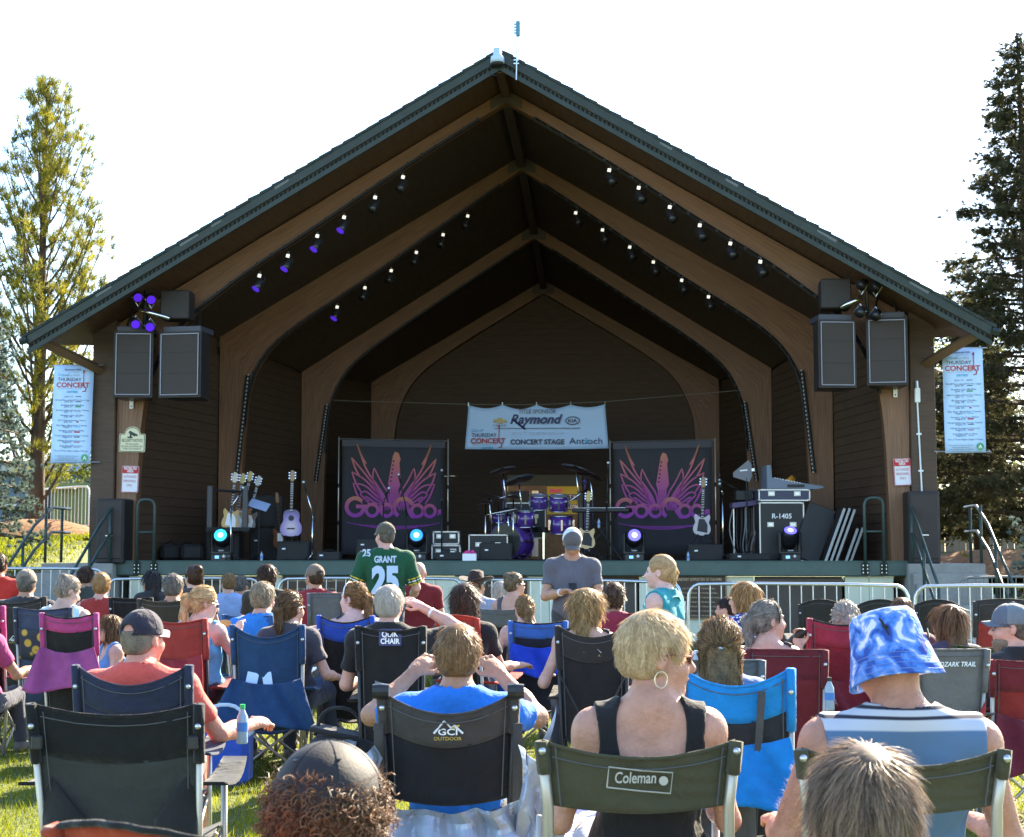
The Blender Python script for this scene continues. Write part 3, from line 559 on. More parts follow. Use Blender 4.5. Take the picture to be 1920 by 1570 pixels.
# ================================================================ band backdrops
def grad_mat():
    def fac(n, l, tc):
        s = n.new('ShaderNodeSeparateXYZ'); l.new(tc.outputs['Object'], s.inputs[0]); m = n.new('ShaderNodeMapRange'); m.inputs[1].default_value = .9; m.inputs[2].default_value = 2.6; l.new(s.outputs[2], m.inputs[0]); return m.outputs[0]
    return ramp_mat('wing_gradient_print', fac, [(0, (.30,.035,.34)), (.3, (.42,.06,.30)), (.65, (.55,.14,.16)), (1, (.62,.28,.06))], .6)
M_WING = grad_mat()
def fac2(n, l, tc):
    s = n.new('ShaderNodeSeparateXYZ'); l.new(tc.outputs['Object'], s.inputs[0]); m = n.new('ShaderNodeMapRange'); m.inputs[1].default_value = .95; m.inputs[2].default_value = 1.45; l.new(s.outputs[2], m.inputs[0]); return m.outputs[0]
M_NAME = ramp_mat('band_name_gradient_print', fac2, [(0, (.34,.04,.40)), (.5, (.50,.10,.22)), (1, (.62,.26,.05))], .6)
M_MESH = mat('backdrop_cloth', (.045, .043, .05), .8, bump=.1, bscale=60, var=.15, vscale=3)
def strokes(P, w0, sgx):                             # flat ribbon along a polyline (x,z)
    P = np.array(smooth_pts([(a*sgx, b) for a, b in P], 2)); T = np.gradient(P, axis=0); T /= np.linalg.norm(T, axis=1)[:, None]+1e-9; N = np.stack([-T[:,1], T[:,0]], 1)
    n = len(P); wv = w0*(.35+.65*np.sin(np.linspace(.15, pi*.9, n)))[:, None]
    return np.r_[P+N*wv, P-N*wv], [(i, i+1, n+i+1, n+i) for i in range(n-1)]
def backdrop(px0, py0, px1, py1, Yc, yaw, lab):
    c = at((px0+px1)/2, 1040, Yc); X = c[0]
    W_ = (px1-px0)/F*Yc/cos(yaw); zt = at(0, (py0+py1)/2, Yc)[2]-DECK
    t = thing('band_backdrop', lab, 'backdrop', (X, Yc, DECK), yaw)
    MB().sheet(lambda a, q: ((a-.5)*(W_-.16), .012*sin(8*a)+.01*sin(5*q+3*a), .12+q*(zt-.18)), 16, 10, .004).build('cloth', M_MESH, t, True)
    MB().box((0, -.012, zt-.09), (W_-.14, .012, .14)).build('top_hem', mat('backdrop_hem', (.075,.072,.085), .7), t)
    for sg in (-1, 1):
        p = MB().tube([(sg*W_/2, 0, 0), (sg*W_/2, 0, zt+.04)], .014, 8).build('pole', mat('pale_steel_pole', (.62,.58,.5), .3, metal=.5), t, True)
        for zz in (.75, 1.55): MB().tube([(sg*W_/2, 0, zz), (sg*W_/2, 0, zz+.09)], .02, 8).build('pole_collar', M_BLACK, p)
        MB().box((sg*W_/2, 0, .01), (.4, .4, .02)).build('base_plate', M_BLACK, t)
    MB().tube([(-W_/2, 0, zt), (W_/2, 0, zt)], .012, 6).build('crossbar', M_STEEL, t)
    s = zt/2.72; Y = -.03
    L = MB()
    for sg in (-1, 1):                               # feathered wings
        V3 = []
        tips = [(.86,2.62),(.98,2.30),(.97,1.98),(.94,1.72),(.78,1.48),(.66,1.36)]
        for k, (tx, tz) in enumerate(tips):
            rx, rz = .12+.05*k, 1.12+.0*k
            lead = [(rx, rz), (.2+.02*k, 1.42-.03*k), (.42, 1.72-.09*k), (.66, 2.05-.12*k), (tx, tz)]
            trail = [(tx, tz), (tx-.10, tz-.28 if k < 4 else tz-.1), (tx-.22, tz-.46 if k < 4 else tz-.16)]
            for st in (lead, trail): P, fs = strokes(st, .021, sg); L.add([(x*s, Y, z*s) for x, z in P], fs)
        for st in ([(.10,1.15),(.12,1.5),(.3,1.75),(.46,2.08)], [(.46,2.08),(.5,1.9),(.46,1.72)], [(.5,1.9),(.48,1.7),(.4,1.5)], [(.4,1.6),(.34,1.42),(.24,1.25)], [(.46,1.72),(.42,1.55),(.35,1.4)]):
            P, fs = strokes(st, .018, sg); L.add([(x*s, Y, z*s) for x, z in P], fs)
    L.build('wing_print', M_WING, t)
    G = MB(); G.prism([(-.10*s,1.2*s),(.10*s,1.2*s),(.10*s,1.6*s),(.16*s,1.72*s),(.12*s,2.2*s),(.15*s,2.28*s),(.10*s,2.42*s),(.02*s,2.45*s),(-.03*s,2.35*s),(-.14*s,1.72*s),(-.10*s,1.6*s)], Y-.003, Y); G.build('headstock_print', M_WING, t)
    pg = MB()
    for k in range(6): zz = (1.78+.09*k)*s; pg.lathe([(.022,0),(.022,.003)], 8, ((-.075+.012*k)*s, Y-.004, zz), rotm(pi/2)); pg.box(((-.19+.014*k)*s, Y-.002, zz), (.03*s, .003, .03*s))
    for k in range(4): pg.box(((-.06+.04*k)*s, Y-.005, 1.4*s), (.006, .002, .4*s))
    pg.build('peg_print', mat('dark_plum_print', (.07,.02,.06), .6), t)
    def ring(cx, cz, r, th, a0=0, a1=360):
        R_ = MB(); n = 28; A = np.radians(np.linspace(a0, a1, n)); vs = [(cx+(r)*cos(a), Y-.006, cz+r*sin(a)) for a in A]+[(cx+(r-th)*cos(a), Y-.006, cz+(r-th)*sin(a)) for a in A]
        return R_.add(vs, [(i, i+1, n+i+1, n+i) for i in range(n-1)])
    bs_ = W_/2.62
    g_ = ring(-.92*bs_, 1.19*s, .24*s, .09*s, 40, 360); g_.box((-.78*bs_, Y-.006, 1.2*s), (.24*s, .003, .085*s)); g_.build('band_name_letter', M_NAME, t)
    for cx, r in ((-.52, .17), (-.17, .17)): ring(cx*bs_, 1.12*s, r*s, .075*s).build('band_name_letter', M_NAME, t)
    rr = ring(.23*bs_, 1.17*s, .26*s, .09*s, 20, 235); rr.prism([(.28*s,1.12*s),(.37*s,1.16*s),(.5*s,.94*s),(.4*s,.94*s)], Y-.008, Y-.004); rr.build('band_name_letter', M_NAME, t)
    for cx, r in ((.56, .17), (.86, .165)): ring(cx*bs_, 1.11*s, r*s, .075*s).build('band_name_letter', M_NAME, t)
    text('s', .20*s, M_NAME, t, 1.11*bs_, 1.0*s, Y-.006, bold=.06, name='band_name_letter')
    for k, rx in enumerate((1.12, .95, .7)):
        P, fs = strokes([(rx*cos(a)*bs_, (.86-.03*k+.1*sin(a))*s) for a in np.linspace(pi*1.02, pi*1.98, 9)], .008, 1); MB().add([(x, Y, z) for x, z in P], fs).build('ripple_print', M_NAME, t)
backdrop(637, 818, 838, 832, 34.5, radians(16), 'dark winged guitar band backdrop left of the drum kit'); backdrop(1147, 834, 1339, 820, 34.0, radians(-16), 'dark winged guitar band backdrop right of the drum kit')
# ================================================================ gear on the deck
def sp(px, Y): return np.array([(px-960)/F*Y*1.0037, Y, DECK])
M_TOLEX = mat('black_tolex', (.022, .020, .019), .7, bump=.3, bscale=250); M_AMPG = mat('amp_grille_cloth', (.028, .026, .024), .8, bump=.4, bscale=200); M_BADGE = mat('white_badge', (.8, .8, .78), .5)
def amp(px, Y, w_, h_, d_, lab, badge=True, tilt=0, z=0, nm='guitar_amplifier', rz=0):
    t = thing(nm, lab, 'amplifier', sp(px, Y)+np.array([0,0,z]), rz)
    R_ = rotm(-tilt)
    MB().bbox(R_@np.array((0, 0, h_/2)), (w_, d_, h_), .012, R_).build('cabinet', M_TOLEX, t); MB().bbox(R_@np.array((0, -d_/2-.006, h_*.47)), (w_*.92, .02, h_*.84), .006, R_).build('grille', M_AMPG, t)
    if badge: MB().box(R_@np.array((-w_*.28, -d_/2-.02, h_*.62)), (.06, .006, .025), R_).build('badge', M_BADGE, t)
    MB().tube([R_@np.array(p) for p in ((-.1,0,h_), (-.08,0,h_+.03), (.08,0,h_+.03), (.1,0,h_))], .01, 5).build('handle', M_BLACK, t)
    return t
M_CASEP = mat('case_panel', (.018, .018, .017), .5, bump=.1, bscale=40); M_ALU = mat('case_aluminium', (.36, .37, .38), .3, metal=.8)
def case(px, Y, w_, h_, d_, lab, z=0, latches=2, nm='flight_case', rz=0, panel=None):
    t = thing(nm, lab, 'flight case', sp(px, Y)+np.array([0,0,z]), rz)
    MB().box((0, 0, h_/2), (w_-.02, d_-.02, h_-.02)).build('panel', panel or M_CASEP, t)
    e = MB(); q = .022
    for x in (-1,1):
        for y in (-1,1): e.box((x*(w_/2-q/2), y*(d_/2-q/2), h_/2), (q, q, h_-.05))
        for zz in (q/2, h_-q/2): e.box((x*(w_/2-q/2), 0, zz), (q, d_, q))
    for y in (-1,1):
        for zz in (q/2, h_-q/2): e.box((0, y*(d_/2-q/2), zz), (w_-2*q, q, q))
    e.build('edge_trim', M_ALU, t)
    for x in (-1,1):
        for y in (-1,1):
            for zz in (0,1): MB().bbox((x*(w_/2-.02), y*(d_/2-.02), zz*h_+(.02 if zz == 0 else -.02)), (.06,.06,.06), .02).build('ball_corner', M_ALU, t)
    for k in range(latches):
        x = (k-(latches-1)/2)*w_*.5; p = MB().bbox((x, -d_/2-.003, h_*.62), (.12, .014, .09), .004).build('latch_plate', M_ALU, t); MB().bbox((x, -d_/2-.012, h_*.62), (.08, .014, .05), .004).build('latch', M_STEEL, p)
    return t
M_HEAD = mat('moving_head_black', (.014,.014,.015), .35); 
def moving_head(px, Y, lens, lab, z=0, pitch=.35):
    t = thing('moving_head_light', lab, 'stage light', sp(px, Y)+np.array([0,0,z]), 0, 'moving head lights along the stage')
    MB().bbox((0, 0, .07), (.36, .3, .14), .02).build('base', M_HEAD, t); MB().box((-.06, -.155, .075), (.07, .008, .05)).build('display', mat('display_blue', (.1,.3,.6), .3, emit=(.2,.55,1), estr=.3), t); text('+', .07, M_WHITE, t, .06, .055, -.158, bold=.04)
    for s_ in (-1,1): MB().bbox((s_*.17, 0, .32), (.06, .14, .4), .025).build('yoke_arm', M_HEAD, t)
    MB().box((0, 0, .15), (.36, .16, .03)).build('yoke', M_HEAD, t)
    R_ = rotm(pi/2-pitch)
    h = MB().lathe([(.04,-.2),(.11,-.17),(.145,-.05),(.15,.1),(.13,.17),(.125,.175)], 18, (0, 0, .40), R_).build('head', M_HEAD, t, True)
    MB().lathe([(.11,.18),(.11,.183)], 18, (0, 0, .40), R_).build('lens_glass', lens, h); MB().lathe([(.05,.186),(.05,.188)], 12, (0, 0, .40), R_).build('lens_core', mat('lens_core', (.5,.7,.7), .2, emit=(.5,.8,.9), estr=.4), h)
    text('Roland' if False else 'beam', .03, M_BADGE, t, 0, .18, -.1)
M_CY = mat('cyan_lens', (.02,.3,.4), .2, emit=(.02,.5,.75), estr=.55); M_BL = mat('blue_lens', (.02,.12,.4), .2, emit=(.02,.2,.9), estr=.5); M_VI = mat('violet_lens', (.1,.08,.5), .2, emit=(.12,.10,1), estr=.5)
moving_head(420, 28.3, M_CY, 'moving head light with cyan lens at the left end of the stage'); moving_head(783, 28.3, M_BL, 'moving head light with blue lens left of the drums')
moving_head(1187, 28.3, M_VI, 'moving head light with violet lens right of the drums'); moving_head(1477, 28.0, M_VI, 'moving head light with violet lens in front of the tall flight case', pitch=.9)
# guitars ---------------------------------------------------------
def gbody(pts, th): return smooth_pts([*pts, pts[0]], 2)[:-1]
AC_OUT = [(0,0),(.15,.01),(.20,.10),(.19,.20),(.135,.28),(.15,.38),(.13,.46),(.05,.49)]
EL_OUT = [(0,0),(.11,.01),(.165,.09),(.15,.18),(.115,.24),(.15,.32),(.13,.40),(.085,.36),(.05,.33)]
def guitar(loc, col, lab, acoustic=False, lean=.18, roll=0, rz=0, neckc=(.30,.18,.08), stand=True, pick=None):
    t = thing('acoustic_guitar' if acoustic else 'electric_guitar', lab, 'guitar', loc, rz); R_ = rotm(-lean, roll, 0); o = np.array([0, 0, .12])
    half = AC_OUT if acoustic else EL_OUT; P = [(x, z) for x, z in half] + [(-x, z) for x, z in half[::-1][:-1]]
    P = [tuple(p) for p in smooth_pts(P+[P[0]], 2)][:-1]; th = .1 if acoustic else .045
    b = MB(); b.prism(P, -th/2, th/2); b.v = [tuple(R_@np.array(v)+o) for v in b.v]; b.build('body', col, t)
    L = .49 if acoustic else .36; nk = MB(); nk.box((0, -th/2-.008, L+.24), (.05, .022, .56)); nk.v = [tuple(R_@np.array(v)+o) for v in nk.v]; nk.build('neck', mat('fretboard', (.06,.035,.02), .5), t)
    fr = MB()
    for k in range(12): fr.box((0, -th/2-.021, L-.02+.52*(1-.93**k)*1.7), (.048, .003, .005))
    fr.v = [tuple(R_@np.array(v)+o) for v in fr.v]; fr.build('fret', M_STEEL, t)['kind'] = 'stuff'
    hd = MB(); hd.prism([(-.03,L+.52),(.03,L+.52),(.045,L+.56),(.04,L+.70),(-.02,L+.72),(-.045,L+.6)], -th/2-.015, -th/2+.005); hd.v = [tuple(R_@np.array(v)+o) for v in hd.v]; hd.build('headstock', mat('neck_%.2f'%neckc[0], neckc, .4), t)
    pg = MB()
    for k in range(3):
        for s_ in (-1,1): pg.box((s_*.055, -th/2, L+.57+.05*k), (.022, .02, .018))
    pg.v = [tuple(R_@np.array(v)+o) for v in pg.v]; pg.build('tuning_peg', M_CHROME, t)['kind'] = 'stuff'
    dt = MB(); 
    if acoustic: dt.lathe([(.052,0),(.052,.002)], 16, (0, -th/2-.003, .33), rotm(pi/2)); dt.box((0, -th/2-.006, .14), (.14, .012, .022))
    else: dt.prism([(-.09,.08),(.1,.05),(.1,.2),(.04,.3),(-.06,.3)], -th/2-.004, -th/2); dt.box((0, -th/2-.01, .1), (.07,.012,.02)); dt.box((0, -th/2-.01, .2), (.07,.012,.02))
    dt.v = [tuple(R_@np.array(v)+o) for v in dt.v]; dt.build('sound_hole' if acoustic else 'pickguard', M_BLACK if acoustic else (pick or M_WHITE), t)
    if stand:
        s_ = MB(); s_.tube([(0,.12,0),(0,.1,.6)], .012, 5); s_.tube([(-.18,-.1,0),(0,.12,.18),(.18,-.1,0)], .01, 5); s_.tube([(-.1,-.08,.13),(0,.06,.14),(.1,-.08,.13)], .012, 5); s_.build('stand', M_BLACK, t)
    return t
M_SUNB = ramp_mat('sunburst', lambda n, l, tc: (lambda g, m: (l.new(tc.outputs['Object'], m.inputs[0]), l.new(m.outputs[0], g.inputs[0]), setattr(g, 'gradient_type', 'SPHERICAL'), g.outputs[0])[-1])(n.new('ShaderNodeTexGradient'), (lambda m: (setattr(m.inputs['Scale'], 'default_value', (4,1,3.2)), setattr(m.inputs['Location'], 'default_value', (0,0,-.9)), m)[-1])(n.new('ShaderNodeMapping'))), [(0,(.07,.04,.10)),(.35,(.22,.14,.33)),(.8,(.46,.36,.38))], .25)
guitar(sp(552, 29.0)+np.array([0,-.25,.32]), M_SUNB, 'sunburst acoustic guitar standing on a black amplifier', True, .12)
amp(555, 29.0, 1.55*.38, .36, .4, 'low black monitor box under the acoustic guitar')
for k, (px, cB, nc, lb) in enumerate([(437,(.55,.30,.05),(.62,.50,.36),'butterscotch electric guitar with pale neck, leftmost in the guitar rack'),(447,(.35,.25,.05),(.5,.36,.1),'olive gold electric guitar second in the guitar rack'),(456,(.40,.13,.03),(.5,.16,.04),'orange necked electric guitar third in the guitar rack'),(467,(.15,.09,.05),(.55,.5,.42),'dark brown electric guitar rightmost in the guitar rack')]):
    guitar(sp(px-4, 29.2+.25*k)+np.array([0,0,.45+.06*(k == 2)]), mat('gbody%d'%k, cB, .3, coat=.5), lb, False, .12, .10+.05*k, .3, nc, False)
t = thing('guitar_rack', 'black folding rack holding the electric guitars at the left of the stage', 'guitar stand', sp(437, 29.4))
for x in (-.35, .3):
    MB().bbox((x, -.3, .95), (.10, .06, .85), .01).build('rack_side', mat('rack_grey', (.07,.068,.065), .5), t)
MB().box((0, -.1, .58), (.8, .6, .07)).build('rack_base', M_TOLEX, t); MB().tube([(-.35,-.28,1.3),(.45,-.1,1.25)], .025, 6).build('neck_bar', M_BLACK, t)
amp(425, 29.6, .62, .55, .5, 'black amplifier cabinet under the guitar rack')
guitar(sp(527, 30.2)+np.array([0,0,.1]), mat('bass_brown', (.2,.07,.03), .35), 'slim reddish brown bass guitar on a stand beside the acoustic guitar', False, .1, 0, 1.1, (.35,.2,.1))
guitar(sp(1312, 28.9)+np.array([0,-.1,.34]), mat('pearl_grey_body', (.42,.38,.38), .3), 'pearl grey electric guitar standing on the right stage monitor', False, .1, .05, 0, (.3,.22,.15), pick=M_BLACK)
guitar(sp(1098, 29.4)+np.array([0,0,.1]), mat('honey_body', (.55,.33,.10), .3, coat=.5), 'honey coloured bass guitar on a stand beside the drums', False, .1, .05, 0, (.5,.35,.2), pick=M_BLACK)
# mic stands ------------------------------------------------------
def micstand(px, Y, h, bx, bz, lab, chrome=False):
    m = M_CHROME if chrome else M_BLACK
    t = thing('microphone_stand', lab, 'microphone stand', sp(px, Y), 0)
    MB().tube([(0,0,.03),(0,0,h)], .014, 6).build('tube', m, t, True)
    for a in (0.3, 2.4, 4.5): MB().tube([(0,0,.12),(.27*cos(a),.27*sin(a),.01)], .011, 5).build('leg', m, t)
    MB().tube([(-bx*.35,0,h-bz*.35),(bx,-.04,h+bz)], .012, 5).build('boom', m, t, True); MB().lathe([(.02,-.03),(.02,.03)], 8, (0,0,h), rotm(pi/2)).build('clutch', M_BLACK, t)
    d = nrm((bx,-.04,bz)); p = np.array((bx,-.04,h+bz)); MB().tube([p, p+d*.13], [.016,.02], 7).build('microphone', M_BLACK, t, True); MB().lathe([(.01,-.03),(.026,-.015),(.03,.005),(.02,.027),(.008,.032)], 10, p+d*.15).build('microphone_grille', M_STEEL, t, True)
micstand(436, 28.2, .95, .14, .22, 'pale microphone stand with a boom in front of the guitar rack', True); micstand(588, 28.6, .85, -.12, .42, 'chrome microphone stand right of the acoustic guitar', True)
micstand(1137, 28.4, 1.05, .02, .55, 'tall black microphone stand beside the right backdrop'); micstand(762, 29.5, 1.0, -.1, .45, 'black microphone stand in front of the left backdrop'); micstand(829, 30, 1.15, 0, .4, 'thin black microphone stand at the edge of the left backdrop')
micstand(720, 28.6, 1.05, .05, .12, 'microphone stand rising behind the green jersey'); micstand(1353, 28.2, 1.2, -.02, .05, 'thin pale pole stand beside the equipment rack', True); micstand(1390, 30, 1.3, -.3, .15, 'boom microphone stand reaching left of the antennas')
# amps, monitors --------------------------------------------------
amp(930, 28.2, .58, .32, .45, 'black floor monitor in front of the bass drum', tilt=.0, nm='floor_monitor'); amp(1318, 28.4, .62, .30, .45, 'black floor monitor at the foot of the right backdrop', nm='floor_monitor')
amp(697, 28.5, .5, .34, .42, 'black wedge monitor behind the green jersey', tilt=.5, nm='floor_monitor'); amp(845, 28.3, .5, .16, .42, 'flat black unit left of the drums', nm='floor_monitor'); amp(620, 28.2, .42, .17, .4, 'small black stage box at the left of the front edge', nm='floor_monitor')
amp(1400, 28.0, .7, .14, .5, 'flat black pedal case at the right of the front edge', nm='floor_monitor')
amp(503, 30.5, .62, .62, .35, 'lower black guitar cabinet of the stack behind the basses'); amp(503, 30.5, .62, .60, .35, 'upper black guitar cabinet of the stack behind the basses', z=.64)
t = thing('lyric_tablet', 'blue sheet on a music stand behind the basses', 'music stand', sp(488, 29.3)); MB().tube([(0,0,0),(0,0,1.0)], .012, 5).build('tube', M_BLACK, t); MB().box((0,0,1.03), (.36,.3,.012), rotm(.5,.3,0)).build('sheet', mat('blue_white_sheet', (.4,.5,.75), .5), t)
for a in (0.3, 2.4, 4.5): MB().tube([(0,0,.12),(.24*cos(a),.24*sin(a),.01)], .011, 5).build('leg', M_BLACK, t)
case(838, 30.5, .55, .3, .5, 'black flight case with aluminium edges lower of the pair beside the left backdrop'); case(838, 30.5, .5, .25, .48, 'black flight case with aluminium edges upper of the pair beside the left backdrop', z=.31)
case(916, 30.6, .75, .5, .5, 'wide flight case behind the bass drum on the left'); case(985, 33.5, .85, .75, .6, 'black and silver rack case behind the drum kit', z=.45)
# rack stack, right
tc_ = case(1457, 28.7, .80, 1.05, .7, 'tall black flight case stencilled R-1405 at the right of the stage', latches=2); text('R-1405', .085, M_BADGE, tc_, 0, .76, -.36, bold=.02)
case(1462, 28.7, .92, .21, .75, 'flat silver edged lid case on top of the tall flight case', z=1.07, latches=2, panel=mat('case_violet', (.05,.05,.09), .5))
t = thing('mixing_console', 'grey blue mixing console tilted on top of the flight cases', 'mixer', sp(1468, 28.7)+np.array([0,0,1.29]))
M_MIX = mat('console_greyblue', (.14,.17,.22), .45)
MB().prism([(-.36,0),(-.36,.42),(-.29,.42),(-.27,.2),(.1,.12),(.62,.05),(.66,.02),(.5,-.01),(-.1,0)], -.35, .35).build('console_body', M_MIX, t); MB().box((.15,-.36,.05), (.3,.02,.05)).build('fader_bay', M_BLACK, t)
fk = MB()
for k in range(14): fk.box((-.2+.05*k, -.2, .195-.011*k*.9), (.02,.05,.02))
fk.build('fader_knob', M_STEEL, t)
t = thing('moulded_chair', 'orange moulded chair back behind the mixing console', 'chair', sp(1468, 30.2)); 
MB().sheet(lambda a, q: ((a-.5)*.42*(1-.25*q*q)+.08*q, .06*(2*a-1)**2, .78+q*.85-.25*abs(a-.75)*q), 10, 8, .012).build('shell', mat('orange_plastic', (.6,.26,.03), .4), t, True)
for x in (-.18,.18): MB().tube([(x,0,0),(x*.8,.05,.85)], .015, 6).build('leg', M_CHROME, t)
for px, Y, z, lb, cc in ((1393, 28.8, 1.55, 'upper grey paddle antenna on the wireless rack', (.16,.16,.175)), (1400, 29.2, 1.08, 'lower dark paddle antenna on the wireless rack', (.06,.058,.056))):
    t = thing('paddle_antenna', lb, 'antenna', sp(px, Y)); MB().prism([(-.19,z+.05),(.09,z+.28),(.14,z+.2),(.15,z-.02),(.1,z-.12),(-.19,z-.03)], -.01, .01).build('paddle', mat('paddle_%.2f'%cc[0], cc, .5), t); MB().box((0,-.014,z+.09), (.14,.006,.025), rotm(0,-.1,0)).build('white_mark', M_BADGE, t); MB().tube([(.05,0,z-.05),(.05,0,0)], .014, 6).build('stand_tube', M_BLACK, t); MB().box((.17,0,z+.1), (.05,.03,.05)).build('connector', M_STEEL, t)
    for a in (.3,2.4,4.5): MB().tube([(.05,0,.12),(.05+.24*cos(a),.24*sin(a),.01)], .011, 5).build('leg', M_BLACK, t)
t = thing('wireless_rack', 'stand of cables and receivers left of the tall flight case', 'equipment rack', sp(1402, 29.0))
for k in range(9): a = random.uniform(0,6); MB().tube(smooth_pts([(-.28+.07*k,.0,1.0),(-.36+.08*k+.06*cos(a),-.1,.6),(-.3+.05*k,-.15+.05*sin(a),.25),(-.2+.04*k,-.1,.02)], 2), .011, 5).build('cable', M_BLACK if k % 3 else mat('grey_cable', (.2,.2,.22), .5), t)
for x in (-.28,-.05,.22): MB().tube([(x,0,0),(x,0,1.05)], .016, 6).build('rack_post', M_STEEL, t)
MB().bbox((-.02,0,1.04), (.62,.4,.10), .01, rotm(0,-.12,0)).build('receiver_shelf', mat('violet_case', (.08,.06,.13), .5), t); MB().bbox((-.1,0,1.19), (.3,.3,.18), .01).build('receiver', M_BLACK, t)
t = thing('case_lid', 'black flight case lids leaning in a row at the right of the stage', 'flight case', sp(1545, 28.2)); t.location.x -= .0
MB().bbox((-.20,.1,.50), (.5,.05,1.02), .01, rotm(-.12,.36,0)).build('lid_panel', M_CASEP, t)
for k, (x, h) in enumerate(((.10,1.0),(.2,1.0),(.30,.98),(.42,.62),(.52,.64))):
    p = MB().bbox((x, .05*k-.1, h*.46), (.05,.5,h), .01, rotm(0,.36,0)).build('lid_panel', M_CASEP, t); MB().bbox((x-.012, .05*k-.365, h*.46), (.05,.02,h), .006, rotm(0,.36,0)).build('edge_trim', mat('dull_alu', (.3,.32,.33), .4, metal=.6), p)
# tall PA speakers on the landings
for px0, px1, py0, sg, lb in ((180,232,935,-1,'tall black loudspeaker standing at the left steps'),(1703,1762,921,1,'tall black loudspeaker standing at the right steps')):
    u0, z1 = bl(px0, py0, -.25); u1, _ = bl(px1, py0, -.25); w_ = u1-u0; t = thing('floor_loudspeaker', lb, 'speaker', bp((u0+u1)/2, .05, DECK-.03), -TH)
    MB().bbox((0,0,(z1-DECK+.03)/2), (w_,.55,z1-DECK+.03), .02).build('cabinet', M_SPK, t); MB().bbox((0,-.28,(z1-DECK)/2+.03), (w_-.06,.03,z1-DECK-.1), .01).build('grille', M_GRIL, t); MB().box((0,-.3,.5), (.12,.02,.07)).build('handle_recess', M_BLACK, t); MB().box((0,-.31,.47), (.12,.02,.015)).build('handle', M_STEEL, t)
# drum kit --------------------------------------------------------
t = thing('drum_kit', 'purple sparkle drum kit with dark cymbals at the centre of the stage', 'drum kit', sp(972, 31.0), 0); t.scale = (1.12, 1.12, 1.12)
M_DRUM = mat('purple_sparkle', (.085,.03,.24), .2, coat=.8, var=.5, vscale=60); M_DHEAD = mat('black_drum_head', (.06,.06,.045), .35, var=.3, vscale=6); M_CYM = mat('dark_bronze_cymbal', (.10,.06,.05), .3, metal=.8)
def drum(x, y, z, r, h, R_, nm, head=None):
    d = MB().lathe([(r,-h/2),(r,h/2)], 24, (x,y,z), R_).build(nm, M_DRUM, t, True)
    for e in (-1,1):
        a = R_@np.array((0,0,e*h/2)); MB().lathe([(r*.98,-.002),(r*.98,.004)], 24, np.array((x,y,z))+a*1.005, R_).build('drum_head', head or mat('pale_head', (.30,.29,.36), .5), d)
        MB().tube([np.array((x,y,z))+a*1.02+R_@np.array(((r+.004)*cos(q),(r+.004)*sin(q),0)) for q in np.linspace(0,2*pi,29)], .011, 5, False).build('hoop', M_CHROME if not head else M_DRUM, d, True)
    lg = MB()
    for k in range(8): an = 2*pi*k/8; lg.box(np.array((x,y,z))+R_@np.array(((r+.015)*cos(an),(r+.015)*sin(an),0)), (.03,.03,h*.6), R_@rotm(0,0,an))
    lg.build('lug', M_CHROME, d)['kind'] = 'stuff'
drum(-.12,0,.33,.31,.46, rotm(pi/2,0,-.5),'bass_drum', M_DHEAD)
drum(.36,.1,1.02,.15,.22, rotm(.25),'tom_drum'); drum(.70,.1,1.0,.16,.24, rotm(.25),'tom_drum'); drum(.12,-.1,.72,.17,.26, rotm(.1),'tom_drum'); drum(.75,.1,.62,.2,.3, rotm(.05),'floor_tom'); drum(-.3,.4,.75,.18,.14, rotm(.1),'snare_drum')
for x,y,z,r,ax,ay in ((-.28,.0,1.58,.24,.25,-.25),(-.52,-.1,1.12,.20,.1,0),(.0,.1,1.42,.28,.3,-.3),(1.0,.1,1.62,.26,.25,.25),(-.2,-.3,.88,.2,.05,.05),(1.25,.1,1.5,.25,.3,.3),(1.2,.2,1.2,.18,.1,.1)):
    MB().lathe([(.0,.03),(.04,.028),(.05,.012),(r,-.012),(r,-.016),(.04,0)], 24, (x,y,z), rotm(ax,ay)).build('cymbal', M_CYM, t, True)
    MB().tube([(x,y,z),(x+.05,y+.1,z-.4),(x+.05,y+.1,.02)], .013, 6).build('cymbal_stand', M_CHROME, t, True)
    for a in (.3,2.4,4.5): MB().tube([(x+.05,y+.1,.25),(x+.05+.2*cos(a),y+.1+.2*sin(a),.01)], .01, 5).build('stand_leg', M_CHROME, t)
for x0,x1,z in ((-.75,.05,.95),(.85,1.2,1.0)): MB().tube([(x0,-.05,z),(x1,.0,z+.25)], .012, 6).build('boom_arm', M_CHROME, t, True)
MB().lathe([(.2,0),(.2,.09)], 18, (.45,.75,.5)).build('drum_throne', M_BLACK, t); MB().tube([(.45,.75,0),(.45,.75,.5)], .03, 6).build('throne_post', M_CHROME, t)
for px in (944, 1096):
    t2 = thing('light_stand', 'tall thin stand with violet lamp ' + ('left' if px < 1000 else 'right') + ' of the drum kit', 'stand', sp(px, 32.5)); MB().tube([(0,0,0),(0,0,1.55)], .02, 6).build('post', mat('violet_post', (.06,.05,.16), .4), t2); MB().lathe([(.03,0),(.05,.04),(.03,.1)], 10, (0,0,1.55)).build('lamp_head', mat('violet_post', (.06,.05,.16)), t2); MB().box((0,0,.01), (.35,.35,.02)).build('foot', M_BLACK, t2)
t = thing('keyboard', 'dark keyboard on a folding stand right of the drum kit', 'keyboard', sp(1128, 30.0), -.25)
MB().bbox((0,0,.95), (1.1,.32,.08), .015).build('keyboard_body', M_BLACK, t); MB().box((0,-.08,.993), (.95,.14,.008)).build('white_keys', M_WHITE, t)
for sx in (-1,1): MB().tube([(sx*.4,-.15,.02),(-sx*.3,.12,.92)], .016, 6).build('stand_leg', M_BLACK, t); MB().tube([(sx*.4,-.15,.02),(sx*.4,.15,.02)], .016, 6).build('stand_foot', M_BLACK, t)
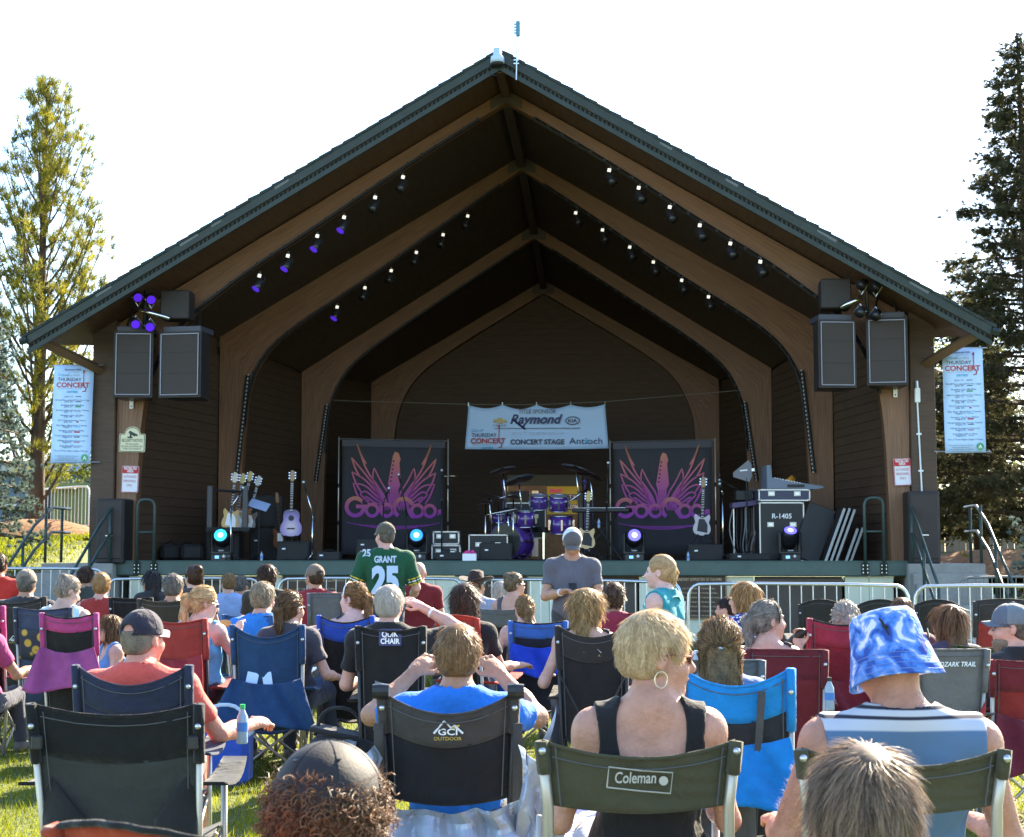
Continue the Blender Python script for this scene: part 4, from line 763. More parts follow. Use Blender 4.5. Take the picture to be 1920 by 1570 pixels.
t = thing('percussion_rack', 'chrome hardware rack with small cymbals left of the bass drum', 'drum hardware', sp(935, 30.4))
for x in (-.25,.0,.28):
    MB().tube([(x,0,0),(x,0,1.15+.2*x)], .014, 6).build('upright', M_CHROME, t, True); MB().lathe([(0,.02),(.03,.018),(.15,-.006),(.15,-.01),(.03,0)], 20, (x,0,1.17+.2*x), rotm(.2,.2*x)).build('small_cymbal', M_CYM, t, True)
    for a in (.3,2.4,4.5): MB().tube([(x,0,.2),(x+.18*cos(a),.18*sin(a),.01)], .01, 5).build('stand_leg', M_CHROME, t)
MB().tube([(-.35,0,.85),(.4,-.05,1.0)], .014, 6).build('cross_tube', M_CHROME, t, True)
t = thing('gift_box', 'small white box with pink ribbon on the stage edge left of the drums', 'box', sp(881, 27.5)); MB().bbox((0,0,.07), (.24,.2,.13), .006).build('box', M_WHITE, t)
rb = MB(); 
for k in range(7): rb.bbox((-.08+.027*k, .02*(-1)**k, .15+.01*(k%3)), (.05,.05,.03), .01, rotm(k,.5*k,0))
rb.build('ribbon', M_PINK, t)
def bottle(loc, lab, capc=(.05,.1,.3), nm='water_bottle'):
    t = thing(nm, lab, 'bottle', loc); t.scale = (.8, .8, .8); MB().lathe([(.03,0),(.033,.01),(.031,.06),(.033,.1),(.032,.15),(.013,.19),(.013,.2)], 12).build('bottle', mat('clear_plastic', (.30,.38,.44), .1, spec=.6), t, True); MB().lathe([(.0155,.195),(.0155,.22)], 10).build('cap', mat('cap_%.2f%.2f'%capc[:2], capc, .4), t); MB().lathe([(.0335,.07),(.0335,.12)], 12).build('bottle_label', mat('blue_label', (.06,.2,.5), .5), t)
bottle(sp(494,27.9), 'clear water bottle on the floor in front of the amplifier stack'); bottle(sp(1122,29)+np.array([0,0,.6]), 'water bottle on a stand right of the drums'); bottle(sp(1288,27.6), 'squat silver can on the stage edge near the right monitor', nm='drink_can')
for k, (px, Y) in enumerate(((330,29.5),(362,29.2))):
    t = thing('cable_case', ('left' if k == 0 else 'right') + ' black soft case lying behind the left guard rail', 'case', sp(px, Y)); MB().bbox((0,0,.16), (.5-.1*k,.5,.3), .06, rotm(0,0,.3)).build('case_body', M_TOLEX, t); MB().tube([(-.12,-.2,.3),(0,-.22,.37),(.12,-.2,.3)], .012, 5).build('handle', M_BLACK, t)
t = thing('cable_tangle', 'loose black cables lying along the stage front', 'cables', sp(1000, 27.9))
cb = MB()
for k in range(26):
    x = random.uniform(-5.2,4.6); P = [(x+random.uniform(-.35,.35)*i, random.uniform(-.3,.6), .012+.02*(i % 2)) for i in range(5)]; cb.tube(smooth_pts(P, 2), .011, 4)
o = cb.build('cable', M_BLACK, t); o['kind'] = 'stuff'
# ================================================================ barricades
def barricade(p0, p1, label, m=M_STEEL, nb=18, h=1.1):
    p0 = np.array(p0, float); p1 = np.array(p1, float); L = np.linalg.norm(p1-p0); rz = math.atan2(p1[1]-p0[1], p1[0]-p0[0])
    t = thing('crowd_barrier', label, 'barrier', (*p0, hz(*p0)), rz, 'steel crowd barriers in front of the stage'); r = .16
    fr = [(0,0,.2),(0,0,h-r),(.05,0,h-.05),(r,0,h),(L-r,0,h),(L-.05,0,h-.05),(L,0,h-r),(L,0,.2)]
    MB().tube(smooth_pts(fr[:1]+fr[1:], 1), .021, 8).build('frame', m, t, True); MB().tube([(0,0,.2),(L,0,.2)], .019, 8).build('bottom_rail', m, t, True)
    for k in range(nb): x = L*(k+1)/(nb+1); MB().tube([(x,0,.2),(x,0,h-.004)], .008, 5).build('bar', m, t)
    for x in (.3, L-.3): MB().tube([(x,0,.2),(x,-.25,.02),(x,.25,.02),(x,0,.2)], .017, 6).build('foot', m, t, True)
    MB().tube([(L,0,.85),(L+.06,0,.85),(L+.06,0,.7),(L,0,.6)], .012, 5).build('hook', m, t)
def gp(px, Y): return ((px-960)/F*Y*1.0, Y)
B = [(-120, 200, 23.2, 23.4, 'leftmost steel crowd barrier in front of the stage'), (203, 490, 23.4, 23.8, 'steel crowd barrier second from the left, behind the grey haired man in brown'), (524, 868, 23.9, 23.6, 'steel crowd barrier behind the green jersey'), (905, 1275, 23.0, 20.6, 'steel crowd barrier behind the man in the grey shirt'), (1288, 1700, 19.6, 18.6, 'steel crowd barrier in front of the supporters plaque'), (1710, 2120, 18.4, 17.4, 'rightmost steel crowd barrier at the edge of the lawn')]
for a, b_, Ya, Yb, lb in B: barricade(gp(a, Ya), gp(b_, Yb), lb)
M_DSTEEL = mat('weathered_steel', (.22,.22,.21), .45, metal=.6)
barricade(gp(1796, 25.2), gp(2080, 25.0), 'dull steel crowd barrier beside the right stage steps', M_DSTEEL)
barricade(gp(72, 38.0), gp(168, 36), 'white steel barrier beyond the lawn at the left, near side', M_WHITE, 14); barricade(gp(172, 36.0), gp(240, 35), 'white steel barrier beyond the lawn at the left, by the pillar', M_WHITE, 10)
# ================================================================ trees
M_BARK = mat('pine_bark', (.10,.065,.04), .9, bump=.9, bscale=14, var=.4, vscale=8, stretch=(1,1,.25))
def needles(name, c1, c2, trans=.35):
    m = bpy.data.materials.new(name); m.use_nodes = True; n, l, b = nodes_of(m)
    at_ = n.new('ShaderNodeAttribute'); at_.attribute_name = 'rnd'; r = n.new('ShaderNodeValToRGB'); e = r.color_ramp.elements; e[0].color = (*c1,1); e[1].color = (*c2,1); l.new(at_.outputs['Fac'], r.inputs[0])
    l.new(r.outputs[0], b.inputs['Base Color']); b.inputs['Roughness'].default_value = .6; b.inputs['Specular IOR Level'].default_value = .25
    t = n.new('ShaderNodeBsdfTranslucent'); l.new(r.outputs[0], t.inputs[0]); ms = n.new('ShaderNodeMixShader'); ms.inputs[0].default_value = trans
    l.new(b.outputs[0], ms.inputs[1]); l.new(t.outputs[0], ms.inputs[2]); l.new(ms.outputs[0], n['Material Output'].inputs[0]); return m
def blade_mesh(name, base, tip, wid, m, parent=None, rnd=None, kind=None):
    """thousands of thin triangles from arrays base,tip (n,3) and width (n,)"""
    n = len(base); d = tip-base; s = np.cross(d, RNG.normal(size=(n,3))); s /= np.linalg.norm(s, axis=1)[:,None]+1e-9; s *= wid[:,None]*.5
    V = np.empty((n*3,3), np.float32); V[0::3] = base-s; V[1::3] = base+s; V[2::3] = tip
    me = bpy.data.meshes.new(name); me.vertices.add(3*n); me.vertices.foreach_set('co', V.ravel()); me.loops.add(3*n); me.loops.foreach_set('vertex_index', np.arange(3*n, dtype=np.int32))
    me.polygons.add(n); me.polygons.foreach_set('loop_start', np.arange(0, 3*n, 3, dtype=np.int32)); me.polygons.foreach_set('loop_total', np.full(n, 3, np.int32)); me.update(calc_edges=True)
    a = me.attributes.new('rnd', 'FLOAT', 'POINT'); a.data.foreach_set('value', np.repeat(rnd if rnd is not None else RNG.random(n), 3).astype(np.float32))
    o = link(name, me, m, parent)
    if kind: o['kind'] = kind
    return o
def tufts(pts, dirs, n_per, ln, spread, wid, rnd_base):
    P = np.repeat(np.array(pts), n_per, 0); D = np.repeat(np.array(dirs), n_per, 0); n = len(P)
    v = D + RNG.normal(size=(n,3))*spread; v /= np.linalg.norm(v, axis=1)[:,None]; L = ln*RNG.uniform(.6,1.2,n)[:,None]
    return P + RNG.normal(size=(n,3))*ln*.12, P+v*L, np.full(n, wid), np.clip(np.repeat(np.array(rnd_base), n_per)+RNG.normal(size=n)*.15, 0, 1)
def pine(loc, H, label, M, up=.9, spread=2.2, nb=46, low=.16, tn=34, tl=.22, tw=.013, trunk_r=.2, droop=0, dens=1, top_narrow=.35):
    t = thing('pine_tree', label, 'tree', loc); tr = MB(); lean = RNG.normal(size=2)*.15
    P = [np.array([lean[0]*q*q, lean[1]*q*q, q*H]) for q in np.linspace(0, 1, 9)]; tr.tube(P, [trunk_r*(1-.93*q) for q in np.linspace(0,1,9)], 9); tr.build('trunk', M_BARK, t, True)
    pts, dirs, rb = [], [], []; lm = MB()
    for k in range(nb):
        q = low + (1-low)*((k+RNG.random())/nb)**.9; a = k*2.4+RNG.normal()*.3; prof = (1-q)**.55 if q > .3 else .55+.45*q/.3
        R = spread*(prof*(1-top_narrow)+top_narrow*(1-q))*RNG.uniform(.6,1.1); b0 = np.array([lean[0]*q*q, lean[1]*q*q, q*H]); d = np.array([cos(a), sin(a), 0])
        path = [b0 + d*R*s_ + np.array([0,0, up*R*(s_**1.5)*1.0 - droop*R*s_*s_]) for s_ in np.linspace(0,1,6)]
        lm.tube(path, [max(.008, .03*(1-q)+.02)*(1-.75*s_) for s_ in np.linspace(0,1,6)], 4, False)
        nt_ = max(3, int(R*9*dens))
        for j in range(nt_):
            s_ = .22+.78*RNG.random()**.7; i = min(int(s_*5), 4); p = path[i]+(path[i+1]-path[i])*(s_*5-i); dd = nrm(path[i+1]-path[i])
            off = RNG.normal(size=3)*np.array([.16,.16,.10 if droop == 0 else .07])*(1+R*.25)*(1.25-.7*s_)-np.array([0,0,droop*.35*RNG.random()]); p2 = p+off; pts.append(p2); dirs.append(nrm(dd*.8+nrm(off)*.5+np.array([0,0,.35-droop]))); rb.append(np.clip(.45+.25*RNG.normal(),0,1))
            if RNG.random() < .5: lm.tube([p, p2], .006, 3, False)
    for j in range(14): q = .9+.1*j/14; pts.append(np.array([lean[0],lean[1],q*H])+RNG.normal(size=3)*.06); dirs.append(np.array([0,0,1.])); rb.append(.5)
    lm.build('limb', M_BARK, t)['kind'] = 'stuff'; b_, ti, wd, rr = tufts(pts, dirs, tn, tl, .55, tw, rb); o = blade_mesh('crown', b_, ti, wd, M, t, rr); return t
M_PINE = needles('pine_needles', (.07,.085,.012), (.34,.30,.03), .55); M_BSPR = needles('blue_spruce_needles', (.08,.12,.095), (.24,.31,.27), .3); M_DSPR = needles('dark_spruce_needles', (.030,.036,.016), (.14,.125,.05), .45); M_DEC = needles('yellow_green_leaves', (.09,.12,.015), (.26,.26,.04), .5)
p = at(66, 1003, 36); pine((p[0], 36, hz(p[0],36)), 10.4, 'tall loose pine with upswept branches left of the stage', M_PINE, up=1.9, spread=2.3, nb=88, tn=24, tl=.28, tw=.016, trunk_r=.20, dens=2.0, low=.05)
p = at(-22, 1040, 31); pine((p[0], 31, hz(p[0],31)-.1), 5.2, 'blue green spruce at the left edge of the lawn', M_BSPR, up=-.12, spread=1.35, nb=60, low=.08, tn=60, tl=.09, tw=.012, trunk_r=.12, dens=4.5, top_narrow=.9)
p = at(1930, 1000, 34.5); pine((p[0], 34, hz(p[0],34)), 11.4, 'tall dark spruce standing behind the right end of the bandshell', M_DSPR, up=.25, spread=4.3, nb=130, low=.06, tn=15, tl=.15, tw=.020, trunk_r=.25, droop=.28, dens=8, top_narrow=.8)
p = at(1840, 1000, 40); pine((p[0], 40, hz(p[0],40)), 6.5, 'dark spruce filling the gap behind the right banner', M_DSPR, up=.2, spread=2.6, nb=80, low=.05, tn=14, tl=.14, tw=.022, trunk_r=.2, droop=.3, dens=11, top_narrow=.7)
p = at(2000, 1000, 26); pine((p[0], 26, hz(p[0],26)-.1), 4.9, 'blue green spruce at the right edge of the picture', M_BSPR, up=-.12, spread=1.35, nb=60, low=.05, tn=60, tl=.08, tw=.010, trunk_r=.12, dens=4, top_narrow=.9)
def leafy(loc, H, R, label, M, nc=160, nm='leafy_tree'):
    t = thing(nm, label, 'tree' if H > 2 else 'shrub', loc); tr = MB(); tr.tube([(0,0,0),(.1,0,H*.4),(.05,.05,H*.8)], [.09*H/5,.06*H/5,.02], 7)
    cs = []
    for k in range(nc): v = RNG.normal(size=3); v = v/np.linalg.norm(v)*RNG.random()**.4; cs.append(np.array([v[0]*R, v[1]*R, H*.58+v[2]*H*.42]))
    for k in range(12): tr.tube([(0.05,0,H*.3+.3*H*k/12), cs[k]], [.03,.008], 4, False)
    tr.build('trunk', M_BARK, t); P = np.repeat(np.array(cs), 55, 0)+RNG.normal(size=(nc*55,3))*.2*R/1.5; D = RNG.normal(size=P.shape); D[:,2] -= .3; D /= np.linalg.norm(D,axis=1)[:,None]
    blade_mesh('crown', P, P+D*.13, np.full(len(P), .07), M, t, np.clip(np.repeat(RNG.random(nc), 55)*.7+RNG.random(len(P))*.3,0,1))
p = at(1790, 1000, 48); leafy((p[0], 48, hz(p[0],48)), 7.5, 2.6, 'sunlit yellow green tree far behind the right roof edge', M_DEC)
p = at(175, 1000, 50); leafy((p[0], 50, hz(p[0],50)), 5.5, 2.2, 'sunlit yellow green tree far behind the left pillar', M_DEC)
p = at(1860, 1060, 30); leafy((p[0]+.2, 30.5, hz(p[0],30)), 1.0, .9, 'low yellow leaved shrub behind the right stage steps', M_DEC, 60, 'low_shrub')
p = at(-20, 1040, 27); leafy((p[0]-.9, 27, hz(p[0]-.9,27)-.1), 1.5, .7, 'dark green shrub under the blue spruce at the left edge', needles('dark_shrub_leaves', (.012,.025,.008), (.05,.08,.02), .3), 90, 'low_shrub')
# mulch beds, far wall, fence
M_MULCH = mat('bark_mulch', (.22,.11,.045), .95, bump=1, bscale=30, var=.5, vscale=14)
def mound(cx, cy, r, h, lab):
    m = MB(); N = 20; rings = [(0,h),(.4,h*.9),(.75,h*.5),(1,-.05)]
    m.add([(cx+r*q*cos(2*pi*k/N), cy+r*q*sin(2*pi*k/N), hz(cx,cy)+z+.03*sin(5*k)*q) for q, z in rings for k in range(N)], [(i*N+k, i*N+(k+1)%N, (i+1)*N+(k+1)%N, (i+1)*N+k) for i in range(3) for k in range(N)])
    tag(m.build('mulch_bed', M_MULCH, None, True), lab, None, kind='structure')
p = at(80, 1000, 36); mound(p[0], 35.6, 1.5, .35, 'round mulch bed at the foot of the pine'); p = at(1890, 1040, 31); mound(p[0], 31, 2.2, .5, 'mulch mound behind the right stage steps')
p = at(120, 980, 60); t = thing('far_building', 'low blue grey building beyond the lawn at the left', 'building', (p[0]-6, 62, hz(p[0]-6, 62)-.2))
M_BGW = mat('blue_grey_siding', (.10,.155,.20), .6, var=.1, vscale=1)
MB().box((0,0,1.9), (22,4,3.8)).build('wall', M_BGW, t); MB().box((0,-2.05,2.55), (22,.06,.06)).build('white_trim', M_WHITE, t); MB().prism([(-11.4,3.8),(11.4,3.8),(11.4,4.2),(-11.4,4.2)], -2.6, 2.4).build('roof', mat('blue_roof', (.22,.32,.45), .5), t)
for x in (4.5, 8): MB().box((x,-2.02,1.2), (.9,.05,2.0)).build('door', mat('dark_door', (.04,.05,.06), .5), t)
p = at(160, 990, 44); t = thing('utility_box', 'olive green utility cabinet behind the white barriers', 'cabinet', (p[0], 44, hz(p[0],44))); MB().bbox((0,0,.75), (1.6,1,1.5), .04).build('cabinet', mat('olive_box', (.16,.18,.05), .5), t); MB().box((-.9,-.2,1.35), (1.6,1.3,.06)).build('cabinet_lid', mat('tan_lid', (.3,.27,.2), .6), t)
p = at(105, 985, 46); t = thing('parked_cart', 'dark covered cart beside the utility cabinet', 'cart', (p[0], 46, hz(p[0],46))); MB().prism([(-1.3,0.1),(1.4,.1),(1.4,1.0),(.6,1.35),(-.4,1.4),(-1.3,.7)], -.6, .6).build('cover', mat('dark_tarp', (.03,.035,.045), .6), t)
for x in (-.9,.9): MB().lathe([(.2,-.08),(.2,.08)], 14, (x,-.55,.2), rotm(pi/2)).build('wheel', M_BLACK, t)
p = at(1830, 1000, 46); t = thing('board_fence', 'tan wooden board fence behind the right spruces', 'fence', (p[0]-2, 46, hz(p[0]-2,46)-.1)); M_FEN = mat('fence_boards', (.26,.20,.13), .8, var=.2, vscale=2, stretch=(1,1,.2))
for k in range(60):
    MB().bbox((-4+.2*k, .01*(k % 2), .95+.02*random.random()), (.19,.03,1.9), .006).build('fence_board', M_FEN, t)
for zz in (.4,1.5): MB().box((2,.05,zz), (12,.05,.1)).build('fence_rail', M_FEN, t)
# ================================================================ grass blades
M_GRASS = needles('grass_blades', (.06,.09,.005), (.31,.32,.015), .55)
def lawn(name, n, region, hmin, hmax, wd, lab):
    X, Y = region(n); Z = np.array([hz(a, b) for a, b in zip(X, Y)]); base = np.stack([X,Y,Z],1); hh = RNG.uniform(hmin,hmax,len(X))
    cl = np.sin(X*3.1+np.sin(Y*2.3)*2)*np.sin(Y*2.7+np.sin(X*1.9)*2); d = RNG.normal(size=(len(X),3))*.45; d[:,2] = 1
    tip = base + d*hh[:,None]; tag(blade_mesh(name, base, tip, wd*(.6+Y/14), M_GRASS, None, np.clip(.5+.22*cl+RNG.normal(size=len(X))*.22,0,1)), lab, None, kind='stuff')
def reg1(n):                                        # denser close by, inside the view wedge
    Y = 6.5+17*RNG.random(n)**1.5; X = (RNG.random(n)-.5)*2*(Y*.36+.6); return X, Y
lawn('grass', 210000, reg1, .025, .06, .0042, 'short mown grass between the chairs')
lawn('grass', 45000, lambda n: (-6-9*RNG.random(n), 25+13*RNG.random(n)), .04, .09, .010, 'sunlit grass bank left of the stage')
lawn('grass', 12000, lambda n: (8+7*RNG.random(n), 22+10*RNG.random(n)), .04, .09, .010, 'grass right of the stage steps')
# ================================================================ organic shapes: signed-distance blends meshed by surface nets
def ell(c, r, R=None, k=.03, neg=False): return ('e', np.asarray(c, float), np.asarray(r, float), np.eye(3) if R is None else R, k, neg)
def cap(a, b, ra, rb=None, k=.03, flat=False, neg=False): return ('c', np.asarray(a, float), np.asarray(b, float), ra, ra if rb is None else rb, k, neg, flat)
def sdf_mesh(prims, h, post=None, wob=0, wz=1e3):
    lo = np.full(3, 1e9); hi = -lo
    for p in prims:
        if p[0] == 'e':
            if p[5]: continue
            m = max(p[2]); lo = np.minimum(lo, p[1]-m); hi = np.maximum(hi, p[1]+m)
        else:
            if p[6]: continue
            m = max(p[3], p[4]); lo = np.minimum(lo, np.minimum(p[1], p[2])-m); hi = np.maximum(hi, np.maximum(p[1], p[2])+m)
    lo = lo-2.5*h; n = np.ceil((hi+2.5*h-lo)/h).astype(int)+1
    ax = [lo[i]+h*np.arange(n[i]) for i in range(3)]; G = np.full(tuple(n), 1.0, np.float32)
    for p in prims:
        if p[0] == 'e': c, r, R, k, neg = p[1:6]; mn, mx = c-max(r), c+max(r)
        else: a, b, ra, rb, k, neg, flat = p[1:8]; mn, mx = np.minimum(a,b)-max(ra,rb), np.maximum(a,b)+max(ra,rb)
        mar = k*1.2+3*h; sl = tuple(slice(max(0, int((mn[i]-mar-lo[i])/h)), min(n[i], int((mx[i]+mar-lo[i])/h)+2)) for i in range(3))
        if any(s.start >= s.stop for s in sl): continue
        P = np.stack(np.meshgrid(ax[0][sl[0]], ax[1][sl[1]], ax[2][sl[2]], indexing='ij'), -1).astype(np.float32)
        if p[0] == 'e':
            q = (P-c.astype(np.float32)) @ R.astype(np.float32); k0 = np.linalg.norm(q/r, axis=-1); k1 = np.linalg.norm(q/(r*r), axis=-1)+1e-6; d = k0*(k0-1)/k1
        else:
            ba = (b-a).astype(np.float32); pa = P-a.astype(np.float32); L2 = float(ba@ba)+1e-9; t = np.clip(pa@ba/L2, 0, 1); d = np.linalg.norm(pa-t[...,None]*ba, axis=-1)-(ra+(rb-ra)*t)
            if flat: d = np.maximum(d, (P-b.astype(np.float32))@(ba/sqrt(L2)))
        g = G[sl]
        if neg: hh = np.maximum(k-np.abs(g+d), 0)/k; G[sl] = np.maximum(g, -d)+hh*hh*k*.25
        else: hh = np.maximum(k-np.abs(g-d), 0)/k; G[sl] = np.minimum(g, d)-hh*hh*k*.25
    if post is not None or wob:
        P = np.stack(np.meshgrid(*ax, indexing='ij'), -1)
        if wob:
            x, y, z = P[...,0], P[...,1], P[...,2]; G = G + (wob*np.clip((wz-z)/.08, 0, 1)*(np.sin(31*x+17*z+3*np.sin(23*y))*np.sin(27*z-19*y+2*np.sin(21*x)) + .6*np.sin(61*z+23*x+4*np.sin(17*x)))).astype(np.float32)
        if post is not None: G = post(P, G)
    return nets(G, lo, h)
def nets(G, lo, h):
    S = G < 0; n = G.shape
    cr = [(i,j,k) for i in (0,1) for j in (0,1) for k in (0,1)]
    sub = lambda A, o: A[o[0]:n[0]-1+o[0], o[1]:n[1]-1+o[1], o[2]:n[2]-1+o[2]]
    cnt = sum(sub(S, o).astype(np.int8) for o in cr); act = (cnt > 0) & (cnt < 8); I = np.argwhere(act)
    if len(I) == 0: return np.zeros((0,3)), np.zeros((0,4), int)
    vid = -np.ones(act.shape, np.int64); vid[act] = np.arange(len(I)); val = {o: G[I[:,0]+o[0], I[:,1]+o[1], I[:,2]+o[2]] for o in cr}
    acc = np.zeros((len(I),3)); w_ = np.zeros(len(I))
    for o in cr:
        for ax in range(3):
            if o[ax]: continue
            o2 = list(o); o2[ax] = 1; a, b = val[o], val[tuple(o2)]; m = (a < 0) != (b < 0); t = np.where(m, a/(a-b+1e-12), 0)
            p = np.tile(np.array(o, float), (len(I),1)); p[:,ax] += t; acc[m] += p[m]; w_[m] += 1
    V = (I + acc/w_[:,None])*h + lo; Fs = []
    for ax in range(3):
        o1, o2 = (ax+1) % 3, (ax+2) % 3; s0 = [slice(None)]*3; s1 = [slice(None)]*3; s0[ax] = slice(0,-1); s1[ax] = slice(1,None)
        a, b = S[tuple(s0)], S[tuple(s1)]; E_ = np.argwhere(a != b); E_ = E_[(E_[:,o1] > 0) & (E_[:,o2] > 0) & (E_[:,o1] < n[o1]-1) & (E_[:,o2] < n[o2]-1)]
        ins = a[E_[:,0],E_[:,1],E_[:,2]]; d1 = np.zeros(3,int); d1[o1] = 1; d2 = np.zeros(3,int); d2[o2] = 1
        q = np.stack([vid[tuple((E_-x).T)] for x in (d1+d2, d2, 0*d1, d1)], 1); q[~ins] = q[~ins][:, ::-1]; Fs.append(q)
    return V, np.concatenate(Fs)
def np_mesh(name, V, Q, m, parent, smooth=True):
    me = bpy.data.meshes.new(name); nq = len(Q); k = Q.shape[1]; me.vertices.add(len(V)); me.vertices.foreach_set('co', np.asarray(V, np.float32).ravel()); me.loops.add(nq*k); me.loops.foreach_set('vertex_index', Q.astype(np.int32).ravel())
    me.polygons.add(nq); me.polygons.foreach_set('loop_start', np.arange(0, nq*k, k, dtype=np.int32)); me.polygons.foreach_set('loop_total', np.full(nq, k, np.int32)); me.update(calc_edges=True); me.validate()
    if smooth: me.shade_smooth()
    return link(name, me, m, parent)
# ---------------------------------------------------------------- skin, hair
def skin(c): return mat('skin_%.2f_%.2f' % (c[0], c[1]), c, .5, bump=.3, bscale=70, var=.22, vscale=16, spec=.35)
FAIR = (.52,.30,.22); PINK = (.58,.32,.25); TAN = (.40,.205,.125); RUDDY = (.46,.20,.13)
def hair_mat(c1, c2):
    k = 'hair_%.3f%.3f%.3f' % (c1[0], c1[1], c2[0])
    if k in MATS: return MATS[k]
    c1, c2 = [(c[0]*1.07, c[1], c[2]*.90) for c in (c1, c2)]
    m = bpy.data.materials.new(k); m.use_nodes = True; n, l, b = nodes_of(m); a = n.new('ShaderNodeAttribute'); a.attribute_name = 'rnd'; r = n.new('ShaderNodeValToRGB'); e = r.color_ramp.elements
    e[0].color = (*c1,1); e[1].color = (*c2,1); l.new(a.outputs['Fac'], r.inputs[0]); l.new(r.outputs[0], b.inputs['Base Color']); b.inputs['Roughness'].default_value = .45; b.inputs['Specular IOR Level'].default_value = .35
    t = n.new('ShaderNodeBsdfTranslucent'); l.new(r.outputs[0], t.inputs[0]); ms = n.new('ShaderNodeMixShader'); ms.inputs[0].default_value = .35; l.new(b.outputs[0], ms.inputs[1]); l.new(t.outputs[0], ms.inputs[2]); l.new(ms.outputs[0], n['Material Output'].inputs[0])
    MATS[k] = m; return m
def strands(V, Q, fl, L, N, wd, m, parent, wav=0, lift=.25, seg=6, grav=0, frizz=.15, crown=None, nape=None):
    """ribbons rooted on the hair surface, combed along fl(p)->direction"""
    tri = V[Q[:, :3]]; nr = np.cross(tri[:,1]-tri[:,0], tri[:,2]-tri[:,0]); ar = np.linalg.norm(nr, axis=1)+1e-12; nr = nr/ar[:,None]; ix = RNG.choice(len(Q), N, p=ar/ar.sum())
    bc = RNG.dirichlet((1,1,1), N); p = (tri[ix]*bc[:,:,None]).sum(1); nn = nr[ix]; p = p - nn*.002; Ls = L*RNG.uniform(.5,1.15,N)*(np.clip((p[:,2]-nape)/.11, .22, 1) if nape is not None else 1); pts = [p]; ph = RNG.uniform(0,6.28,N); rv = frizz*(.35*RNG.normal(size=(N,3))+1.1*np.stack([np.sin(p[:,0]*97+2*np.sin(p[:,2]*61)+1), np.sin(p[:,1]*88+2*np.sin(p[:,0]*73)), np.sin(p[:,2]*79+2*np.sin(p[:,0]*83)+2)],1))
    cen = V.mean(0); dprev = None
    for i in range(seg):
        f = fl(p); f = f/(np.linalg.norm(f,axis=1)[:,None]+1e-9); out = nn*(1-i/seg)+0*f; f = f-nn*np.sum(f*nn,axis=1)[:,None]*(1 if i < seg-2 else .3); f /= np.linalg.norm(f,axis=1)[:,None]+1e-9
        s = np.cross(f, nn); d = f+nn*lift*(i/seg-.35*(i == 0))+rv*(i+1)/seg+s*(wav*np.cos(ph+i*1.7))[:,None]; d[:,2] -= grav*i/seg; d /= np.linalg.norm(d,axis=1)[:,None]+1e-9
        p = p+d*(Ls/seg)[:,None]; pts.append(p)
        if i == 0: side = s/(np.linalg.norm(s,axis=1)[:,None]+1e-9)
    P = np.stack(pts, 1); w_ = (wd*np.array([.8,1,1,.9,.75,.5,.12])[:seg+1])[None,:,None]; tw = RNG.uniform(-.7,.7,N); sd = side*np.cos(tw)[:,None]+nn*np.sin(tw)[:,None]
    A = P-sd[:,None,:]*w_*.5; B_ = P+sd[:,None,:]*w_*.5; K = seg+1; VV = np.stack([A,B_],2).reshape(-1,3); base = (np.arange(N)*K*2)[:,None]; i_ = np.arange(seg)*2
    q = np.stack([base+i_, base+i_+1, base+i_+3, base+i_+2], -1).reshape(-1,4)
    me = bpy.data.meshes.new('hair_strands'); nq = len(q); me.vertices.add(len(VV)); me.vertices.foreach_set('co', VV.astype(np.float32).ravel()); me.loops.add(nq*4); me.loops.foreach_set('vertex_index', q.astype(np.int32).ravel()); me.polygons.add(nq)
    me.polygons.foreach_set('loop_start', np.arange(0,nq*4,4,dtype=np.int32)); me.polygons.foreach_set('loop_total', np.full(nq,4,np.int32)); me.update(calc_edges=True)
    a = me.attributes.new('rnd','FLOAT','POINT'); pr = np.clip(.45+.3*RNG.normal(size=N)+(.28*np.sin(21*np.arctan2(pts[0][:,1]-crown[1], pts[0][:,0]-crown[0])+3*np.sin(5*np.arctan2(pts[0][:,1]-crown[1], pts[0][:,0]-crown[0]))) if crown is not None else 0),0,1); a.data.foreach_set('value', np.repeat(pr, K*2).astype(np.float32)); me.shade_smooth()
    return link('hair_strands', me, m, parent)
# ---------------------------------------------------------------- a person, placed by the head
def hand(prims, wr, d, nrmv, s, curl=.5, side=1):
    """palm, four fingers of unequal length, thumb from the side of the palm; d = pointing direction, nrmv = back-of-hand normal"""
    d = nrm(d); nv = nrm(np.asarray(nrmv)-d*np.dot(nrmv, d)); sx = np.cross(d, nv)*side; R = np.array([sx, d, nv]).T
    pc = wr+d*.05*s; prims.append(ell(pc, np.array((.042,.055,.018))*s, R, .012)); prims.append(cap(wr-d*.02*s, wr+d*.03*s, .024*s, .026*s, .012))
    for i, (x, L) in enumerate(((-.030,.068),(-.010,.078),(.010,.074),(.030,.058))):
        b0 = wr+d*.092*s+sx*x*s; d1 = nrm(d*cos(curl*.6)-nv*sin(curl*.6)+sx*x*1.2); b1 = b0+d1*L*.52*s; d2 = nrm(d*cos(curl*1.7)-nv*sin(curl*1.7)); b2 = b1+d2*L*.5*s
        prims.append(cap(b0-d*.02*s, b1, .0098*s, .0088*s, .004)); prims.append(cap(b1, b2, .0088*s, .0074*s, .004))
    t0 = wr+d*.035*s-sx*.034*s; t1 = t0+nrm(d*.75-sx*.65-nv*.35)*.042*s; t2 = t1+nrm(d*.95-sx*.1-nv*.3*curl)*.032*s; prims.append(cap(t0, t1, .0125*s, .0108*s, .008)); prims.append(cap(t1, t2, .0105*s, .0085*s, .004))
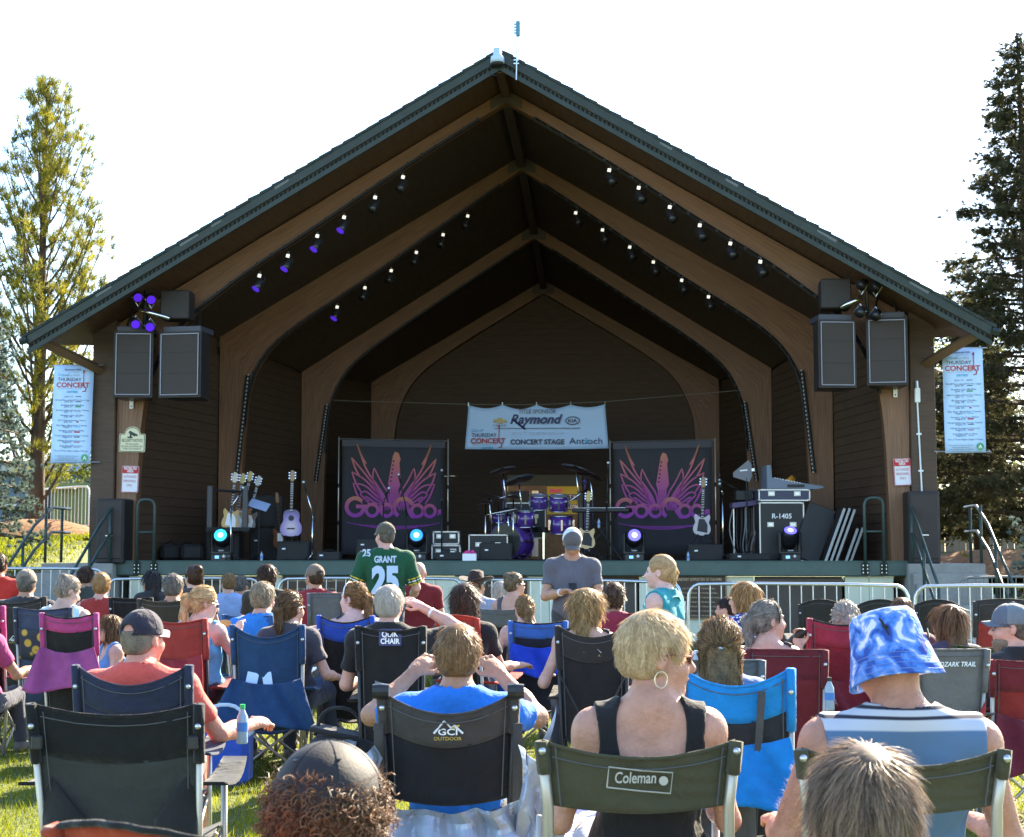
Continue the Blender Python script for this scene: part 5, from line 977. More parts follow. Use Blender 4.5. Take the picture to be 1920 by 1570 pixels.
def person(px, py, Y, label, s=1.0, yaw=0, hyaw=None, hpit=0, hrol=0, lean=12, female=False, sk=FAIR, shirt=('tee',(.2,.2,.2)), pants=(.05,.055,.08), hair=('short',(.1,.06,.03),(.3,.2,.1)), arms=None, standing=False, extra=None, h=None, hcut=None, wide=1.0, face=False, legs=True, group='people in the crowd', slouch=0, child=False, fwd=.03):
    Hc = at(px, py, Y); yaw = radians(yaw); hyaw = yaw if hyaw is None else radians(hyaw)
    t = thing('person', label, 'person', (Hc[0], Hc[1], 0), yaw, group); Hl = np.array([0, 0, Hc[2]])
    Rh = rotm(0,0,hyaw-yaw) @ rotm(radians(hpit),0,0) @ rotm(0,radians(hrol),0)          # head frame in body frame
    T = lambda p: Hl + Rh@(np.asarray(p, float)*s)
    if h is None: h = float(np.clip(Y*.00105, .0068, .0155))
    hd = s
    # head
    B = [ell(T((0,-.012,.025)), np.array((.074,.094,.088))*s, Rh, .02), ell(T((0,.030,-.045)), np.array((.060,.066,.078))*s, Rh, .035), ell(T((0,.070,-.100)), np.array((.026,.024,.022))*s, Rh, .03),
         ell(T((0,.052,-.035)), np.array((.056,.040,.05))*s, Rh, .03), cap(T((0,.088,.006)), T((0,.112,-.034)), .0085*s, .0145*s, .014), ell(T((0,.080,.022)), np.array((.05,.016,.012))*s, Rh, .015),
         ell(T((0,.090,-.066)), np.array((.024,.011,.008))*s, Rh, .008)]
    for sg in (-1,1):
        B += [ell(T((sg*.030,.094,-.002)), np.array((.016,.012,.010))*s, Rh, .012, True), ell(T((sg*.040,.062,-.036)), np.array((.022,.026,.022))*s, Rh, .02)]
        E_ = Rh@rotm(.15,0,sg*-.35); B += [ell(T((sg*.078,-.008,-.012)), np.array((.009,.020,.032))*s, E_, .008), ell(T((sg*.087,.002,-.010)), np.array((.005,.010,.017))*s, E_, .006, True)]
    nb = T((0,-.035,-.165)) if not standing else T((0,-.03,-.165)); nb = np.array([nb[0]*.5, min(nb[1],0)-.0, Hl[2]-.165*s]); nb[1] = -fwd*s
    B += [cap(nb-np.array([0,0,.02*s]), T((0,-.02,-.06)), .056*s*(.88 if female else 1), .052*s*(.86 if female else 1), .03)]
    l_ = radians(0 if standing else lean); dn = np.array([0, sin(l_), -cos(l_)]); fw = np.array([0, cos(l_), sin(l_)]); Rt = np.array([[1,0,0], fw, -dn]).T
    sw = (.158 if female else .182)*s*wide; tl = .47*s if not child else .42*s
    shz = nb+dn*.055*s; hip = nb+dn*tl; SH = [shz+np.array([sg*sw,0,0]) for sg in (-1,1)]
    tor = [ell(nb+dn*.19*s+fw*.015*s, np.array(((.145 if female else .165)*s*wide, .100*s, .17*s)), Rt, .06), ell(nb+dn*.34*s+fw*.02*s, np.array(((.125 if female else .15)*s*wide, .10*s*wide, .14*s)), Rt, .06), ell(hip-dn*.03*s+fw*.01*s, np.array(((.175 if female else .165)*s*wide, .125*s, .12*s)), Rt, .06),
           cap(SH[0]+dn*.005*s, SH[1]+dn*.005*s, .052*s, .052*s, .05)]
    for sg, S_ in zip((-1,1), SH):
        tor += [cap(nb+np.array([sg*.025*s,-.012*s,.022*s]), S_+np.array([-sg*.03*s,-.005*s,.004*s]), .046*s, .047*s, .05), ell(S_, np.array((.056,.056,.062))*s, None, .04), ell(nb+dn*.16*s-fw*.05*s+np.array([sg*.08*s*wide,0,0]), np.array((.065*wide,.045,.09))*s, Rt, .05)]
    if female: tor += [ell(nb+dn*.235*s+fw*.085*s+np.array([sg*.065*s,0,0]), np.array((.06,.055,.06))*s, Rt, .05) for sg in (-1,1)]
    B += tor
    # arms: (elbow offset, hand offset, curl, show hand normal)
    df = ((.07,.06,-.265),(-.06,.235,.0),.5,(0,0,1)); arms = arms or (None, None); AR = []; armp = []
    for i, sg in enumerate((-1,1)):
        a = arms[i] or df; m = np.array([sg,1,1]); el = SH[i]+np.array(a[0])*m*s; wr = el+np.array(a[1])*m*s; AR.append((SH[i], el, wr)); ar = .88 if female else 1
        armp += [cap(SH[i], el, .050*s*ar*wide**.5, .040*s*ar, .03), cap(el, el+(wr-el)*.45, .040*s*ar, .041*s*ar, .02), cap(el+(wr-el)*.4, wr, .040*s*ar, .026*s*ar, .02)]
        hand(armp, wr, wr-el, np.array(a[3])*m, s*(.92 if female else 1), a[2], sg*1)
    B += armp
    legp = []; LG = []
    for sg in (-1,1):
        hj = hip+np.array([sg*.09*s,0,-.02*s])
        if standing: kn = np.array([sg*.10*s, hip[1]+.02, hip[2]*.52]); an = np.array([sg*.11*s, hip[1]-.01, .08])
        else: kn = hj+np.array([sg*.06*s, .42*s, .03*s]); an = np.array([kn[0]+sg*.02, kn[1]+.10*s, .08])
        LG.append((hj, kn, an)); legp += [cap(hj, kn, .080*s, .056*s, .04), cap(kn, kn+(an-kn)*.4, .054*s, .052*s, .03), cap(kn+(an-kn)*.35, an, .05*s, .036*s, .03)]
    if legs: B += legp
    V, Q = sdf_mesh(B, h); np_mesh('body', V, Q, skin(sk), t)
    # clothing ------------------------------------------------------
    kind, col = shirt[0], shirt[1]; o_ = .011*s if Y > 8 else .009*s
    def off(p, e):
        return ('e', p[1], p[2]+e, p[3], p[4], p[5]) if p[0] == 'e' else ('c', p[1], p[2], p[3]+e, p[4]+e, p[5], p[6], p[7])
    o_ += .004*s; C = [off(cap(nb-np.array([0,0,.02*s]), nb+np.array([0,0,.04*s]), .056*s*(.88 if female else 1), .052*s, .03), o_)]+[off(p, o_) for p in tor]; sl = {'tee':.62, 'polo':.66, 'long':1.0, 'jersey':.85, 'tank':0, 'sleeveless':0, 'strap':0, 'ruffle':0}[kind]
    for S_, el, wr in AR:
        if 0 < sl < 1: C.append(cap(S_, S_+(el-S_)*sl, (.060 if kind != 'jersey' else .07)*s, (.060 if kind != 'jersey' else .075)*s, .03, True))
        elif sl == 1: C += [cap(S_, el, .062*s, .054*s, .03), cap(el, wr, .053*s, .042*s, .03, True)]
    nk = {'tee':.084,'polo':.080,'long':.082,'jersey':.088,'sleeveless':.088,'tank':.09,'strap':.1,'ruffle':.088}[kind]*s
    C.append(cap(nb+np.array([0,0,.058*s if kind in ('tee','polo','long','jersey','sleeveless') else 0.0])+fw*.012*s, nb+np.array([0,.02*s,.2*s]), nk, nk*1.25, .008, False, True))
    if kind in ('tank','strap','sleeveless','ruffle'):
        dep = {'tank':.20,'strap':.13,'sleeveless':.06,'ruffle':.06}[kind]*s
        if kind in ('tank','strap'): C.append(ell(nb+dn*.02*s-fw*.08*s, np.array(({'tank':.098*wide,'strap':.16}[kind], .12, dep/s))*s, Rt, .008, True)); C.append(ell(nb+dn*.04*s+fw*.11*s, np.array((.085,.1,.12))*s, Rt, .008, True))
        for sg, S_ in zip((-1,1), SH): C.append(ell(S_+np.array([sg*.045*s,0,-.02*s]), np.array((.068 if kind in ('tank','strap') else .05,.14,.13))*s, None, .008, True))
    hem = hip+dn*(.07 if not standing else .12)*s; 
    C2 = [*C, cap(hem+dn*.0, hem+dn*.5*s, .4*s, .4*s, .004, False, True)] if False else C
    V, Q = sdf_mesh(C2, h*1.15, wob=.0038 if Y < 9 else .003 if Y < 14 else 0, wz=nb[2]-.07*s); sm = shirt[2] if len(shirt) > 2 and not isinstance(shirt[2], (int, float, str)) else cloth('%s%.2f%.2f%.2f' % (kind, *col), col)
    sho = np_mesh('shirt', V, Q, sm, t); t['_sh'] = 0; del t['_sh']
    if kind == 'polo': MB().tube([nb+np.array([.068*s*cos(a), .070*s*sin(a)+.006*s, .040*s-.012*s*sin(a)]) for a in np.linspace(0,2*pi,25)], .015*s, 6).build('collar', sm, t, True)
    if kind == 'strap':
        st = MB()
        for sg in (-1,1): st.tube(smooth_pts([nb+dn*.22*s-fw*.098*s+np.array([sg*.07*s,0,0]), nb+dn*.10*s-fw*.085*s+np.array([sg*.08*s,0,0]), nb+dn*.01*s+np.array([sg*.085*s,-.01,.05*s]), nb+dn*.10*s+fw*.095*s+np.array([sg*.085*s,0,0])], 2), .007*s, 5)
        st.build('strap', sm, t, True)
    if legs:
        Pn = [off(tor[2], .012*s)]
        for (hj, kn, an) in LG:
            if pants == 'short' or (isinstance(pants, tuple) and len(pants) == 2): Pn.append(cap(hj, hj+(kn-hj)*.85, .098*s, .082*s, .04, True))
            else: Pn += [cap(hj, kn, .094*s, .070*s, .04), cap(kn, an, .066*s, .05*s, .03, True)]
        pc = pants[0] if len(pants) == 2 else pants
        V, Q = sdf_mesh(Pn, max(h*1.3, .012)); np_mesh('shorts' if len(pants) == 2 else 'trousers', V, Q, cloth('p%.2f%.2f%.2f' % tuple(pc), pc), t)
        for (hj, kn, an) in LG: np_mesh('shoe', *sdf_mesh([cap(an+np.array([0,-.03,-.035]), an+np.array([0,.15*s,-.045]), .038*s, .034*s, .02), cap(an, an+np.array([0,0,-.03]), .042*s, .04*s, .02)], .014), cloth('shoe', (.12,.11,.11)), t)
    if face:
        for sg in (-1,1):
            e = np_mesh('eye', *sdf_mesh([ell(T((sg*.030,.082,-.002)), np.array((.011,.010,.0085))*s, Rh, .004)], .005), mat('eye_dark', (.12,.10,.09), .15), t)
        np_mesh('lips', *sdf_mesh([ell(T((0,.099,-.066)), np.array((.019,.006,.0055))*s, Rh, .004)], .0045), mat('lips', (.42,.15,.13), .45), t)
    # hair ----------------------------------------------------------
    hk = hair[0]; hm = hair_mat(hair[1], hair[2]); vol = hair[3] if len(hair) > 3 else 1.0
    if hk != 'bald':
        e = {'short':.010,'crop':.006,'full':.014,'curly':.024,'bob':.022,'long':.016,'wavy':.024,'pony':.010,'bun':.012,'half':.016,'braid':.012}[hk]*vol
        Hh = [ell(T((0,-.014,.026)), np.array((.0745+e,.095+e,.090+e))*s, Rh, .02)]
        if hk in ('short','crop','full','curly','pony','bun','braid'): Hh.append(ell(T((0,-.045,-.03)), np.array((.060+e*.6,.055+e*.6,.055))*s, Rh, .03))
        if hk == 'bob': Hh += [ell(T((0,-.04,-.06)), np.array((.085,.075,.10))*s, Rh, .04), ell(T((0,.0,-.04)), np.array((.094,.055,.09))*s, Rh, .03)]
        if hk in ('long','wavy','half'): Hh += [ell(T((0,-.05,-.07)), np.array((.085*vol,.065,.11))*s, Rh, .05), ell(T((0,-.075,-.18)), np.array((.092*vol,.04,.11))*s, Rh, .05)] + ([ell(T((0,-.0,-.05)), np.array((.092,.05,.10))*s, Rh, .03)] if hk != 'half' else [])
        tail = None
        if hk == 'pony': tail = [T((0,-.105,.02)), T((.0,-.145,-.01)), T((.0,-.135,-.10)), T((0,-.11,-.20))]
        if hk == 'braid': tail = [T((.05,-.07,.06)), T((.045,-.095,.0)), T((.04,-.085,-.06)), T((.045,-.05,-.12))]
        if tail is not None:
            wv = (.022,.034,.030,.012) if hk == 'pony' else (.026,.026,.024,.02); Hh += [cap(tail[i], tail[i+1], wv[i]*s, wv[i+1]*s, .02) for i in range(3)]
            if hk == 'braid': Hh += [ell(T((.05+.018*(-1)**k,-.078-.02*sin(k*.45),.06-.024*k)), np.array((.02,.02,.018))*s, Rh, .006) for k in range(8)]
        if hk == 'bun': Hh.append(ell(T((0,-.085,.085)), np.array((.042,.04,.036))*s*vol, Rh, .02))
        # hairline: clear the face and, for short cuts, the ears and the nape
        Hh.append(ell(T((0,.105,-.035)), np.array((.082,.072,.098))*s, Rh, .012, True))
        if hk in ('short','crop','full','pony','bun','braid','half'):
            for sg in (-1,1): Hh.append(ell(T((sg*.088,.012,-.022)), np.array((.026,.034,.045))*s, Rh, .010, True))
        if hk in ('short','crop','full','curly'): Hh.append(ell(T((0,-.06,-.125)), np.array((.09,.09,.055))*s, Rh, .010, True))
        if hcut is not None: Hh.append(ell(T((0,-.01,hcut+.14)), np.array((.16,.2,.14))*s, Rh, .01, True))
        hh = max(.0065, h*.9); V, Q = sdf_mesh(Hh, hh); ho = np_mesh('hair', V, Q, hm, t)
        a = ho.data.attributes.new('rnd','FLOAT','POINT'); a.data.foreach_set('value', np.clip(.3+.12*np.sin(V[:,0]*90/s+np.sin(V[:,2]*40)*2)+.12*RNG.normal(size=len(V)),0,1).astype(np.float32))
        crown = T((0,-.055,.105)); tie = tail[0] if tail is not None else (T((0,-.085,.085)) if hk == 'bun' else T((0,-.11,.01))); N = int(np.clip(38000/Y**1.15, 600, 15000)); wd = max(.0011, Y*.00034)
        dnv = np.array([0,0,-1.])
        def fl(p):
            if hk in ('pony','bun','half','braid'):
                d = tie-p; far = np.linalg.norm(d, axis=1) > .05; d = d/(np.linalg.norm(d,axis=1)[:,None]+1e-9)
                if hk != 'bun': below = (p[:,2] < tie[2]-.03) & (p[:,1] < Hl[1]-.09*s); d[below] = dnv
                return d
            d = p-crown; d /= np.linalg.norm(d,axis=1)[:,None]+1e-9
            return d*.6+dnv*(1.0 if hk in ('long','wavy','bob') else .45)
        LL = {'short':.048,'crop':.016,'full':.075,'curly':.06,'bob':.10,'long':.13,'wavy':.12,'pony':.08,'bun':.05,'half':.10,'braid':.035}[hk]*s
        strands(V, Q, fl, LL, N if not (hk == 'curly' and Y < 5) else N//2, wd, hm, ho, {'wavy':.8,'curly':1.6,'half':.35,'full':.22}.get(hk,.15), {'short':.09,'full':.05,'curly':.9,'wavy':.3,'crop':.3}.get(hk,.03), grav=.3 if hk in ('long','wavy','bob','pony','half') else .1, frizz={'curly':.6,'wavy':.28,'full':.17,'short':.16}.get(hk,.14), crown=crown, nape=Hl[2]-.085*s if hk in ('short','crop','full') else None)
        if hk == 'curly' and Y < 5:                     # ringlets
            tri = V[Q[:, 0]]; lk = MB(); ix = RNG.choice(len(Q), 2600)
            for i in ix:
                p0 = tri[i]; nn_ = nrm(p0-Hl-np.array([0,0,.0])); ax_ = nrm(nn_*.55+np.array([0,0,-1.])+RNG.normal(size=3)*.35); e1 = nrm(np.cross(ax_, nn_)); e2 = np.cross(ax_, e1); rr_ = RNG.uniform(.003,.008); L_ = RNG.uniform(.02,.05); ph_ = RNG.uniform(0,6.28); tn_ = RNG.uniform(1.2,2.2)
                lk.tube([p0-nn_*.006+ax_*L_*q+rr_*(cos(ph_+6.28*tn_*q)*e1+sin(ph_+6.28*tn_*q)*e2) for q in np.linspace(0,1,11)], [.0016*(1-.4*q) for q in np.linspace(0,1,11)], 4)
            lo_ = lk.build('ringlet', hm, ho, True); lo_['kind'] = 'stuff'; at2 = lo_.data.attributes.new('rnd','FLOAT','POINT'); at2.data.foreach_set('value', np.repeat(RNG.random(2600), 44).astype(np.float32))
        if hk in ('pony','half'): MB().lathe([(.018*s,-.012),(.024*s,-.008),(.024*s,.008),(.018*s,.012)], 10, tie, rotm(radians(50))).build('hair_tie', cloth('tie', (.10,.05,.25)) if hk == 'pony' else M_STEEL, t, True)
    if extra: extra(t, T, Rh, s, dict(nb=nb, dn=dn, fw=fw, SH=SH, AR=AR, hip=hip, tor=tor, off=off, h=h, hm=hm, LG=LG))
    return t
# ---------------------------------------------------------------- hats and glasses
def ballcap(col, brimc=None, front=None, lift=0, back=True, mesh=None):
    def f(t, T, Rh, s, k):
        m = cloth('cap%.2f%.2f%.2f' % col, col); pr = [ell(T((0,-.010,.030)), np.array((.089,.108,.103))*s, Rh, .01)]
        low = [ell(T((0,-.012,-.10)), np.array((.16,.2,.135))*s, Rh, .006, True)]
        if back: low.append(ell(T((0,-.115,.040)), np.array((.034,.05,.026))*s, Rh, .004, True))
        o = np_mesh('baseball_cap', *sdf_mesh(pr+low, max(.006, k['h']*.8)), m, t); np_mesh('button', *sdf_mesh([ell(T((0,-.012,.134)), np.array((.011,.011,.006))*s, Rh, .004)], .004), m, o)
        b = MB(); b.sheet(lambda a, q: T(((a-.5)*.155*(1-.35*q**3), .078+q*.085-.07*(2*a-1)**2*(.6+.4*(1-q)), .040-.010*q-.028*(2*a-1)**2)), 12, 6, .004, (0,0,-1)); b.build('brim', cloth('brim%.2f%.2f%.2f' % (brimc or col), brimc or col), o, True)
        if front: np_mesh('front_panel', *sdf_mesh([ell(T((0,.004,.032)), np.array((.087,.104,.102))*s, Rh, .01), ell(T((0,-.06,.03)), np.array((.2,.085,.3))*s, Rh, .004, True), low[0]], max(.006, k['h']*.8)), cloth('capf%.2f%.2f%.2f' % front, front), o)
        sm_ = MB()
        for a in (0, pi/3, 2*pi/3): sm_.tube([T((.0895*cos(a)*cos(q), -.010+.1085*sin(a)*cos(q), .030+.1035*sin(q))) for q in np.linspace(.12, pi-.12, 15)], .0012*s, 4)
        sm_.build('seam', m, o)
    return f
def glasses(col=(.02,.02,.02), lens=(.02,.02,.02), up=False):
    def f(t, T, Rh, s, k):
        zz, yy = (.075, .06) if up else (-.002, .104); g = MB()
        for sg in (-1,1):
            P = [T((sg*(.032+.026*cos(a)), yy-.012*abs(cos(a))*(1 if cos(a) > 0 else 0), zz+.019*sin(a))) for a in np.linspace(0, 2*pi, 13)]; g.tube(P, .0022*s, 4)
            g.tube([T((sg*.058,yy-.012,zz+.006)), T((sg*.080,.03,zz+.008)), T((sg*.082,-.01,zz+.002 if not up else zz-.03))], .0026*s, 4)
        g.tube([T((-.008,yy,zz+.004)), T((.008,yy,zz+.004))], .002*s, 4); o = g.build('glasses', mat('frame%.2f' % col[0], col, .3), t)
        if lens: 
            L = MB()
            for sg in (-1,1): L.add([T((sg*.032,yy-.002,zz))]+[T((sg*(.032+.025*cos(a)),yy-.003-.012*max(0,cos(a)),zz+.018*sin(a))) for a in np.linspace(0,2*pi,12,endpoint=False)], [(0,1+i,1+(i+1)%12) for i in range(12)])
            L.build('lens', mat('lens%.2f' % lens[0], lens, .08, spec=.8), o)
    return f
def allof(*fs):
    def f(*a):
        for q in fs: q(*a)
    return f
def lathe_T(T, prof, n=28, sx=1, sy=1, off=(0,0,0), wave=None):
    vs = [T((off[0]+r*cos(2*pi*k/n)*sx, off[1]+r*sin(2*pi*k/n)*sy, off[2]+z+(wave(2*pi*k/n, r) if wave else 0))) for r, z in prof for k in range(n)]
    return MB().add(vs, [(i*n+k, i*n+(k+1)%n, (i+1)*n+(k+1)%n, (i+1)*n+k) for i in range(len(prof)-1) for k in range(n)])
# ================================================================ folding chairs
M_TUBE = mat('chair_steel_tube', (.36,.33,.28), .35, metal=.6); M_TUBEB = mat('chair_black_tube', (.02,.02,.02), .4); M_TUBEA = mat('chair_pale_tube', (.50,.46,.38), .35, metal=.5)
def folding_chair(px, Y, label, top=.92, w=.56, seat=.40, colT=(.03,.04,.07), colB=None, band=0, dip=.06, bow=.05, yaw=0, tube=None, flap=None, style='quad', trim=None, back0=None, lean=.20, group='folding camp chairs on the lawn', arms=True, armc=None, pyt=None, panelm=None, sag=0):
    x = (px-960)/F*Y*1.0; w *= .9
    if pyt is not None: top = at(px, pyt, Y)[2]
    t = thing('folding_chair', label, 'chair', (x, Y, 0), radians(yaw), group); tube = tube or M_TUBE; k = .92
    cT = cloth('c%.3f%.3f%.3f' % colT, colT, .12, .10); colB = colB or colT; cB = panelm or cloth('c%.3f%.3f%.3f' % colB, colB, .12, .10); zb = back0 if back0 is not None else seat-.04
    yb = lambda z: -.02-lean*(z-seat)                                        # back plane leans towards the camera
    def bk(z0, z1, d0, d1, e=0):
        return lambda a, q: ((2*a-1)*(w/2+e)*(.93+.07*(z0+(z1-z0)*q-zb)/(top-zb)), yb(z0+(z1-z0)*q)-e*2-bow*(1-(2*a-1)**2)+.006*sin(9*a+5*q)*(1-abs(2*a-1))+.004*sin(31*a*q+3), z0+(z1-z0)*q-((d0*(1-q)+d1*q)*(1-(2*a-1)**2)))
    sp_ = top-band if band else top
    MB().sheet(bk(zb, sp_, .02, dip if not band else dip*.8, 0), 18, 14, .005).build('back_panel', cB, t, True)
    if band: MB().sheet(bk(sp_-.006, top, dip*.8, dip, .003), 18, 5, .006).build('back_band', cT, t, True)
    tr = MB(); f = bk(zb, top, .02, dip, .002); tr.tube([f(a, 1) for a in np.linspace(0,1,19)], .006, 5); tr.build('top_hem', trim or cT, t, True)
    for s_ in (-1,1):
        e = 0 if s_ < 0 else 1; g = bk(zb, top, 0, 0, .004); pk = MB(); pk.tube([g(e, q) for q in np.linspace(.0,1,6)], .014, 6); 
        if style in ('quad','deck'): pk2 = MB(); pk2.tube([np.array(g(e, q))+np.array([0,-.004,0]) for q in np.linspace(.62 if style == 'quad' else .5,1,4)], .021, 6); pk2.build('pole_sleeve', cT, t, True)
        p0 = np.array(g(e, 1)); lo = np.array([s_*w*.46, yb(seat)-.02, .02]); MB().tube([lo, np.array(g(e,0)), p0+np.array([0,0,-.005])], .0125 if style != 'deck' else .016, 8).build('rear_post', tube, t, True)
        MB().lathe([(.012,0),(.010,.008),(.004,.011)], 8, np.array(g(e, .86))+np.array([-s_*.0,-.022,0]), rotm(pi/2)).build('rivet', M_STEEL, t, True)
        MB().tube([(s_*w*.50,.40,.02),(s_*w*.50,.36,seat+.22)], .0125, 8).build('front_leg', tube, t, True)
        if style == 'deck': MB().tube([(s_*w*.46,.42,.02),(s_*w*.46,.0,seat)], .016, 8).build('side_brace', tube, t, True)
        MB().lathe([(.022,0),(.026,.012),(.016,.03)], 8, lo-np.array([0,0,.02])).build('foot', M_TUBEB, t)
    X = ((-w*.46,yb(seat)-.02,.03),(w*.42,yb(seat),seat-.03)), ((w*.46,yb(seat)-.02,.03),(-w*.42,yb(seat),seat-.03)), ((-w*.48,.4,.03),(w*.45,.38,seat-.03)), ((w*.48,.4,.03),(-w*.45,.38,seat-.03)), ((-w*.48,.4,.03),(-w*.47,yb(seat),seat-.02)), ((w*.48,.4,.03),(w*.47,yb(seat),seat-.02)), ((-w*.46,0-.04,.03),(-w*.48,.38,seat-.02)), ((w*.46,-.04,.03),(w*.48,.38,seat-.02))
    for a, b in (X if style != 'deck' else X[:2]): MB().tube([a, b], .010, 6).build('cross_brace', tube, t, True)
    MB().sheet(lambda a, q: ((2*a-1)*w*.47, yb(seat)+q*(.44+.02), seat-.06*(1-(2*a-1)**2)-.03*(1-q)), 10, 8, .006, (0,0,1)).build('seat', cB, t, True)
    sm_ = MB()                                                              # stitched seams on the back
    for xx in (.86,): 
        for s_ in (-1,1): sm_.tube([np.array(bk(zb, top, .02, dip, .004)((1+s_*xx)/2, q))+np.array([0,-.003,0]) for q in np.linspace(.04,.97,8)], .0022, 4)
    for zz in (.035,): sm_.tube([np.array(bk(zb, top, .02, dip, .004)(a, 1-zz/(top-zb)))+np.array([0,-.003,0]) for a in np.linspace(.05,.95,14)], .002, 4)
    sm_.build('stitch_line', mat('stitch_thread', (.10,.10,.10), .8), t)
    if arms:
        ca = cloth('c%.3f%.3f%.3f' % (armc or colT), armc or colT, .12, .10)
        for s_ in (-1,1):
            MB().sheet(lambda a, q: (s_*(w*.50+.03)+(a-.5)*(.09 if style != 'deck' else .04)*(1+.25*sin(pi*q)), -.06+q*.48, seat+.24-.035*sin(pi*q)-.03*(1-q)), 4, 8, .012, (0,0,1)).build('armrest', ca, t, True)
    if flap:                                                                # the carry bag / canopy skirt hanging off the back
        fc, z1, z0, ww = flap; cf = cloth('c%.3f%.3f%.3f' % fc, fc, .15, .2); q0 = random.random()*6
        MB().sheet(lambda a, q: ((2*a-1)*w*(ww*(1-q)+.5*q)+.03*sin(5*a+q0)*(1-q), yb(z1)-.05-bow-.13*(1-q)+.03*sin(11*a+3*q+q0)*(1-q*.6)+.015*sin(23*a+5*q), z0+(z1-z0)*q-.04*sin(pi*a)*q+.02*sin(7*a+q0)*(1-q)), 24, 12, .006).build('hanging_flap', cf, t, True)
    t['_'] = 0; del t['_']
    return t, bk, yb
def chair_print(t, body, h, colr, z, w_, yb, bow, bold=.02, shear=0, name='lettering', dx=0):
    return text(body, h, colr, t, dx, z, yb(z)-bow-.014, width=w_, bold=bold, shear=shear, name=name)
M_PALE = mat('pale_print', (.45,.43,.34), .6); M_GOLD = mat('gold_print2', (.62,.42,.06), .5)
def gci_logo(t, z, yb, bow, s=1):
    y = yb(z)-bow-.016; m = MB(); m.tube([(-.05*s,y,z),(-.012*s,y,z+.045*s),(.012*s,y,z+.02*s),(.022*s,y,z+.03*s),(.055*s,y,z)], .004*s, 4); m.build('mountain_emblem', M_WHITE, t); MB().lathe([(.018*s,0),(.018*s,.002)], 12, (.026*s,y+.003,z+.035*s), rotm(pi/2)).build('sun_emblem', M_GOLD, t)
    text('GCI', .022*s, M_WHITE, t, 0, z-.005, y, width=.07*s, bold=.02); text('OUTDOOR', .012*s, M_GOLD, t, 0, z-.024*s, y, width=.10*s)
def crumple(seed, n=4):
    r = np.random.default_rng(seed); D = [(r.uniform(3,13)*cos(t), r.uniform(3,13)*sin(t), r.uniform(0,6), r.uniform(.3,1)) for t in r.uniform(0,pi,n)]
    return lambda a, q: sum(w_*abs(sin(x*a+y*q+p+.6*sin(4*a-3*q))) for x, y, p, w_ in D)/2.2
M_SILV = mat('silver_chair_cover', (.34,.38,.44), .38, metal=.35, bump=.25, bscale=22, var=.1, vscale=6)
OLIVE = (.075,.070,.038); NAVY = (.028,.034,.062); BLK = (.016,.016,.016); RED = (.32,.035,.035); MAR = (.13,.018,.026); ROY = (.025,.08,.42); PNK = (.42,.06,.19)
# ---- front rows
c, bk, yb = folding_chair(246, 5.75, 'large empty black folding chair with charcoal back at the lower left', pyt=1312, w=.64, seat=.43, colT=BLK, colB=(.050,.052,.048), band=.17, dip=.045, bow=-.02, tube=M_TUBEA, armc=BLK, lean=.28)
for s_ in (-1,1): MB().bbox((s_*.27,yb(.8)-.04,.80), (.04,.02,.05), .006).build('buckle', M_TUBEB, c); MB().sheet(lambda a, q: (s_*(.12+.15*a), yb(.5)-.03-.03*sin(pi*a), .40+.32*q-.2*(1-a)*q), 6, 6, .006).build('back_fold', cloth('fold', (.022,.022,.021)), c, True)
c, bk, yb = folding_chair(270, 7.0, 'dark navy folding chair of the man in the coral shirt', pyt=1243, w=.53, seat=.38, colT=NAVY, band=.14, dip=.085, bow=.06, tube=M_TUBEA)
c, bk, yb = folding_chair(845, 6.0, 'grey and black camp chair with mountain emblem, of the man in bright blue', pyt=1292, w=.53, seat=.36, colT=(.062,.056,.050), colB=(.018,.018,.020), band=.13, dip=.075, bow=.07, tube=M_TUBEB, armc=BLK, back0=.56); CR = crumple(4); MB().sheet(lambda a, q: ((2*a-1)*(.36-.10*q)+.05*(CR(q,a)-.4), yb(.6)-.09-.10*(1-q)-.16*(CR(a,q)-.3), .04+.57*q-.05*CR(a*.7,q)*q-.05*sin(pi*a)*q), 44, 34, .005).build('silver_cover', M_SILV, c); gci_logo(c, at(845,1370,5.9)[2], yb, .075)
for s_ in (-1,1):
    MB().lathe([(.026,-.03),(.03,0),(.026,.03)], 12, (s_*.245,yb(.93)-.03,.955), rotm(0,pi/2)).build('hinge_knob', M_TUBEB, c); MB().sheet(lambda a, q: (s_*(.235+.035*a), yb(.45+.4*q)-.045, .40+.44*q), 2, 6, .006).build('side_gusset', cloth('gusset', (.062,.056,.050)), c, True)
    CR2 = crumple(7+s_); MB().sheet(lambda a, q: (s_*(.22+.17*a+.05*CR2(a,q)), yb(.5)-.10+.12*a-.10*CR2(q,a), .05+.72*q*(1-.2*a)), 16, 30, .005).build('silver_cover', M_SILV, c)
def deck_chair(px, Y, pyt, lab, mark):
    c, bk, yb = folding_chair(px, Y, lab, pyt=pyt, w=.60, seat=.43, colT=OLIVE, dip=.045, bow=.035, tube=M_TUBEA, style='deck', back0=at(px, 1503, Y)[2], lean=.12, arms=False)
    z = at(px, 1460, Y)[2]; y = yb(z)-.052
    if mark: fr = MB(); P = [(a*1.0, y, z+.02+b_) for a, b_ in [(-.092,-.028),(-.086,.028),(.0,.018),(.092,.012),(.085,-.045),(0,-.038)]]; fr.tube(P+[P[0]], .0022, 4); fr.build('logo_border', M_PALE, c); text('Coleman', .030, M_PALE, c, -.012, z+.004, y-.001, width=.115, bold=.015, shear=.12); MB().lathe([(.013,0),(.013,.002)], 12, (.066,y,z+.010), rotm(pi/2)).build('lantern_emblem', M_PALE, c)
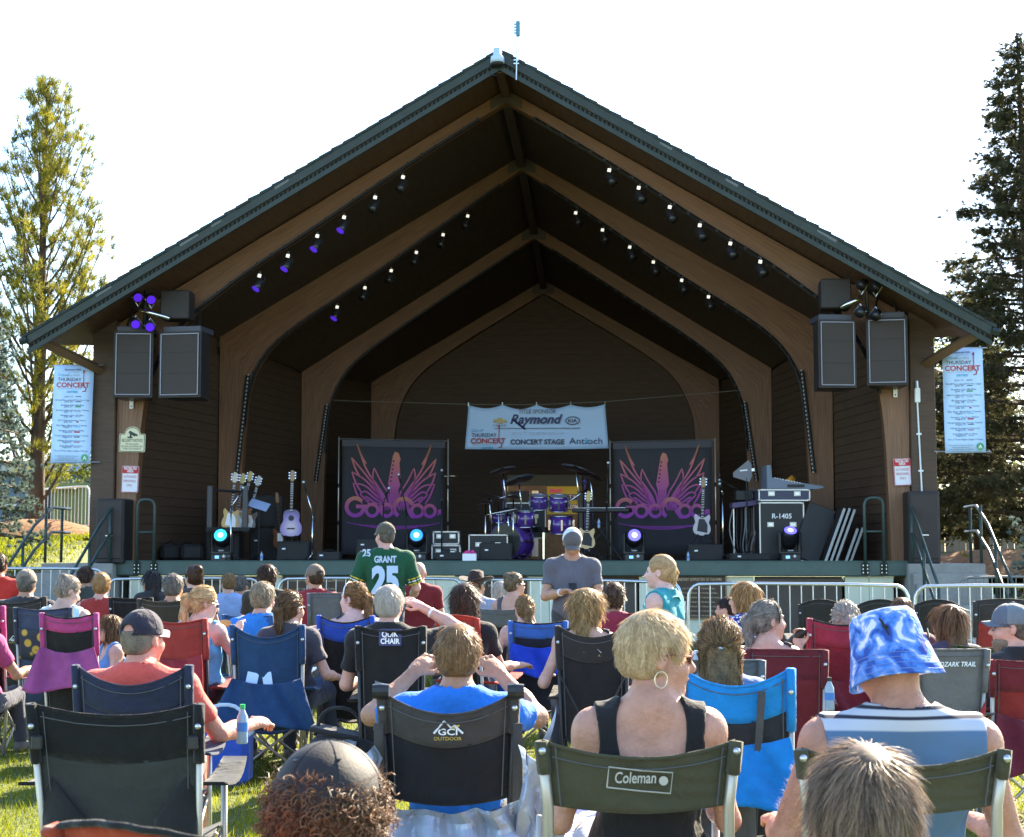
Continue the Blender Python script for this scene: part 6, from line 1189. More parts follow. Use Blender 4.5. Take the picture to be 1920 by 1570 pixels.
deck_chair(1190, 4.62, 1383, 'olive deck chair with a pale maker logo, of the woman in the black tank top', True); deck_chair(1668, 4.42, 1398, 'olive deck chair of the man in the tie-dye bucket hat', False)
c, bk, yb = folding_chair(1380, 6.7, 'bright blue folding chair with a grey strap over its back', pyt=1247, w=.50, seat=.36, colT=(.015,.24,.58), colB=(.035,.034,.036), band=.16, dip=.075, bow=.05, yaw=-14, flap=((.012,.22,.55),.72,.44,.62), tube=M_TUBE)
MB().sheet(lambda a, q: (.10+.03*a-.05*(1-q), yb(.5+.42*q)-.075-.02*(1-q), .30+.60*q), 3, 8, .008).build('grey_strap', cloth('greystrap', (.07,.066,.06)), c, True); MB().sheet(lambda a, q: (-.16+.24*a, yb(.5)-.13-.05*sin(pi*a), .16+.42*q-.1*a*(1-q)), 8, 8, .03).build('grey_bag', cloth('greystrap', (.07,.066,.06)), c, True)
folding_chair(395, 2.6, 'red orange chair back with black trim at the bottom edge', pyt=1535, w=.17*2, seat=.55, colT=(.36,.06,.02), dip=-.02, bow=.04, yaw=-28, trim=cloth('blacktrim', BLK), lean=.3)
# ---- middle rows
c, bk, yb = folding_chair(512, 10.6, 'navy blue folding chair with two paper notes pinned on its back', pyt=1170, w=.50, seat=.36, colT=(.022,.062,.145), dip=.085, bow=.05, flap=((.020,.058,.14),.65,.34,.78)); 
for x, r_, w2 in ((-.10,.2,.075),(.0,-.15,.06)): MB().box((x,yb(.64)-.062,.64), (w2,.004,.09), rotm(0,r_,0)).build('paper_note', M_SHADEWHITE, c)
c, bk, yb = folding_chair(738, 9.75, 'black folding chair with grey centre panel and small lettered patch', pyt=1172, w=.43, seat=.36, colT=BLK, colB=BLK, dip=.03, bow=.05, tube=M_TUBEB, flap=(BLK,.36,.20,.52))
MB().sheet(lambda a, q: ((2*a-1)*.105*(1-.12*q), yb(.42+.30*q)-.066, .40+.30*q-.02*(1-(2*a-1)**2)*q), 6, 6, .004).build('grey_panel', cloth('greypanel', (.20,.20,.20)), c, True); zz = at(738,1200,9.75)[2]
MB().prism(rrect(.135,.10,.01,3,0,zz-.025), yb(zz)-.064, yb(zz)-.060).build('logo_patch', M_NAVY, c); text('QUIK', .034, M_WHITE, c, 0, zz+.027, yb(zz)-.066, width=.10, bold=.03); text('CHAIR', .030, M_WHITE, c, 0, zz-.012, yb(zz)-.066, width=.115, bold=.03)
folding_chair(662, 11.3, 'blue and black folding chair of the young woman with an outstretched arm', pyt=1153, w=.42, seat=.36, colT=ROY, colB=BLK, band=.14, dip=.05, bow=.04, yaw=-10, trim=cloth('blacktrim', BLK))
c, bk, yb = folding_chair(1112, 9.9, 'black rocker camp chair with a mountain emblem, of the woman with wavy blond hair', pyt=1172, w=.46, seat=.36, colT=(.030,.026,.022), colB=(.018,.016,.014), band=.16, dip=.07, bow=.06, tube=M_TUBEB, yaw=-6); gci_logo(c, at(1112,1222,9.8)[2], yb, .055, 1.0)
for s_ in (-1,1): MB().tube([(s_*.21,yb(.75)-.06,.74),(0,yb(.5)-.08,.32)], .006, 5).build('back_cord', M_TUBEB, c); MB().sheet(lambda a, q: (s_*(.25+.10*a*(1-q)+.03*sin(5*q)), yb(.4)-.12+.03*sin(6*q), .06+.48*q), 4, 10, .01).build('silver_cover', M_SILV, c, True)
c, bk, yb = folding_chair(1008, 11.9, 'royal blue folding chair with a bag hanging behind, right of centre', pyt=1163, w=.44, seat=.36, colT=(.05,.15,.48), colB=(.02,.022,.035), band=.11, dip=.02, bow=.04, trim=cloth('blacktrim', BLK), flap=((.018,.06,.50),.81,.58,.62))
MB().sheet(lambda a, q: (-.30+.2*a, yb(.4)-.2, .25+.3*q-.1*a), 5, 5, .02).build('hanging_bag', cloth('bluebag', (.03,.12,.5), .3), c, True)
folding_chair(352, 10.7, 'red folding chair of the girl eating a sandwich', pyt=1158, w=.42, seat=.36, colT=(.34,.045,.035), dip=.03, bow=.05, yaw=-8, flap=((.30,.03,.035),.80,.50,.58), tube=M_TUBEB)
folding_chair(148, 11.0, 'empty pink and black folding chair on the left', pyt=1148, w=.40, seat=.34, colT=PNK, colB=(.022,.020,.018), band=.10, dip=.035, bow=.03, flap=((.33,.07,.20),.83,.55,.74), trim=cloth('blacktrim', BLK))
def sunflower():
    def fac(n, l, tc):
        v = n.new('ShaderNodeTexVoronoi'); v.inputs['Scale'].default_value = 11; l.new(tc.outputs['Object'], v.inputs['Vector']); return v.outputs['Distance']
    return ramp_mat('sunflower_print', fac, [(0,(.05,.03,.01)),(.16,(.05,.03,.01)),(.2,(.55,.36,.04)),(.36,(.45,.32,.05)),(.42,(.03,.04,.05)),(1,(.02,.025,.035))], .85)
M_SUNF = sunflower()
c, bk, yb = folding_chair(98, 12.4, 'sunflower printed folding chair of the woman in the white top', pyt=1138, w=.46, seat=.36, colT=(.04,.055,.08), colB=(.05,.075,.12), band=.0, dip=.02, bow=.05); MB().sheet(bk(.66,.90,.02,.02,.006), 14, 4, .006).build('printed_band', M_SUNF, c, True)
folding_chair(1468, 9.25, 'maroon folding chair of the grey haired woman raising a drink', pyt=1216, w=.48, seat=.38, colT=MAR, colB=(.16,.02,.025), band=.16, dip=.0, bow=.03, yaw=-8)
folding_chair(1568, 9.95, 'red folding chair of the woman with the grey ponytail', pyt=1158, w=.46, seat=.38, colT=(.28,.03,.055), colB=(.20,.02,.03), band=.14, dip=.04, bow=.05, trim=cloth('blacktrim', BLK), flap=((.19,.02,.03),.72,.36,.52))
c, bk, yb = folding_chair(1760, 8.7, 'grey folding chair with red side panels, right of the bucket hat', pyt=1215, w=.42, seat=.38, colT=(.17,.16,.155), dip=.0, bow=.03, yaw=6); chair_print(c, 'OZARK TRAIL', .024, M_WHITE, at(1760,1246,8.7)[2], .2, yb, .034, shear=.3, dx=.02)
for s_ in (-1,1): MB().sheet(lambda a, q: (s_*(.12+.07*a), yb(.4+.25*q)-.05, .42+.26*q*(.5+.5*a)), 3, 5, .005).build('red_side_panel', cloth('redside', (.34,.03,.03)), c, True)
folding_chair(1820, 10.3, 'olive green folding chair of the woman with long brown hair', pyt=1207, w=.44, seat=.38, colT=(.055,.062,.022), dip=.02, bow=.04, yaw=10)
folding_chair(1912, 8.8, 'maroon and red folding chair of the bearded man at the right edge', pyt=1235, w=.46, seat=.40, colT=(.17,.022,.03), colB=(.26,.03,.025), band=.16, dip=.01, bow=.04, flap=((.15,.02,.032),.60,.28,.58), tube=M_TUBEA)
folding_chair(1862, 12.6, 'tall dark folding chair with red lower back at the right', pyt=1127, w=.46, seat=.40, colT=(.045,.042,.04), colB=(.28,.04,.03), band=.16, dip=-.02, bow=.03)
c, bk, yb = folding_chair(45, 13.8, 'dark grey folding chair of the man in the tan cap', pyt=1118, w=.56, seat=.38, colT=(.035,.033,.03), dip=.06, bow=.05); gci_logo(c, .72, yb, .05, .9)
folding_chair(322, 13.6, 'brown folding chair of the man with short grey hair', pyt=1122, w=.48, seat=.38, colT=(.045,.038,.028), dip=.03, bow=.05); folding_chair(618, 14.6, 'grey folding chair of the man in the maroon shirt', pyt=1112, w=.34, seat=.38, colT=(.13,.13,.135), dip=.0, bow=.02)
folding_chair(258, 14.6, 'black folding chair behind the woman in the rust top', pyt=1120, w=.4, seat=.38, colT=BLK, dip=.01, bow=.02); folding_chair(2, 11.6, 'pink folding chair cut by the left edge', pyt=1135, w=.2, seat=.36, colT=PNK, colB=BLK, band=.15, dip=.02, bow=.02)
folding_chair(488, 11.7, 'mid blue folding chair of the man in the blue shirt eating', pyt=1152, w=.42, seat=.36, colT=(.03,.10,.24), dip=.02, bow=.03, yaw=-20); folding_chair(878, 10.9, 'red folding chair of the woman with long dark hair', pyt=1158, w=.32, seat=.38, colT=(.42,.04,.025), colB=BLK, band=.1, dip=-.02, bow=.04, yaw=-25); folding_chair(1165, 13.4, 'maroon folding chair of the person with dark curly hair', pyt=1150, w=.46, seat=.38, colT=(.22,.025,.05), dip=.0, bow=.04)
folding_chair(1350, 8.2, 'grey folding chair ahead of the bright blue chair', pyt=1235, w=.4, seat=.38, colT=(.10,.12,.14), dip=.0, bow=.03); folding_chair(940, 15.6, 'black folding chair with a floral throw near the barrier', pyt=1140, w=.6, seat=.38, colT=(.12,.13,.13), colB=BLK, band=.16, dip=.02, bow=.03)
# empty folding chairs by the barrier at the right
for k, (px, Y) in enumerate(((1530,16.3),(1640,16.1),(1745,16.4))): folding_chair(px, Y, ('left', 'middle', 'right')[k]+' of three empty dark folding chairs by the right barrier', pyt=1133, w=.46, seat=.38, colT=(.035,.033,.030), dip=-.05, bow=.02)
# ================================================================ people
BLOND = ((.34,.22,.09),(.78,.62,.38)); BRN = ((.05,.028,.013),(.26,.15,.065)); DBR = ((.022,.013,.008),(.12,.06,.03)); GREY = ((.14,.13,.12),(.50,.48,.45)); WHT = ((.40,.38,.35),(.72,.70,.66)); LBR = ((.12,.07,.03),(.42,.27,.12)); DGR = ((.06,.055,.05),(.26,.24,.22))
def tiedye():
    m = mat('tie_dye', (.1,.25,.7), .85, bump=.3, bscale=60); n, l, b = nodes_of(m); tc = n.new('ShaderNodeTexCoord'); nz = n.new('ShaderNodeTexNoise'); nz.inputs['Scale'].default_value = 16; nz.inputs['Detail'].default_value = 3; nz.inputs['Distortion'].default_value = 1.2; l.new(tc.outputs['Object'], nz.inputs[0])
    r = n.new('ShaderNodeValToRGB'); e = r.color_ramp.elements; e[0].position = .39; e[0].color = (.030,.075,.34,1); e[1].position = .61; e[1].color = (.68,.68,.84,1); x = e.new(.47); x.color = (.07,.22,.62,1); x = e.new(.56); x.color = (.22,.32,.70,1); l.new(nz.outputs[0], r.inputs[0]); l.new(r.outputs[0], b.inputs['Base Color']); return m
def buckethat(t, T, Rh, s, k):
    pr = [(.001,.140),(.045,.140),(.078,.134),(.092,.118),(.099,.085),(.104,.048),(.107,.040),(.114,.012),(.124,-.020),(.134,-.052),(.132,-.055),(.122,-.024),(.112,.007),(.101,.034)]
    o = lathe_T(T, pr, 40, .93, 1.06, (0,-.01,.0), lambda a, r: .010*sin(2*a+.6)*(r > .12)+.005*sin(5*a)*(r > .14)).build('bucket_hat', tiedye(), t, True)
    st = MB()
    for r, z in ((.1165,.003),(.1205,-.010),(.1255,-.026),(.131,-.043)): st.tube([T((r*cos(a)*.93,-.01+r*sin(a)*1.06,z+.003+.010*sin(2*a+.6)+.005*sin(5*a)*(r > .14))) for a in np.linspace(0,2*pi,41)], .0011, 3)
    st.build('brim_stitch', cloth('hatstitch', (.2,.3,.6)), o); a = -pi/2+.78; MB().box(T((.110*cos(a),-.01+.115*sin(a),.052)), (.022,.004,.026), Rh@rotm(0,0,a+pi/2)).build('woven_tag', M_BLACK, o)
    a = -pi/2-.75; cat = MB(); P = [(.0,.02),(.008,.012),(.012,.0),(.02,-.012),(.026,-.03)]; cat.tube([T((.1045*cos(a+x*6),-.01+.110*sin(a+x*6),.088+z)) for x, z in P], [.002,.004,.005,.004,.0015], 5); cat.tube([T((.1045*cos(a+.07),-.01+.110*sin(a+.07),.088)), T((.107*cos(a+.17),-.01+.112*sin(a+.17),.080))], .003, 4); cat.build('leaping_emblem', M_BLACK, o)
def hoop(t, T, Rh, s, k): MB().tube([T((.086,-.004+.019*sin(a),-.068+.024*cos(a))) for a in np.linspace(0,2*pi,25)], .0021, 6).build('hoop_earring', mat('pearl_gold', (.75,.62,.42), .25, metal=.7), t, True)
def bodyhair(N, L):
    def f(t, T, Rh, s, k):
        P = []; D = []
        for i, (S_, el, wr) in enumerate(k['AR']):
            for _ in range(N):
                a = RNG.uniform(0,2*pi); q = RNG.uniform(-.15,.9); d = nrm(np.array([cos(a),.5*sin(a),.8*sin(a)+.3])); P.append(S_+(el-S_)*q+d*.05); D.append(nrm(d+RNG.normal(size=3)*.5))
        P = np.array(P); D = np.array(D); blade_mesh('body_hair', P-D*.008, P+D*L, np.full(len(P), .0013), hair_mat((.45,.38,.3),(.8,.74,.64)), t)
    return f
def stripes(t, T, Rh, s, k):
    nb, dn, fw = k['nb'], k['dn'], k['fw']
    return None
def striped_tank():
    def fac(n, l, tc):
        sx = n.new('ShaderNodeSeparateXYZ'); l.new(tc.outputs['Object'], sx.inputs[0]); m = n.new('ShaderNodeMapRange'); m.inputs[1].default_value = .55; m.inputs[2].default_value = 1.05; l.new(sx.outputs[2], m.inputs[0]); return m.outputs[0]
    W_, B_, K_ = (.50,.51,.55), (.085,.155,.26), (.02,.022,.04); st = []
    for z, c in ((0,B_),(.52,B_),(.525,W_),(.55,W_),(.555,K_),(.57,K_),(.575,W_),(.61,W_),(.615,B_),(.80,B_),(.81,W_),(.865,W_),(.87,K_),(.885,K_),(.89,W_),(.92,W_),(.925,K_),(.94,K_),(.945,W_),(1,W_)): st.append((z, c))
    return ramp_mat('striped_blue_tank', fac, st, .9)
# nearest two heads at the bottom edge
def beanie(t, T, Rh, s, k):
    o = np_mesh('dark_cap', *sdf_mesh([ell(T((0,-.012,.030)), np.array((.101,.121,.112))*s, Rh, .01), ell(T((0,.02,-.095)), np.array((.22,.26,.135))*s, Rh, .006, True)], .006), mat('smooth_dark_cap', (.017,.014,.013), .7, bump=.08, bscale=160, var=.08, vscale=6), t); sm_ = MB()
    for q in (.5,-.6): sm_.lathe([(.004,0),(.004,.0015)], 8, T((.07*q,-.075,.030+.112*sqrt(1-(.07*q/.101)**2-(.063/.121)**2))), Rh)
    for a in (0, pi/3, 2*pi/3): sm_.tube([T((.1012*cos(a)*cos(q), -.012+.1212*sin(a)*cos(q), .030+.1122*sin(q))) for q in np.linspace(.25, pi-.25, 17)], .0012*s, 4)
    MB().sheet(lambda a, q: T(((a-.5)*.16*(1-.35*q**3), .09+q*.085-.07*(2*a-1)**2*(.6+.4*(1-q)), .045-.010*q-.028*(2*a-1)**2)), 12, 6, .004, (0,0,-1)).build('brim', MATS['smooth_dark_cap'], o, True)
    sm_.build('eyelet', M_BLACK, o)
person(618, 1540, 2.85, 'nearest person at the bottom, dark cap over curly brown hair', s=1.0, hyaw=-8, hair=('curly',(.075,.04,.022),(.34,.20,.11),1.0), shirt=('tee',(.05,.05,.05)), extra=beanie, lean=8, hcut=.06, h=.009, group='people in the crowd')
person(1614, 1536, 2.85, 'nearest person at the bottom right with short streaked brown hair seen from behind', s=1.03, hyaw=6, hair=('full',(.065,.043,.03),(.44,.33,.235),1.1), shirt=('tee',(.2,.2,.25)), lean=8, h=.009, female=True)
person(1230, 1228, 4.78, 'woman with short blond hair, black tank top and hoop earring in the olive deck chair', s=1.0, hyaw=-80, hpit=-4, hair=('short',(.38,.26,.13),(.88,.73,.48),1.8), shirt=('tank',(.014,.013,.013)), sk=(.50,.255,.17), female=True, wide=1.05, arms=(((.10,.03,-.27),(-.02,.24,.03),.6,(0,0,1)), ((.07,.05,-.27),(-.03,.24,.03),.6,(0,0,1))), extra=allof(glasses((.30,.10,.06),(.06,.04,.04)), hoop), face=True, lean=8, pants=((.45,.45,.5),0))
person(1668, 1240, 4.66, 'man in a blue tie-dye bucket hat and striped sleeveless shirt', s=1.06, hyaw=24, hpit=-14, hrol=-5, hair=('bald',(.3,.25,.2),(.6,.55,.5)), shirt=('sleeveless',(.1,.2,.4),striped_tank()), sk=(.46,.22,.145), wide=1.16, extra=allof(buckethat, bodyhair(420,.016)), lean=14, arms=(((.10,.05,-.26),(-.02,.24,.0),.5,(0,0,1)), ((.09,.05,-.26),(-.02,.24,.0),.5,(0,0,1))))
person(858, 1232, 6.3, 'man in a bright blue shirt holding both hands up to his eyes', s=1.0, hyaw=0, hair=('short',(.12,.065,.028),(.45,.28,.13),1.6), shirt=('tee',(.018,.16,.58)), sk=TAN, lean=16, wide=1.08, arms=(((.15,.13,-.02),(-.15,.12,.15),.6,(0,-.6,1)), ((.12,.15,-.03),(-.14,.11,.15),.6,(0,-.6,1))), extra=bodyhair(120,.012), h=.0085)
person(268, 1197, 7.2, 'man in a coral shirt and dark cap holding a drink', s=1.0, hyaw=-28, hair=('crop',(.16,.13,.10),(.42,.36,.30)), shirt=('polo',(.62,.095,.07)), sk=(.56,.24,.165), lean=14, wide=1.08, hcut=.02, extra=ballcap((.030,.026,.038),(.5,.45,.45)), arms=(None, ((.14,.14,-.22),(.12,.26,.02),.9,(.5,0,1))), pants=((.10,.10,.09),0), h=.0078)
person(545, 1140, 10.85, 'girl with a brown ponytail and sunglasses in a dark grey shirt', s=.95, yaw=-10, hyaw=-30, hair=('pony',*BRN), shirt=('tee',(.055,.05,.062)), female=True, sk=FAIR, lean=10, arms=(((.10,.10,-.10),(-.10,.2,.05),.6,(0,0,1)), ((.12,.02,-.25),(.02,.20,-.03),.8,(0,0,1))), extra=glasses())
person(730, 1135, 10.02, 'white haired man shading his eyes with a raised right arm', s=1.02, hyaw=-8, hair=('short',(.36,.33,.29),(.68,.65,.60),1.2), shirt=('polo',(.018,.015,.016)), sk=PINK, lean=10, wide=1.05, arms=(None, ((.26,.10,.06),(-.24,.10,.13),.15,(0,-.5,1))), h=.009, extra=lambda t, T, Rh, s, k: MB().lathe([(.033,-.008),(.033,.008)], 14, k['AR'][1][2]+(k['AR'][1][1]-k['AR'][1][2])*.18, (lambda d: np.array([nrm(np.cross(d,(0,0,1.))), nrm(np.cross(nrm(np.cross(d,(0,0,1.))),d))*-1, nrm(d)]).T)(k['AR'][1][1]-k['AR'][1][2])).build('wristband', M_WHITE, t))
def hband(t, T, Rh, s, k): MB().tube([T((.090*cos(a),.035,.030+.094*sin(a))) for a in np.linspace(-.1,pi+.1,19)], .005*s, 5).build('headband', M_WHITE, t, True)
person(663, 1122, 11.6, 'young woman with a brown ponytail, headband and bare shoulders stretching her left arm', s=.94, yaw=15, hyaw=62, hair=('pony',(.09,.045,.018),(.42,.24,.09)), shirt=('strap',(.05,.05,.06)), sk=(.60,.38,.31), female=True, lean=4, arms=(((.24,.08,-.04),(.22,.08,-.05),.4,(0,0,1)), None), extra=hband, face=True)
person(1102, 1142, 10.15, 'woman with wavy shoulder length blond hair and bare shoulders', s=.96, hyaw=-58, hair=('wavy',(.16,.095,.035),(.62,.44,.20),1.05), shirt=('strap',(.03,.03,.03)), sk=(.56,.33,.25), female=True, lean=6, face=True, arms=(((.12,-.02,-.26),(-.02,.24,.03),.5,(0,0,1)), None))
person(983, 1142, 12.15, 'child with a light brown ponytail in the royal blue chair', s=.84, hyaw=15, hair=('pony',*LBR), shirt=('strap',(.05,.05,.07)), sk=PINK, female=True, child=True, lean=6, arms=(((.14,-.02,-.25),(.0,.22,.0),.5,(0,0,1)), None))
person(872, 1130, 11.15, 'woman with long dark hair in a black top and red chair', s=.98, hyaw=-15, hair=('wavy',*DBR,1.05), shirt=('tee',(.02,.018,.02)), sk=FAIR, female=True, lean=6, arms=(None, ((.10,.10,-.24),(.14,.2,.0),.5,(0,0,1))))
person(493, 1122, 11.6, 'man with spiky greying hair in a blue shirt lifting food', s=.98, hyaw=-14, hair=('short',(.12,.10,.06),(.50,.44,.32),1.3), shirt=('tee',(.025,.19,.58)), sk=FAIR, lean=4, arms=(((.10,.14,-.12),(-.06,.2,.14),1.2,(0,0,1)), ((.10,.14,-.12),(-.06,.2,.14),1.2,(0,0,1))))
def sandwich(t, T, Rh, s, k):
    p = (k['AR'][0][2]+k['AR'][1][2])/2+np.array([0,.08,.04]); np_mesh('sandwich', *sdf_mesh([ell(p, (.05,.035,.02), rotm(.3,0,.3), .01), ell(p+np.array([0,0,.018]), (.045,.03,.015), None, .01)], .01), cloth('bread', (.48,.26,.10)), t)
person(383, 1130, 10.98, 'blond girl with ponytail and sunglasses eating a sandwich', s=.92, yaw=-18, hyaw=-62, hpit=-12, hair=('pony',*BLOND), shirt=('strap',(.10,.38,.62)), sk=(.58,.36,.28), female=True, lean=2, face=True, arms=(((.04,.16,-.20),(-.04,.14,.20),1.2,(0,-1,0)), ((.08,.15,-.20),(-.06,.14,.20),1.2,(0,-1,0))), extra=allof(glasses(), sandwich))
person(128, 1108, 13.0, 'woman in a white tank top looking down, streaked hair in a bun', s=.98, hyaw=-55, hpit=-22, hair=('bun',(.14,.11,.08),(.60,.54,.46)), shirt=('tank',(.55,.66,.70)), sk=(.50,.31,.24), female=True, wide=1.1, lean=4, face=True)
person(190, 1098, 15.0, 'woman in a rust sleeveless top with blond hair clipped up', s=.98, hyaw=10, hair=('bun',(.22,.13,.05),(.50,.34,.16)), shirt=('sleeveless',(.28,.035,.03)), sk=PINK, female=True, wide=1.12, lean=2)
person(50, 1095, 14.2, 'man in a tan cap and charcoal shirt at the left', s=1.02, hyaw=5, hair=('crop',*DGR), shirt=('tee',(.04,.037,.04)), sk=TAN, wide=1.15, lean=8, extra=ballcap((.20,.16,.12)))
person(325, 1102, 14.0, 'man with short grey hair in a brown shirt', s=1.0, hyaw=-5, hair=('short',*DGR), shirt=('tee',(.05,.04,.028)), sk=TAN, lean=8)
person(363, 1083, 16.3, 'woman with dark hair in a bun near the barrier', s=.98, hyaw=40, hair=('bun',*DBR,1.3), shirt=('tee',(.05,.04,.04)), sk=FAIR, female=True, lean=4); person(205, 1178, 12.2, 'child with glasses looking back beside the pink chair', s=.8, yaw=120, hyaw=115, hair=('long',*BRN), shirt=('strap',(.12,.25,.5)), sk=PINK, female=True, child=True, lean=2, face=True, extra=glasses((.02,.02,.02),None))
person(-2, 1060, 16.0, 'person in a red shirt standing at the left edge', s=1.0, hyaw=0, hair=('short',*DBR), shirt=('tee',(.45,.03,.02)), sk=TAN, standing=True); person(-45, 1150, 11.3, 'person at the left edge with hands reaching into view over the grass', s=1.0, hyaw=-40, hair=('long',*BRN), shirt=('tee',(.35,.05,.15)), sk=TAN, female=True, arms=(None, ((.12,.12,-.22),(.08,.22,.04),.5,(0,0,1))))
person(590, 1083, 15.2, 'man in a khaki cap and maroon shirt', s=.98, hyaw=35, hair=('crop',*DBR), shirt=('tee',(.22,.02,.03)), sk=TAN, extra=ballcap((.17,.125,.09)), lean=4); person(500, 1082, 16.6, 'person with thick dark hair by the barrier', s=1.0, hyaw=30, hair=('full',*DBR,1.5), shirt=('tee',(.04,.04,.03)), sk=TAN); person(785, 1074, 17.2, 'balding man in a maroon shirt right of the green jersey', s=1.0, hair=('bald',*GREY), shirt=('tee',(.18,.02,.025)), sk=PINK)
person(690, 1084, 17.3, 'bearded man in a blue cap facing left under the jersey sleeve', s=1.0, yaw=30, hyaw=75, hair=('crop',*GREY), shirt=('tee',(.25,.27,.3)), sk=PINK, extra=ballcap((.07,.10,.22)), face=True)
def jersey(t, T, Rh, s, k):
    nb, dn, fw = k['nb'], k['dn'], k['fw']; y = nb[1]-.135*s; W_ = mat('jersey_number', (.42,.56,.72), .6)  # white numbers, bluish shade tint painted into their colour
    text('GRANT', .062, W_, t, 0, nb[2]-.085*s, y+.02, width=.22, bold=.04); text('25', .24, W_, t, .0, nb[2]-.36*s, y-.004, width=.27, bold=.06)
    for i, sg in enumerate((-1,1)):
        S_, el, wr = k['AR'][i]
        for q, c in ((.62,(.62,.42,.02)),(.70,(.72,.72,.7)),(.78,(.62,.42,.02))): np_mesh('sleeve_stripe', *sdf_mesh([cap(S_+(el-S_)*q, S_+(el-S_)*(q+.065), .077*s, .077*s, .002, True), cap(S_+(el-S_)*(q-.5), S_+(el-S_)*q, .09*s, .09*s, .002, True, True)], .012), cloth('js%.2f' % c[2], c), t)
    text('25', .07, W_, t, -.175*s, nb[2]-.03*s, y+.06, width=.08, bold=.04, name='shoulder_number')
person(722, 1005, 16.0, 'man standing in a green football jersey numbered 25 and a camouflage cap', s=1.06, yaw=6, hyaw=35, hair=('crop',*DGR), shirt=('jersey',(.012,.075,.035)), sk=PINK, standing=True, wide=1.1, arms=(((.10,.02,-.27),(.02,.10,-.24),.5,(-1,0,0)), ((.09,.03,-.27),(-.04,.2,-.12),.5,(1,0,0))), extra=allof(ballcap((.085,.075,.05)), jersey), h=.0125, face=True)
def phone(t, T, Rh, s, k):
    p = (k['AR'][0][2]+k['AR'][1][2])/2+np.array([0,-.02,.03]); MB().bbox(p, (.075,.012,.15), .004, rotm(.9,0,.1)).build('phone', M_BLACK, t); MB().lathe([(.034,-.009),(.034,.009)], 14, k['AR'][1][2]+(k['AR'][1][1]-k['AR'][1][2])*.12, rotm(pi/2,0,.5)).build('wristband', M_WHITE, t)
person(1073, 1017, 14.8, 'man standing in a grey T-shirt and white mesh cap looking down at a phone', s=1.04, yaw=180, hyaw=180, hpit=-34, hair=('crop',*GREY), shirt=('tee',(.105,.105,.125)), sk=(.42,.23,.15), standing=True, wide=1.0, pants=((.05,.05,.055),0), arms=(((.06,.05,-.26),(-.15,.19,.045),.7,(0,-.3,1)), ((.06,.05,-.26),(-.15,.19,.045),.7,(0,-.3,1))), extra=allof(ballcap((.62,.63,.66),(.10,.10,.10),(.095,.09,.09)), phone), h=.0115, face=True)
def ruffle(t, T, Rh, s, k):
    nb, dn, fw = k['nb'], k['dn'], k['fw']; rf = lambda q, e: np.array([.165*s*cos(q)*e, (.02+.11*sin(q)*e)*s, -.03*s-.055*s*abs(cos(q))*e-.02*sin(q)*s-.03*(e-1)+.006*sin(13*q)*s])+nb
    MB().sheet(lambda a, q: tuple(rf(2*pi*a, .72+.42*q)), 48, 4, .005, (0,0,1)).build('ruffle_collar', cloth('teal', (.02,.26,.29)), t, True)
person(1238, 1072, 11.5, 'girl with braided blond hair in a teal ruffled top standing and facing left', s=.98, yaw=58, hyaw=72, hair=('braid',*BLOND), shirt=('ruffle',(.02,.26,.29)), sk=(.60,.38,.31), female=True, child=True, standing=True, face=True, extra=ruffle, arms=(((.06,.05,-.24),(-.02,.16,-.14),.4,(1,0,0)), ((.10,.02,-.25),(.02,.18,-.10),.4,(1,0,0))), h=.0095)
person(1150, 1122, 13.3, 'person with dark curly hair in front of the maroon chair', s=.98, hyaw=0, hair=('curly',(.03,.018,.012),(.16,.09,.05),1.1), shirt=('tee',(.22,.025,.05)), sk=TAN)
person(965, 1096, 16.0, 'woman with swept up hair and sunglasses facing right by the barrier', s=.96, yaw=-20, hyaw=-65, hair=('bun',(.06,.045,.03),(.36,.28,.18),1.1), shirt=('tank',(.08,.075,.085)), sk=(.52,.30,.22), female=True, face=True, extra=glasses(), lean=0)
def cowboy(t, T, Rh, s, k): lathe_T(T, [(.001,.165),(.05,.168),(.08,.15),(.092,.07),(.094,.045),(.19,.052),(.195,.048),(.09,.035)], 32, .92, 1.08, (0,-.005,0), lambda a, r: .05*cos(a)**2*(r > .15)-.02*cos(a)**2*(r < .06)).build('cowboy_hat', cloth('cowboy', (.035,.022,.018)), t, True)
person(893, 1098, 17.0, 'person in a dark wide brimmed cowboy hat by the barrier', s=1.0, yaw=-10, hyaw=-30, hair=('crop',*DBR), shirt=('tee',(.25,.3,.42)), sk=TAN, extra=cowboy); person(938, 1110, 18.2, 'woman with white hair in a pale blue top by the barrier', s=.94, hyaw=10, hair=('bob',*WHT), shirt=('tee',(.25,.34,.55)), sk=PINK, female=True)
def floral():
    m = mat('floral_print', (.1,.1,.3), .85); n, l, b = nodes_of(m); tc = n.new('ShaderNodeTexCoord'); v = n.new('ShaderNodeTexVoronoi'); v.inputs['Scale'].default_value = 42; l.new(tc.outputs['Object'], v.inputs['Vector']); r = n.new('ShaderNodeValToRGB'); r.color_ramp.interpolation = 'CONSTANT'; e = r.color_ramp.elements; e[0].color = (.75,.75,.8,1); e[1].position = .42; e[1].color = (.02,.03,.2,1); l.new(v.outputs['Distance'], r.inputs[0]); l.new(r.outputs[0], b.inputs['Base Color']); return m
person(1395, 1123, 12.3, 'woman with feathered blond hair and floral top facing left', s=.98, yaw=25, hyaw=72, hair=('bob',(.16,.085,.03),(.60,.40,.18)), shirt=('tee',(.1,.1,.3),floral()), sk=(.58,.34,.26), female=True, face=True, lean=4); person(1362, 1142, 13.9, 'child with dark hair in profile beside the floral top', s=.84, yaw=40, hyaw=75, hair=('short',(.015,.01,.01),(.06,.04,.03)), shirt=('tee',(.10,.2,.05)), sk=FAIR, child=True, face=True, lean=2)
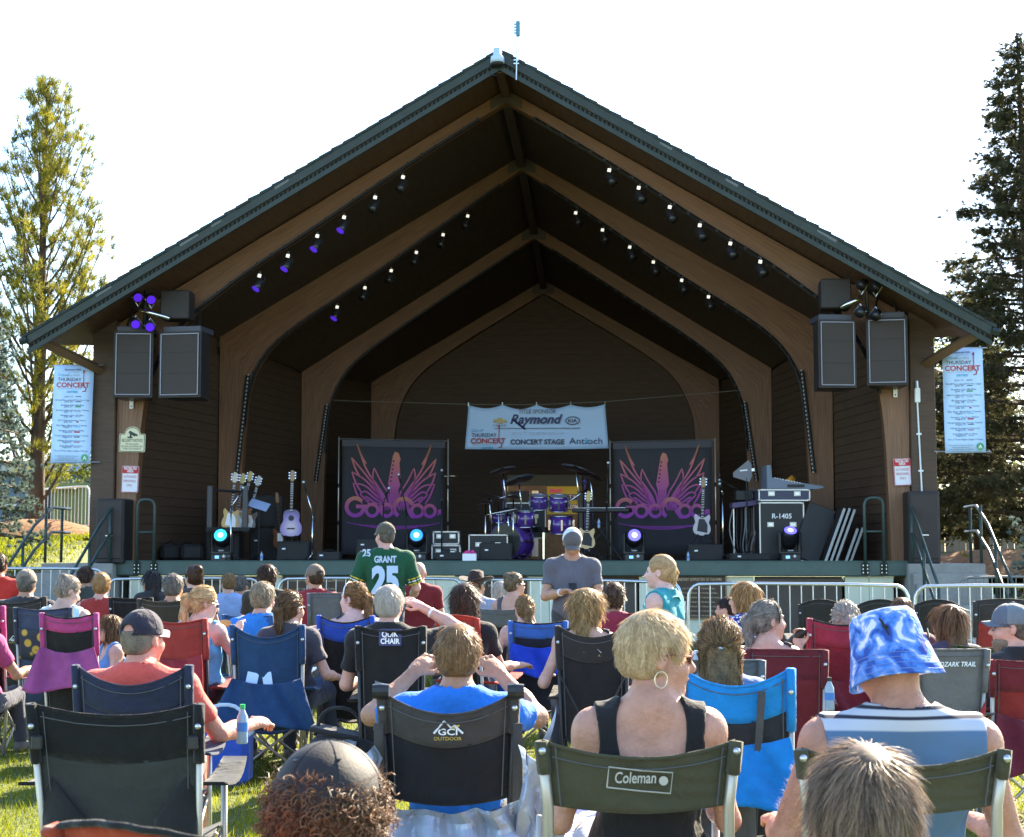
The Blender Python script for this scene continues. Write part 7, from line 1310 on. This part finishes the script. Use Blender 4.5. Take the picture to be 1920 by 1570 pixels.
def drink(t, T, Rh, s, k):
    w_ = k['AR'][1][2]; MB().lathe([(.026,-.07),(.03,-.05),(.03,.05),(.014,.09)], 12, w_+np.array([-.02,.05,.05]), rotm(.9,0,.9)).build('drink_bottle', M_BLACK, t, True)
def hband2(t, T, Rh, s, k): MB().tube([T((.088*cos(a),.03-.01*sin(a),.028+.092*sin(a))) for a in np.linspace(-.5,pi+.5,19)], .0042*s, 5).build('headband', M_BLACK, t, True)
person(1440, 1163, 9.52, 'grey haired woman with low ponytail and black headband raising a drink', s=.98, yaw=-10, hyaw=-70, hair=('pony',(.13,.12,.11),(.42,.40,.38)), shirt=('strap',(.04,.035,.04)), sk=(.50,.29,.22), female=True, face=True, lean=4, arms=(None, ((.04,.22,-.16),(.0,.10,.20),1.1,(0,1,0))), extra=allof(hband2, drink))
person(1349, 1212, 7.05, 'woman with wavy brown hair clipped half up, seen from behind', s=.97, hyaw=-5, hair=('half',(.075,.042,.018),(.38,.24,.11),1.08), shirt=('tee',(.10,.16,.3)), sk=FAIR, female=True, lean=12)
person(1585, 1163, 10.2, 'woman with a pale grey ponytail seen from behind', s=.98, hyaw=0, hair=('pony',(.22,.21,.19),(.60,.58,.54),1.25), shirt=('tee',(.16,.02,.03)), sk=PINK, female=True, lean=10); person(1690, 1152, 11.8, 'brown haired person mostly hidden behind the bucket hat', s=1.0, hair=('short',*BRN), shirt=('tee',(.1,.03,.04)), sk=FAIR)
person(1778, 1170, 10.4, 'woman with long straight brown hair and glasses', s=.98, yaw=10, hyaw=38, hair=('long',(.075,.038,.018),(.30,.175,.085)), shirt=('tee',(.06,.05,.08)), sk=FAIR, female=True, lean=8, extra=glasses((.1,.1,.15),None)); 
def beard(t, T, Rh, s, k):
    pr = [ell(T((0,.045,-.085)), np.array((.064,.06,.055))*s, Rh, .02), ell(T((0,.07,-.115)), np.array((.035,.03,.03))*s, Rh, .02), ell(T((0,.11,-.03)), np.array((.05,.05,.045))*s, Rh, .01, True), ell(T((0,.115,-.068)), np.array((.02,.02,.006))*s, Rh, .004, True), ell(T((0,-.03,-.03)), np.array((.12,.055,.12))*s, Rh, .01, True)]
    V, Q = sdf_mesh(pr, .008); o = np_mesh('beard', V, Q, hair_mat((.26,.2,.15),(.6,.54,.47)), t); strands(V, Q, lambda p: np.tile(np.array([0,.2,-1.]), (len(p),1)), .02, 900, .003, hair_mat((.26,.2,.15),(.6,.54,.47)), o, .3, .3)
person(1897, 1176, 9.2, 'bearded man in a grey cap, glasses and black jacket at the right edge', s=1.04, yaw=30, hyaw=72, hair=('crop',*DGR), shirt=('long',(.018,.017,.018)), sk=(.56,.30,.22), lean=4, face=True, extra=allof(ballcap((.15,.17,.185),(.10,.12,.15),(.10,.115,.145)), glasses((.1,.1,.1),None), beard), arms=(((.08,-.05,-.20),(-.06,.14,.12),.6,(0,0,1)), None), h=.0085)
person(283, 1090, 17.6, 'girl with black hair in profile behind the barrier', s=.9, yaw=40, hyaw=80, hair=('long',(.01,.008,.008),(.05,.04,.04)), shirt=('tee',(.03,.03,.03)), sk=FAIR, female=True); person(428, 1094, 17.8, 'fair haired person in a pale blue shirt by the barrier', s=.95, hyaw=30, hair=('short',*LBR), shirt=('tee',(.25,.36,.6)), sk=FAIR); person(160, 1082, 18.4, 'dark haired person half hidden behind the rust top', s=.98, hair=('full',*DBR), shirt=('tee',(.05,.06,.05)), sk=TAN)
person(15, 1098, 17.0, 'brown haired person behind the man in the tan cap', s=.96, hyaw=30, hair=('full',*BRN), shirt=('tee',(.06,.06,.06)), sk=TAN); person(452, 1098, 18.6, 'greying person in a blue top near the barrier', s=.95, hyaw=-20, hair=('short',*DGR), shirt=('tee',(.08,.12,.22)), sk=TAN)
# ================================================================ small things among the chairs
def cooler(px, Y, lab, col, lid):
    t = thing('cooler_bag', lab, 'bag', ((px-960)/F*Y, Y, 0)); MB().bbox((0,0,.17), (.34,.26,.34), .04).build('bag_body', cloth('cool%.2f' % col[2], col), t); MB().bbox((0,0,.35), (.35,.27,.03), .01, rotm(0,.2,0)).build('bag_lid', cloth('lid%.2f' % lid[0], lid), t); MB().tube(smooth_pts([(-.15,0,.33),(-.1,0,.5),(.1,0,.5),(.15,0,.33)], 2), .012, 6).build('handle', cloth('lid%.2f' % lid[0], lid), t)
cooler(428, 10.2, 'royal blue tote bag with pale lining beside the navy chair', (.03,.08,.40), (.45,.55,.65)); cooler(640, 10.0, 'dark bag on the grass beside the black chair', (.05,.05,.055), (.03,.03,.03))
t = thing('plastic_sack', 'thin grey plastic bag hanging by the black chair with grey centre panel', 'bag', ((655-960)/F*9.6, 9.6, .02)); MB().sheet(lambda a, q: ((a-.5)*.22*(1-.6*q)+.02*sin(7*q), .05*sin(5*a)+.03*sin(9*q), .32*q), 8, 8, .05).build('sack', mat('thin_plastic', (.30,.34,.36), .3, trans=.4), t, True)
bottle(np.array([*at(455,1315,7.3)])-np.array([0,0,.19]), 'drink bottle with green cap in the chair arm of the man in the coral shirt', (.03,.45,.12)); bottle(np.array([*at(1555,1290,8.6)])-np.array([0,0,.12]), 'clear bottle with black cap left of the bucket hat', (.02,.02,.02)); bottle(np.array([*at(1305,1225,9.6)])-np.array([0,0,.16]), 'water bottle with pale cap right of the blond hair', (.5,.6,.7))
def towel():
    m = mat('patterned_towel', (.5,.55,.7), .9); n, l, b = nodes_of(m); tc = n.new('ShaderNodeTexCoord'); v = n.new('ShaderNodeTexNoise'); v.inputs['Scale'].default_value = 11; v.inputs['Detail'].default_value = 2; v.inputs['Distortion'].default_value = 2; l.new(tc.outputs['Object'], v.inputs[0]); r = n.new('ShaderNodeValToRGB'); r.color_ramp.interpolation = 'CONSTANT'; e = r.color_ramp.elements; e[0].color = (.03,.06,.35,1); e[1].position = .5; e[1].color = (.6,.64,.75,1); l.new(v.outputs[0], r.inputs[0]); l.new(r.outputs[0], b.inputs['Base Color']); return m
t = thing('picnic_blanket', 'blue and white patterned blanket on the grass left of the deck chair', 'blanket', ((1020-960)/F*8.6, 8.6, .05)); MB().sheet(lambda a, q: ((a-.5)*1.3, (q-.5)*1.6, .015*sin(9*a+3*q)+.012*sin(13*q)), 20, 20, .012, (0,0,1)).build('blanket', towel(), t, True)
